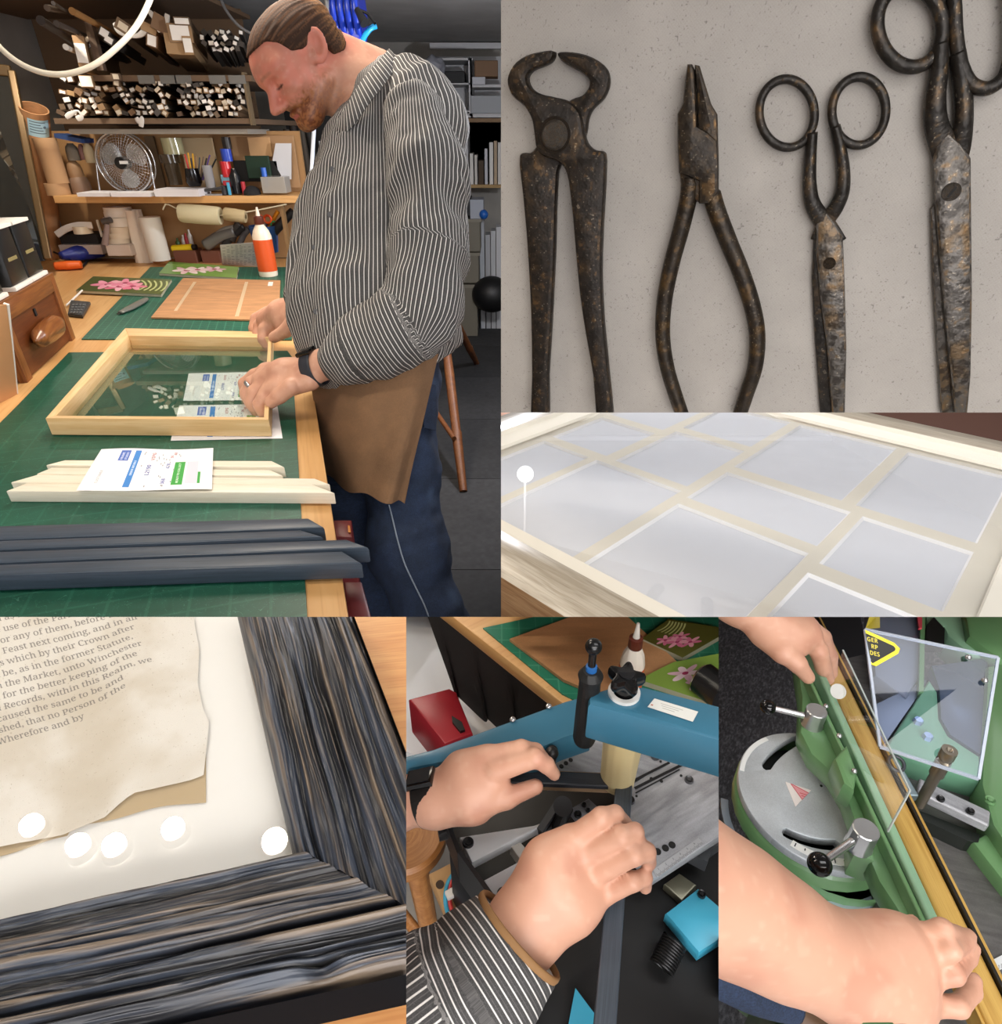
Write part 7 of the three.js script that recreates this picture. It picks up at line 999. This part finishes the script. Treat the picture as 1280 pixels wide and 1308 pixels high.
  const pb = onY(1174, 1028, 0.85), pt = riseTo(pb, 958); part(g, 'clamp_post', lathe([[0, 0], [0.006, 0], [0.006, (pt.y - pb.y) * 0.55], [0.0078, (pt.y - pb.y) * 0.58], [0.0078, (pt.y - pb.y) * 0.82], [0.006, (pt.y - pb.y) * 0.84], [0.0082, (pt.y - pb.y) * 0.88], [0.0082, pt.y - pb.y], [0.004, pt.y - pb.y], [0, (pt.y - pb.y) * 0.96]], pb), M('#8d8578', 0.3, { metalness: 0.8 })); part(g, 'clamp_arm', bar(onY(1138, 972, 0.87), onY(1166, 1020, 0.87), 0.012, 0.012, V(0, 1, 0), 0.002), metal('#9db0b8', 0.3)); part(g, 'clamp_hook', new THREE.TorusGeometry(0.009, 0.0022, 8, 20).rotateX(-1.2).translate(...onY(1145, 975, 0.885).toArray()), M('#3a3d40', 0.35));
  const rl = [[1256, 1232], [1310, 1205], [1310, 1224], [1262, 1246]].map(([x, y]) => onY(x, y, 0.8165)); part(g, 'ruler', quad(rl[3], rl[2], rl[1], rl[0]), new THREE.MeshPhysicalMaterial({ map: canvasTex(128, 32, (c) => { c.fillStyle = '#d4d8da'; c.fillRect(0, 0, 128, 32); c.fillStyle = '#444'; for (let i = 0; i < 16; i++) c.fillRect(4 + i * 8, 20, 1.5, 10); }), roughness: 0.4, side: THREE.DoubleSide }));
  // big clear guard with the warning sign
  const gu = thing('safety_guard', 'clear plastic blade guard with a yellow and black danger sign', 'guard'), c4 = [at(1105, 804, 0.80), at(1275, 840, 0.76), at(1250, 995, 0.70), at(1124, 954, 0.74)];
  part(gu, 'pane', quad(c4[3], c4[2], c4[1], c4[0]), glassM({ color: col('#e9f0ff'), roughness: 0.02 })); const eM = M('#cfd8e6', 0.2, { transmission: 0.4, thickness: 0 }); part(gu, 'edge', merge([bar(c4[0], c4[1], 0.003, 0.003), bar(c4[1], c4[2], 0.003, 0.003), bar(c4[2], c4[3], 0.003, 0.003), bar(c4[3], c4[0], 0.003, 0.003)]), eM);
  for (const [x, y, t] of [[1237, 839.5, 0.765], [1258, 869, 0.75]]) part(gu, 'screw', ball(at(x, y, t - 0.004), 0.0036), chromeM);
  const wing = [at(1105, 804, 0.80), at(1112, 784, 0.82), at(1124, 782, 0.86), at(1124, 802, 0.80)]; part(gu, 'side_pane', quad(wing[0], wing[1], wing[2], wing[3]), M('#b9a93a', 0.3));
  const sgT = canvasTex(512, 512, (c) => { c.fillStyle = '#f0dc2c'; c.fillRect(0, 0, 512, 512); c.fillStyle = '#121008'; c.beginPath(); c.moveTo(-10, 60); c.lineTo(390, 160); c.quadraticCurveTo(440, 190, 400, 230); c.lineTo(60, 470); c.lineTo(20, 440); c.closePath(); c.fill(); c.fillStyle = '#d9c93a'; c.font = 'bold 84px sans-serif'; c.fillText('GER', 10, 170); c.fillText('RP', 60, 262); c.fillText('DES', 30, 356); }); sgT.flipY = false;
  const sn = [at(1105, 805, 0.796), at(1150, 815, 0.789), at(1106, 849, 0.781), at(1145, 800, 0.79)]; const S0 = at(1105, 803, 0.797), SX = at(1150, 812.5, 0.786).sub(S0), SY = at(1110, 850, 0.780).sub(S0), sp = [[0, 0.03], [0.8, 0.22], [0.95, 0.35], [0.88, 0.5], [0.2, 0.98], [0.07, 0.96]].map(([a, b]) => S0.clone().addScaledVector(SX, a).addScaledVector(SY, b)), SG = new THREE.BufferGeometry(); { const ps = [], us = [], uvs = [[0, 0.03], [0.8, 0.22], [0.95, 0.35], [0.88, 0.5], [0.2, 0.98], [0.07, 0.96]]; for (let i = 1; i < 5; i++) for (const k of [0, i, i + 1]) { ps.push(...sp[k].toArray()); us.push(...uvs[k]); } SG.setAttribute('position', new THREE.Float32BufferAttribute(ps, 3)); SG.setAttribute('uv', new THREE.Float32BufferAttribute(us, 2)); SG.computeVertexNormals(); }
  part(gu, 'danger_sign', SG, new THREE.MeshPhysicalMaterial({ map: sgT, roughness: 0.4, side: THREE.DoubleSide }), 'yellow and black danger sign');
}
{ // ── hands of the operator ──
  const per = thing('person', 'bare forearm and two hands working the green guillotine', 'person');
  const U = [
    { k: 0.02, chains: [[J(880, 730, 0.89, 36), J(945, 770, 0.865, 27), J(985, 798, 0.85, 22), J(1014, 815, 0.84, 21), J(1032, 812, 0.84, 15)], [J(978, 812, 0.845, 15), J(1000, 834, 0.82, 14)], [J(985, 790, 0.86, 16), J(1030, 800, 0.855, 13)]] },
    { k: 0.005, chains: [[J(1000, 832, 0.82, 14), J(1018, 847, 0.815, 11.5), J(1032, 865, 0.82, 8.6)]] },
    { k: 0.003, chains: [[J(1034, 812, 0.84, 14), J(1046, 832, 0.84, 11.5), J(1052, 853, 0.85, 10), J(1058, 867, 0.86, 7.6)]] },
    { k: 0.003, chains: [[J(1030, 800, 0.86, 13), J(1050, 814, 0.87, 11), J(1060, 838, 0.88, 9.5), J(1062, 860, 0.89, 7.5)]] }];
  const D = [
    { k: 0.03, chains: [[J(790, 1080, 0.49, 80), J(870, 1121, 0.495, 75), J(945, 1163, 0.50, 67), J(1010, 1202, 0.505, 57), J(1072, 1236, 0.51, 46), J(1125, 1242, 0.515, 41), J(1146, 1238, 0.518, 29)], [J(1085, 1222, 0.515, 34), J(1148, 1208, 0.52, 25), J(1164, 1202, 0.525, 14)], [J(1095, 1262, 0.51, 38), J(1140, 1276, 0.512, 32), J(1164, 1280, 0.515, 17)]] },
    { k: 0.003, chains: [[J(1168, 1200, 0.52, 15.5), J(1204, 1187, 0.512, 12.8), J(1222, 1196, 0.53, 12.5), J(1230, 1206, 0.535, 9.5)]] },
    { k: 0.003, chains: [[J(1170, 1224, 0.514, 16), J(1214, 1213, 0.503, 12.8), J(1230, 1202, 0.525, 12), J(1237, 1196, 0.53, 9.5)]] },
    { k: 0.003, chains: [[J(1170, 1252, 0.513, 16), J(1218, 1244, 0.502, 12.8), J(1234, 1222, 0.525, 12), J(1242, 1212, 0.53, 9.5)]] },
    { k: 0.003, chains: [[J(1172, 1282, 0.513, 16), J(1224, 1286, 0.506, 12.5), J(1241, 1266, 0.525, 11.5), J(1245, 1252, 0.53, 9)]] },
    { k: 0.006, chains: [[J(1135, 1205, 0.53, 20), J(1156, 1190, 0.535, 13.5), J(1165, 1179, 0.54, 10)]] }];
  part(per, 'hand', hand(U), skinM, 'hand gripping the top of the fence'); part(per, 'forearm', hand(D, 0.0028, 0.0032), skinM, 'forearm and hand pressing the gold moulding');
  const jl = at(880, 1215, 0.66), j2 = at(960, 1262, 0.67), j3 = at(1014, 1284, 0.68), leg = part(per, 'jeans_leg', sweep([jl, j2, j3], (k) => [unit(lerp(34, 22, k), 0.67), unit(lerp(34, 20, k), 0.67)], V(0, 1, 0), 30, 16), denimM, 'blue jeans leg'); uvBox(leg.geometry);
  part(per, 'shoe', sweep([at(1005, 1284, 0.69), at(1035, 1298, 0.69), at(1070, 1312, 0.70), at(1100, 1325, 0.71)], [[0.014, 0.012], [0.018, 0.013], [0.018, 0.011], [0.01, 0.006]], V(0, 1, 0), 24, 12), M('#5b4330', 0.5), 'brown shoe');
}
// ───────────── each station ends at the plane where the next one begins ─────────────
const edgePlane = (vertical, px, sign) => { const n = (vertical ? V(1, 0, (px - 640) / FOCAL) : V(0, 1, (654 - px) / FOCAL)).multiplyScalar(sign).applyAxisAngle(V(1, 0, 0), -PITCH).normalize(); return { n, d: -n.dot(EYE) }; };
const EDGES = {
  1: [edgePlane(true, 640, -1), edgePlane(false, 788, 1)],
  2: [edgePlane(true, 640, 1), edgePlane(false, 527, 1)],
  3: [edgePlane(true, 640, 1), edgePlane(false, 527, -1), edgePlane(false, 788, 1)],
  4: [edgePlane(false, 788, -1), edgePlane(true, 519, -1)],
  5: [edgePlane(true, 519, 1), edgePlane(true, 918, -1), edgePlane(false, 788, -1)],
  6: [edgePlane(true, 918, 1), edgePlane(false, 788, -1)],
};
function cutMesh(m, planes) {
  m.updateWorldMatrix(true, false);
  const bb = new THREE.Box3().setFromBufferAttribute(m.geometry.attributes.position).applyMatrix4(m.matrixWorld), cs = [];
  for (let i = 0; i < 8; i++) cs.push(V(i & 1 ? bb.max.x : bb.min.x, i & 2 ? bb.max.y : bb.min.y, i & 4 ? bb.max.z : bb.min.z));
  const hits = planes.filter((p) => cs.some((c) => c.dot(p.n) + p.d < 0));
  if (!hits.length) return true;
  let g = m.geometry.index ? m.geometry.toNonIndexed() : m.geometry.clone(); g.applyMatrix4(m.matrixWorld);
  for (const pl of hits) {
    const names = Object.keys(g.attributes).filter((k) => ['position', 'normal', 'uv', 'color'].includes(k)), out = Object.fromEntries(names.map((k) => [k, []])), pos = g.attributes.position;
    const sizes = Object.fromEntries(names.map((k) => [k, g.attributes[k].itemSize]));
    const get = (i) => { const v = {}; for (const k of names) { const a = g.attributes[k].array, s = sizes[k]; v[k] = Array.from(a.subarray(i * s, i * s + s)); } return v; };
    for (let i = 0; i < pos.count; i += 3) {
      const d = [0, 1, 2].map((k) => pos.getX(i + k) * pl.n.x + pos.getY(i + k) * pl.n.y + pos.getZ(i + k) * pl.n.z + pl.d);
      if (d[0] < 0 && d[1] < 0 && d[2] < 0) continue;
      const vs = [0, 1, 2].map((k) => get(i + k)); let poly = vs;
      if (d.some((x) => x < 0)) { poly = []; for (let k = 0; k < 3; k++) { const n = (k + 1) % 3; if (d[k] >= 0) poly.push(vs[k]); if ((d[k] >= 0) !== (d[n] >= 0)) { const t = d[k] / (d[k] - d[n]), v = {}; for (const q of names) v[q] = vs[k][q].map((x, c) => lerp(x, vs[n][q][c], t)); poly.push(v); } } }
      for (let k = 1; k + 1 < poly.length; k++) for (const v of [poly[0], poly[k], poly[k + 1]]) for (const q of names) out[q].push(...v[q]);
    }
    g = new THREE.BufferGeometry(); for (const k of names) g.setAttribute(k, new THREE.Float32BufferAttribute(out[k], sizes[k]));
    if (!out.position.length) return false;
  }
  g.applyMatrix4(m.matrixWorld.clone().invert()); m.geometry = g; return true;
}
for (const [top, k] of setOf) {
  if (!EDGES[k]) continue;
  const gone = []; top.traverse((o) => { if (o.isMesh && !cutMesh(o, EDGES[k])) gone.push(o); });
  for (const o of gone) { if (o === top) scene.remove(top); else { const kids = [...o.children]; for (const c of kids) if (!gone.includes(c)) o.parent.add(c); o.parent.remove(o); } }
}
for (const [top] of setOf) {   // a thing's origin at its base
  if (!top.parent || !top.isGroup || top.position.lengthSq() > 0) continue;
  if (!top.children.length) { scene.remove(top); continue; }
  const b = new THREE.Box3().setFromObject(top), c = b.getCenter(V()).setY(b.min.y);
  top.position.copy(c); for (const o of top.children) o.position.sub(c);
}
let tris = 0; scene.traverse((o) => { if (o.isMesh) tris += (o.geometry.index ? o.geometry.index.count : o.geometry.attributes.position.count) / 3; });
console.log('triangles', Math.round(tris), 'things', setOf.size);
renderer.render(scene, camera);
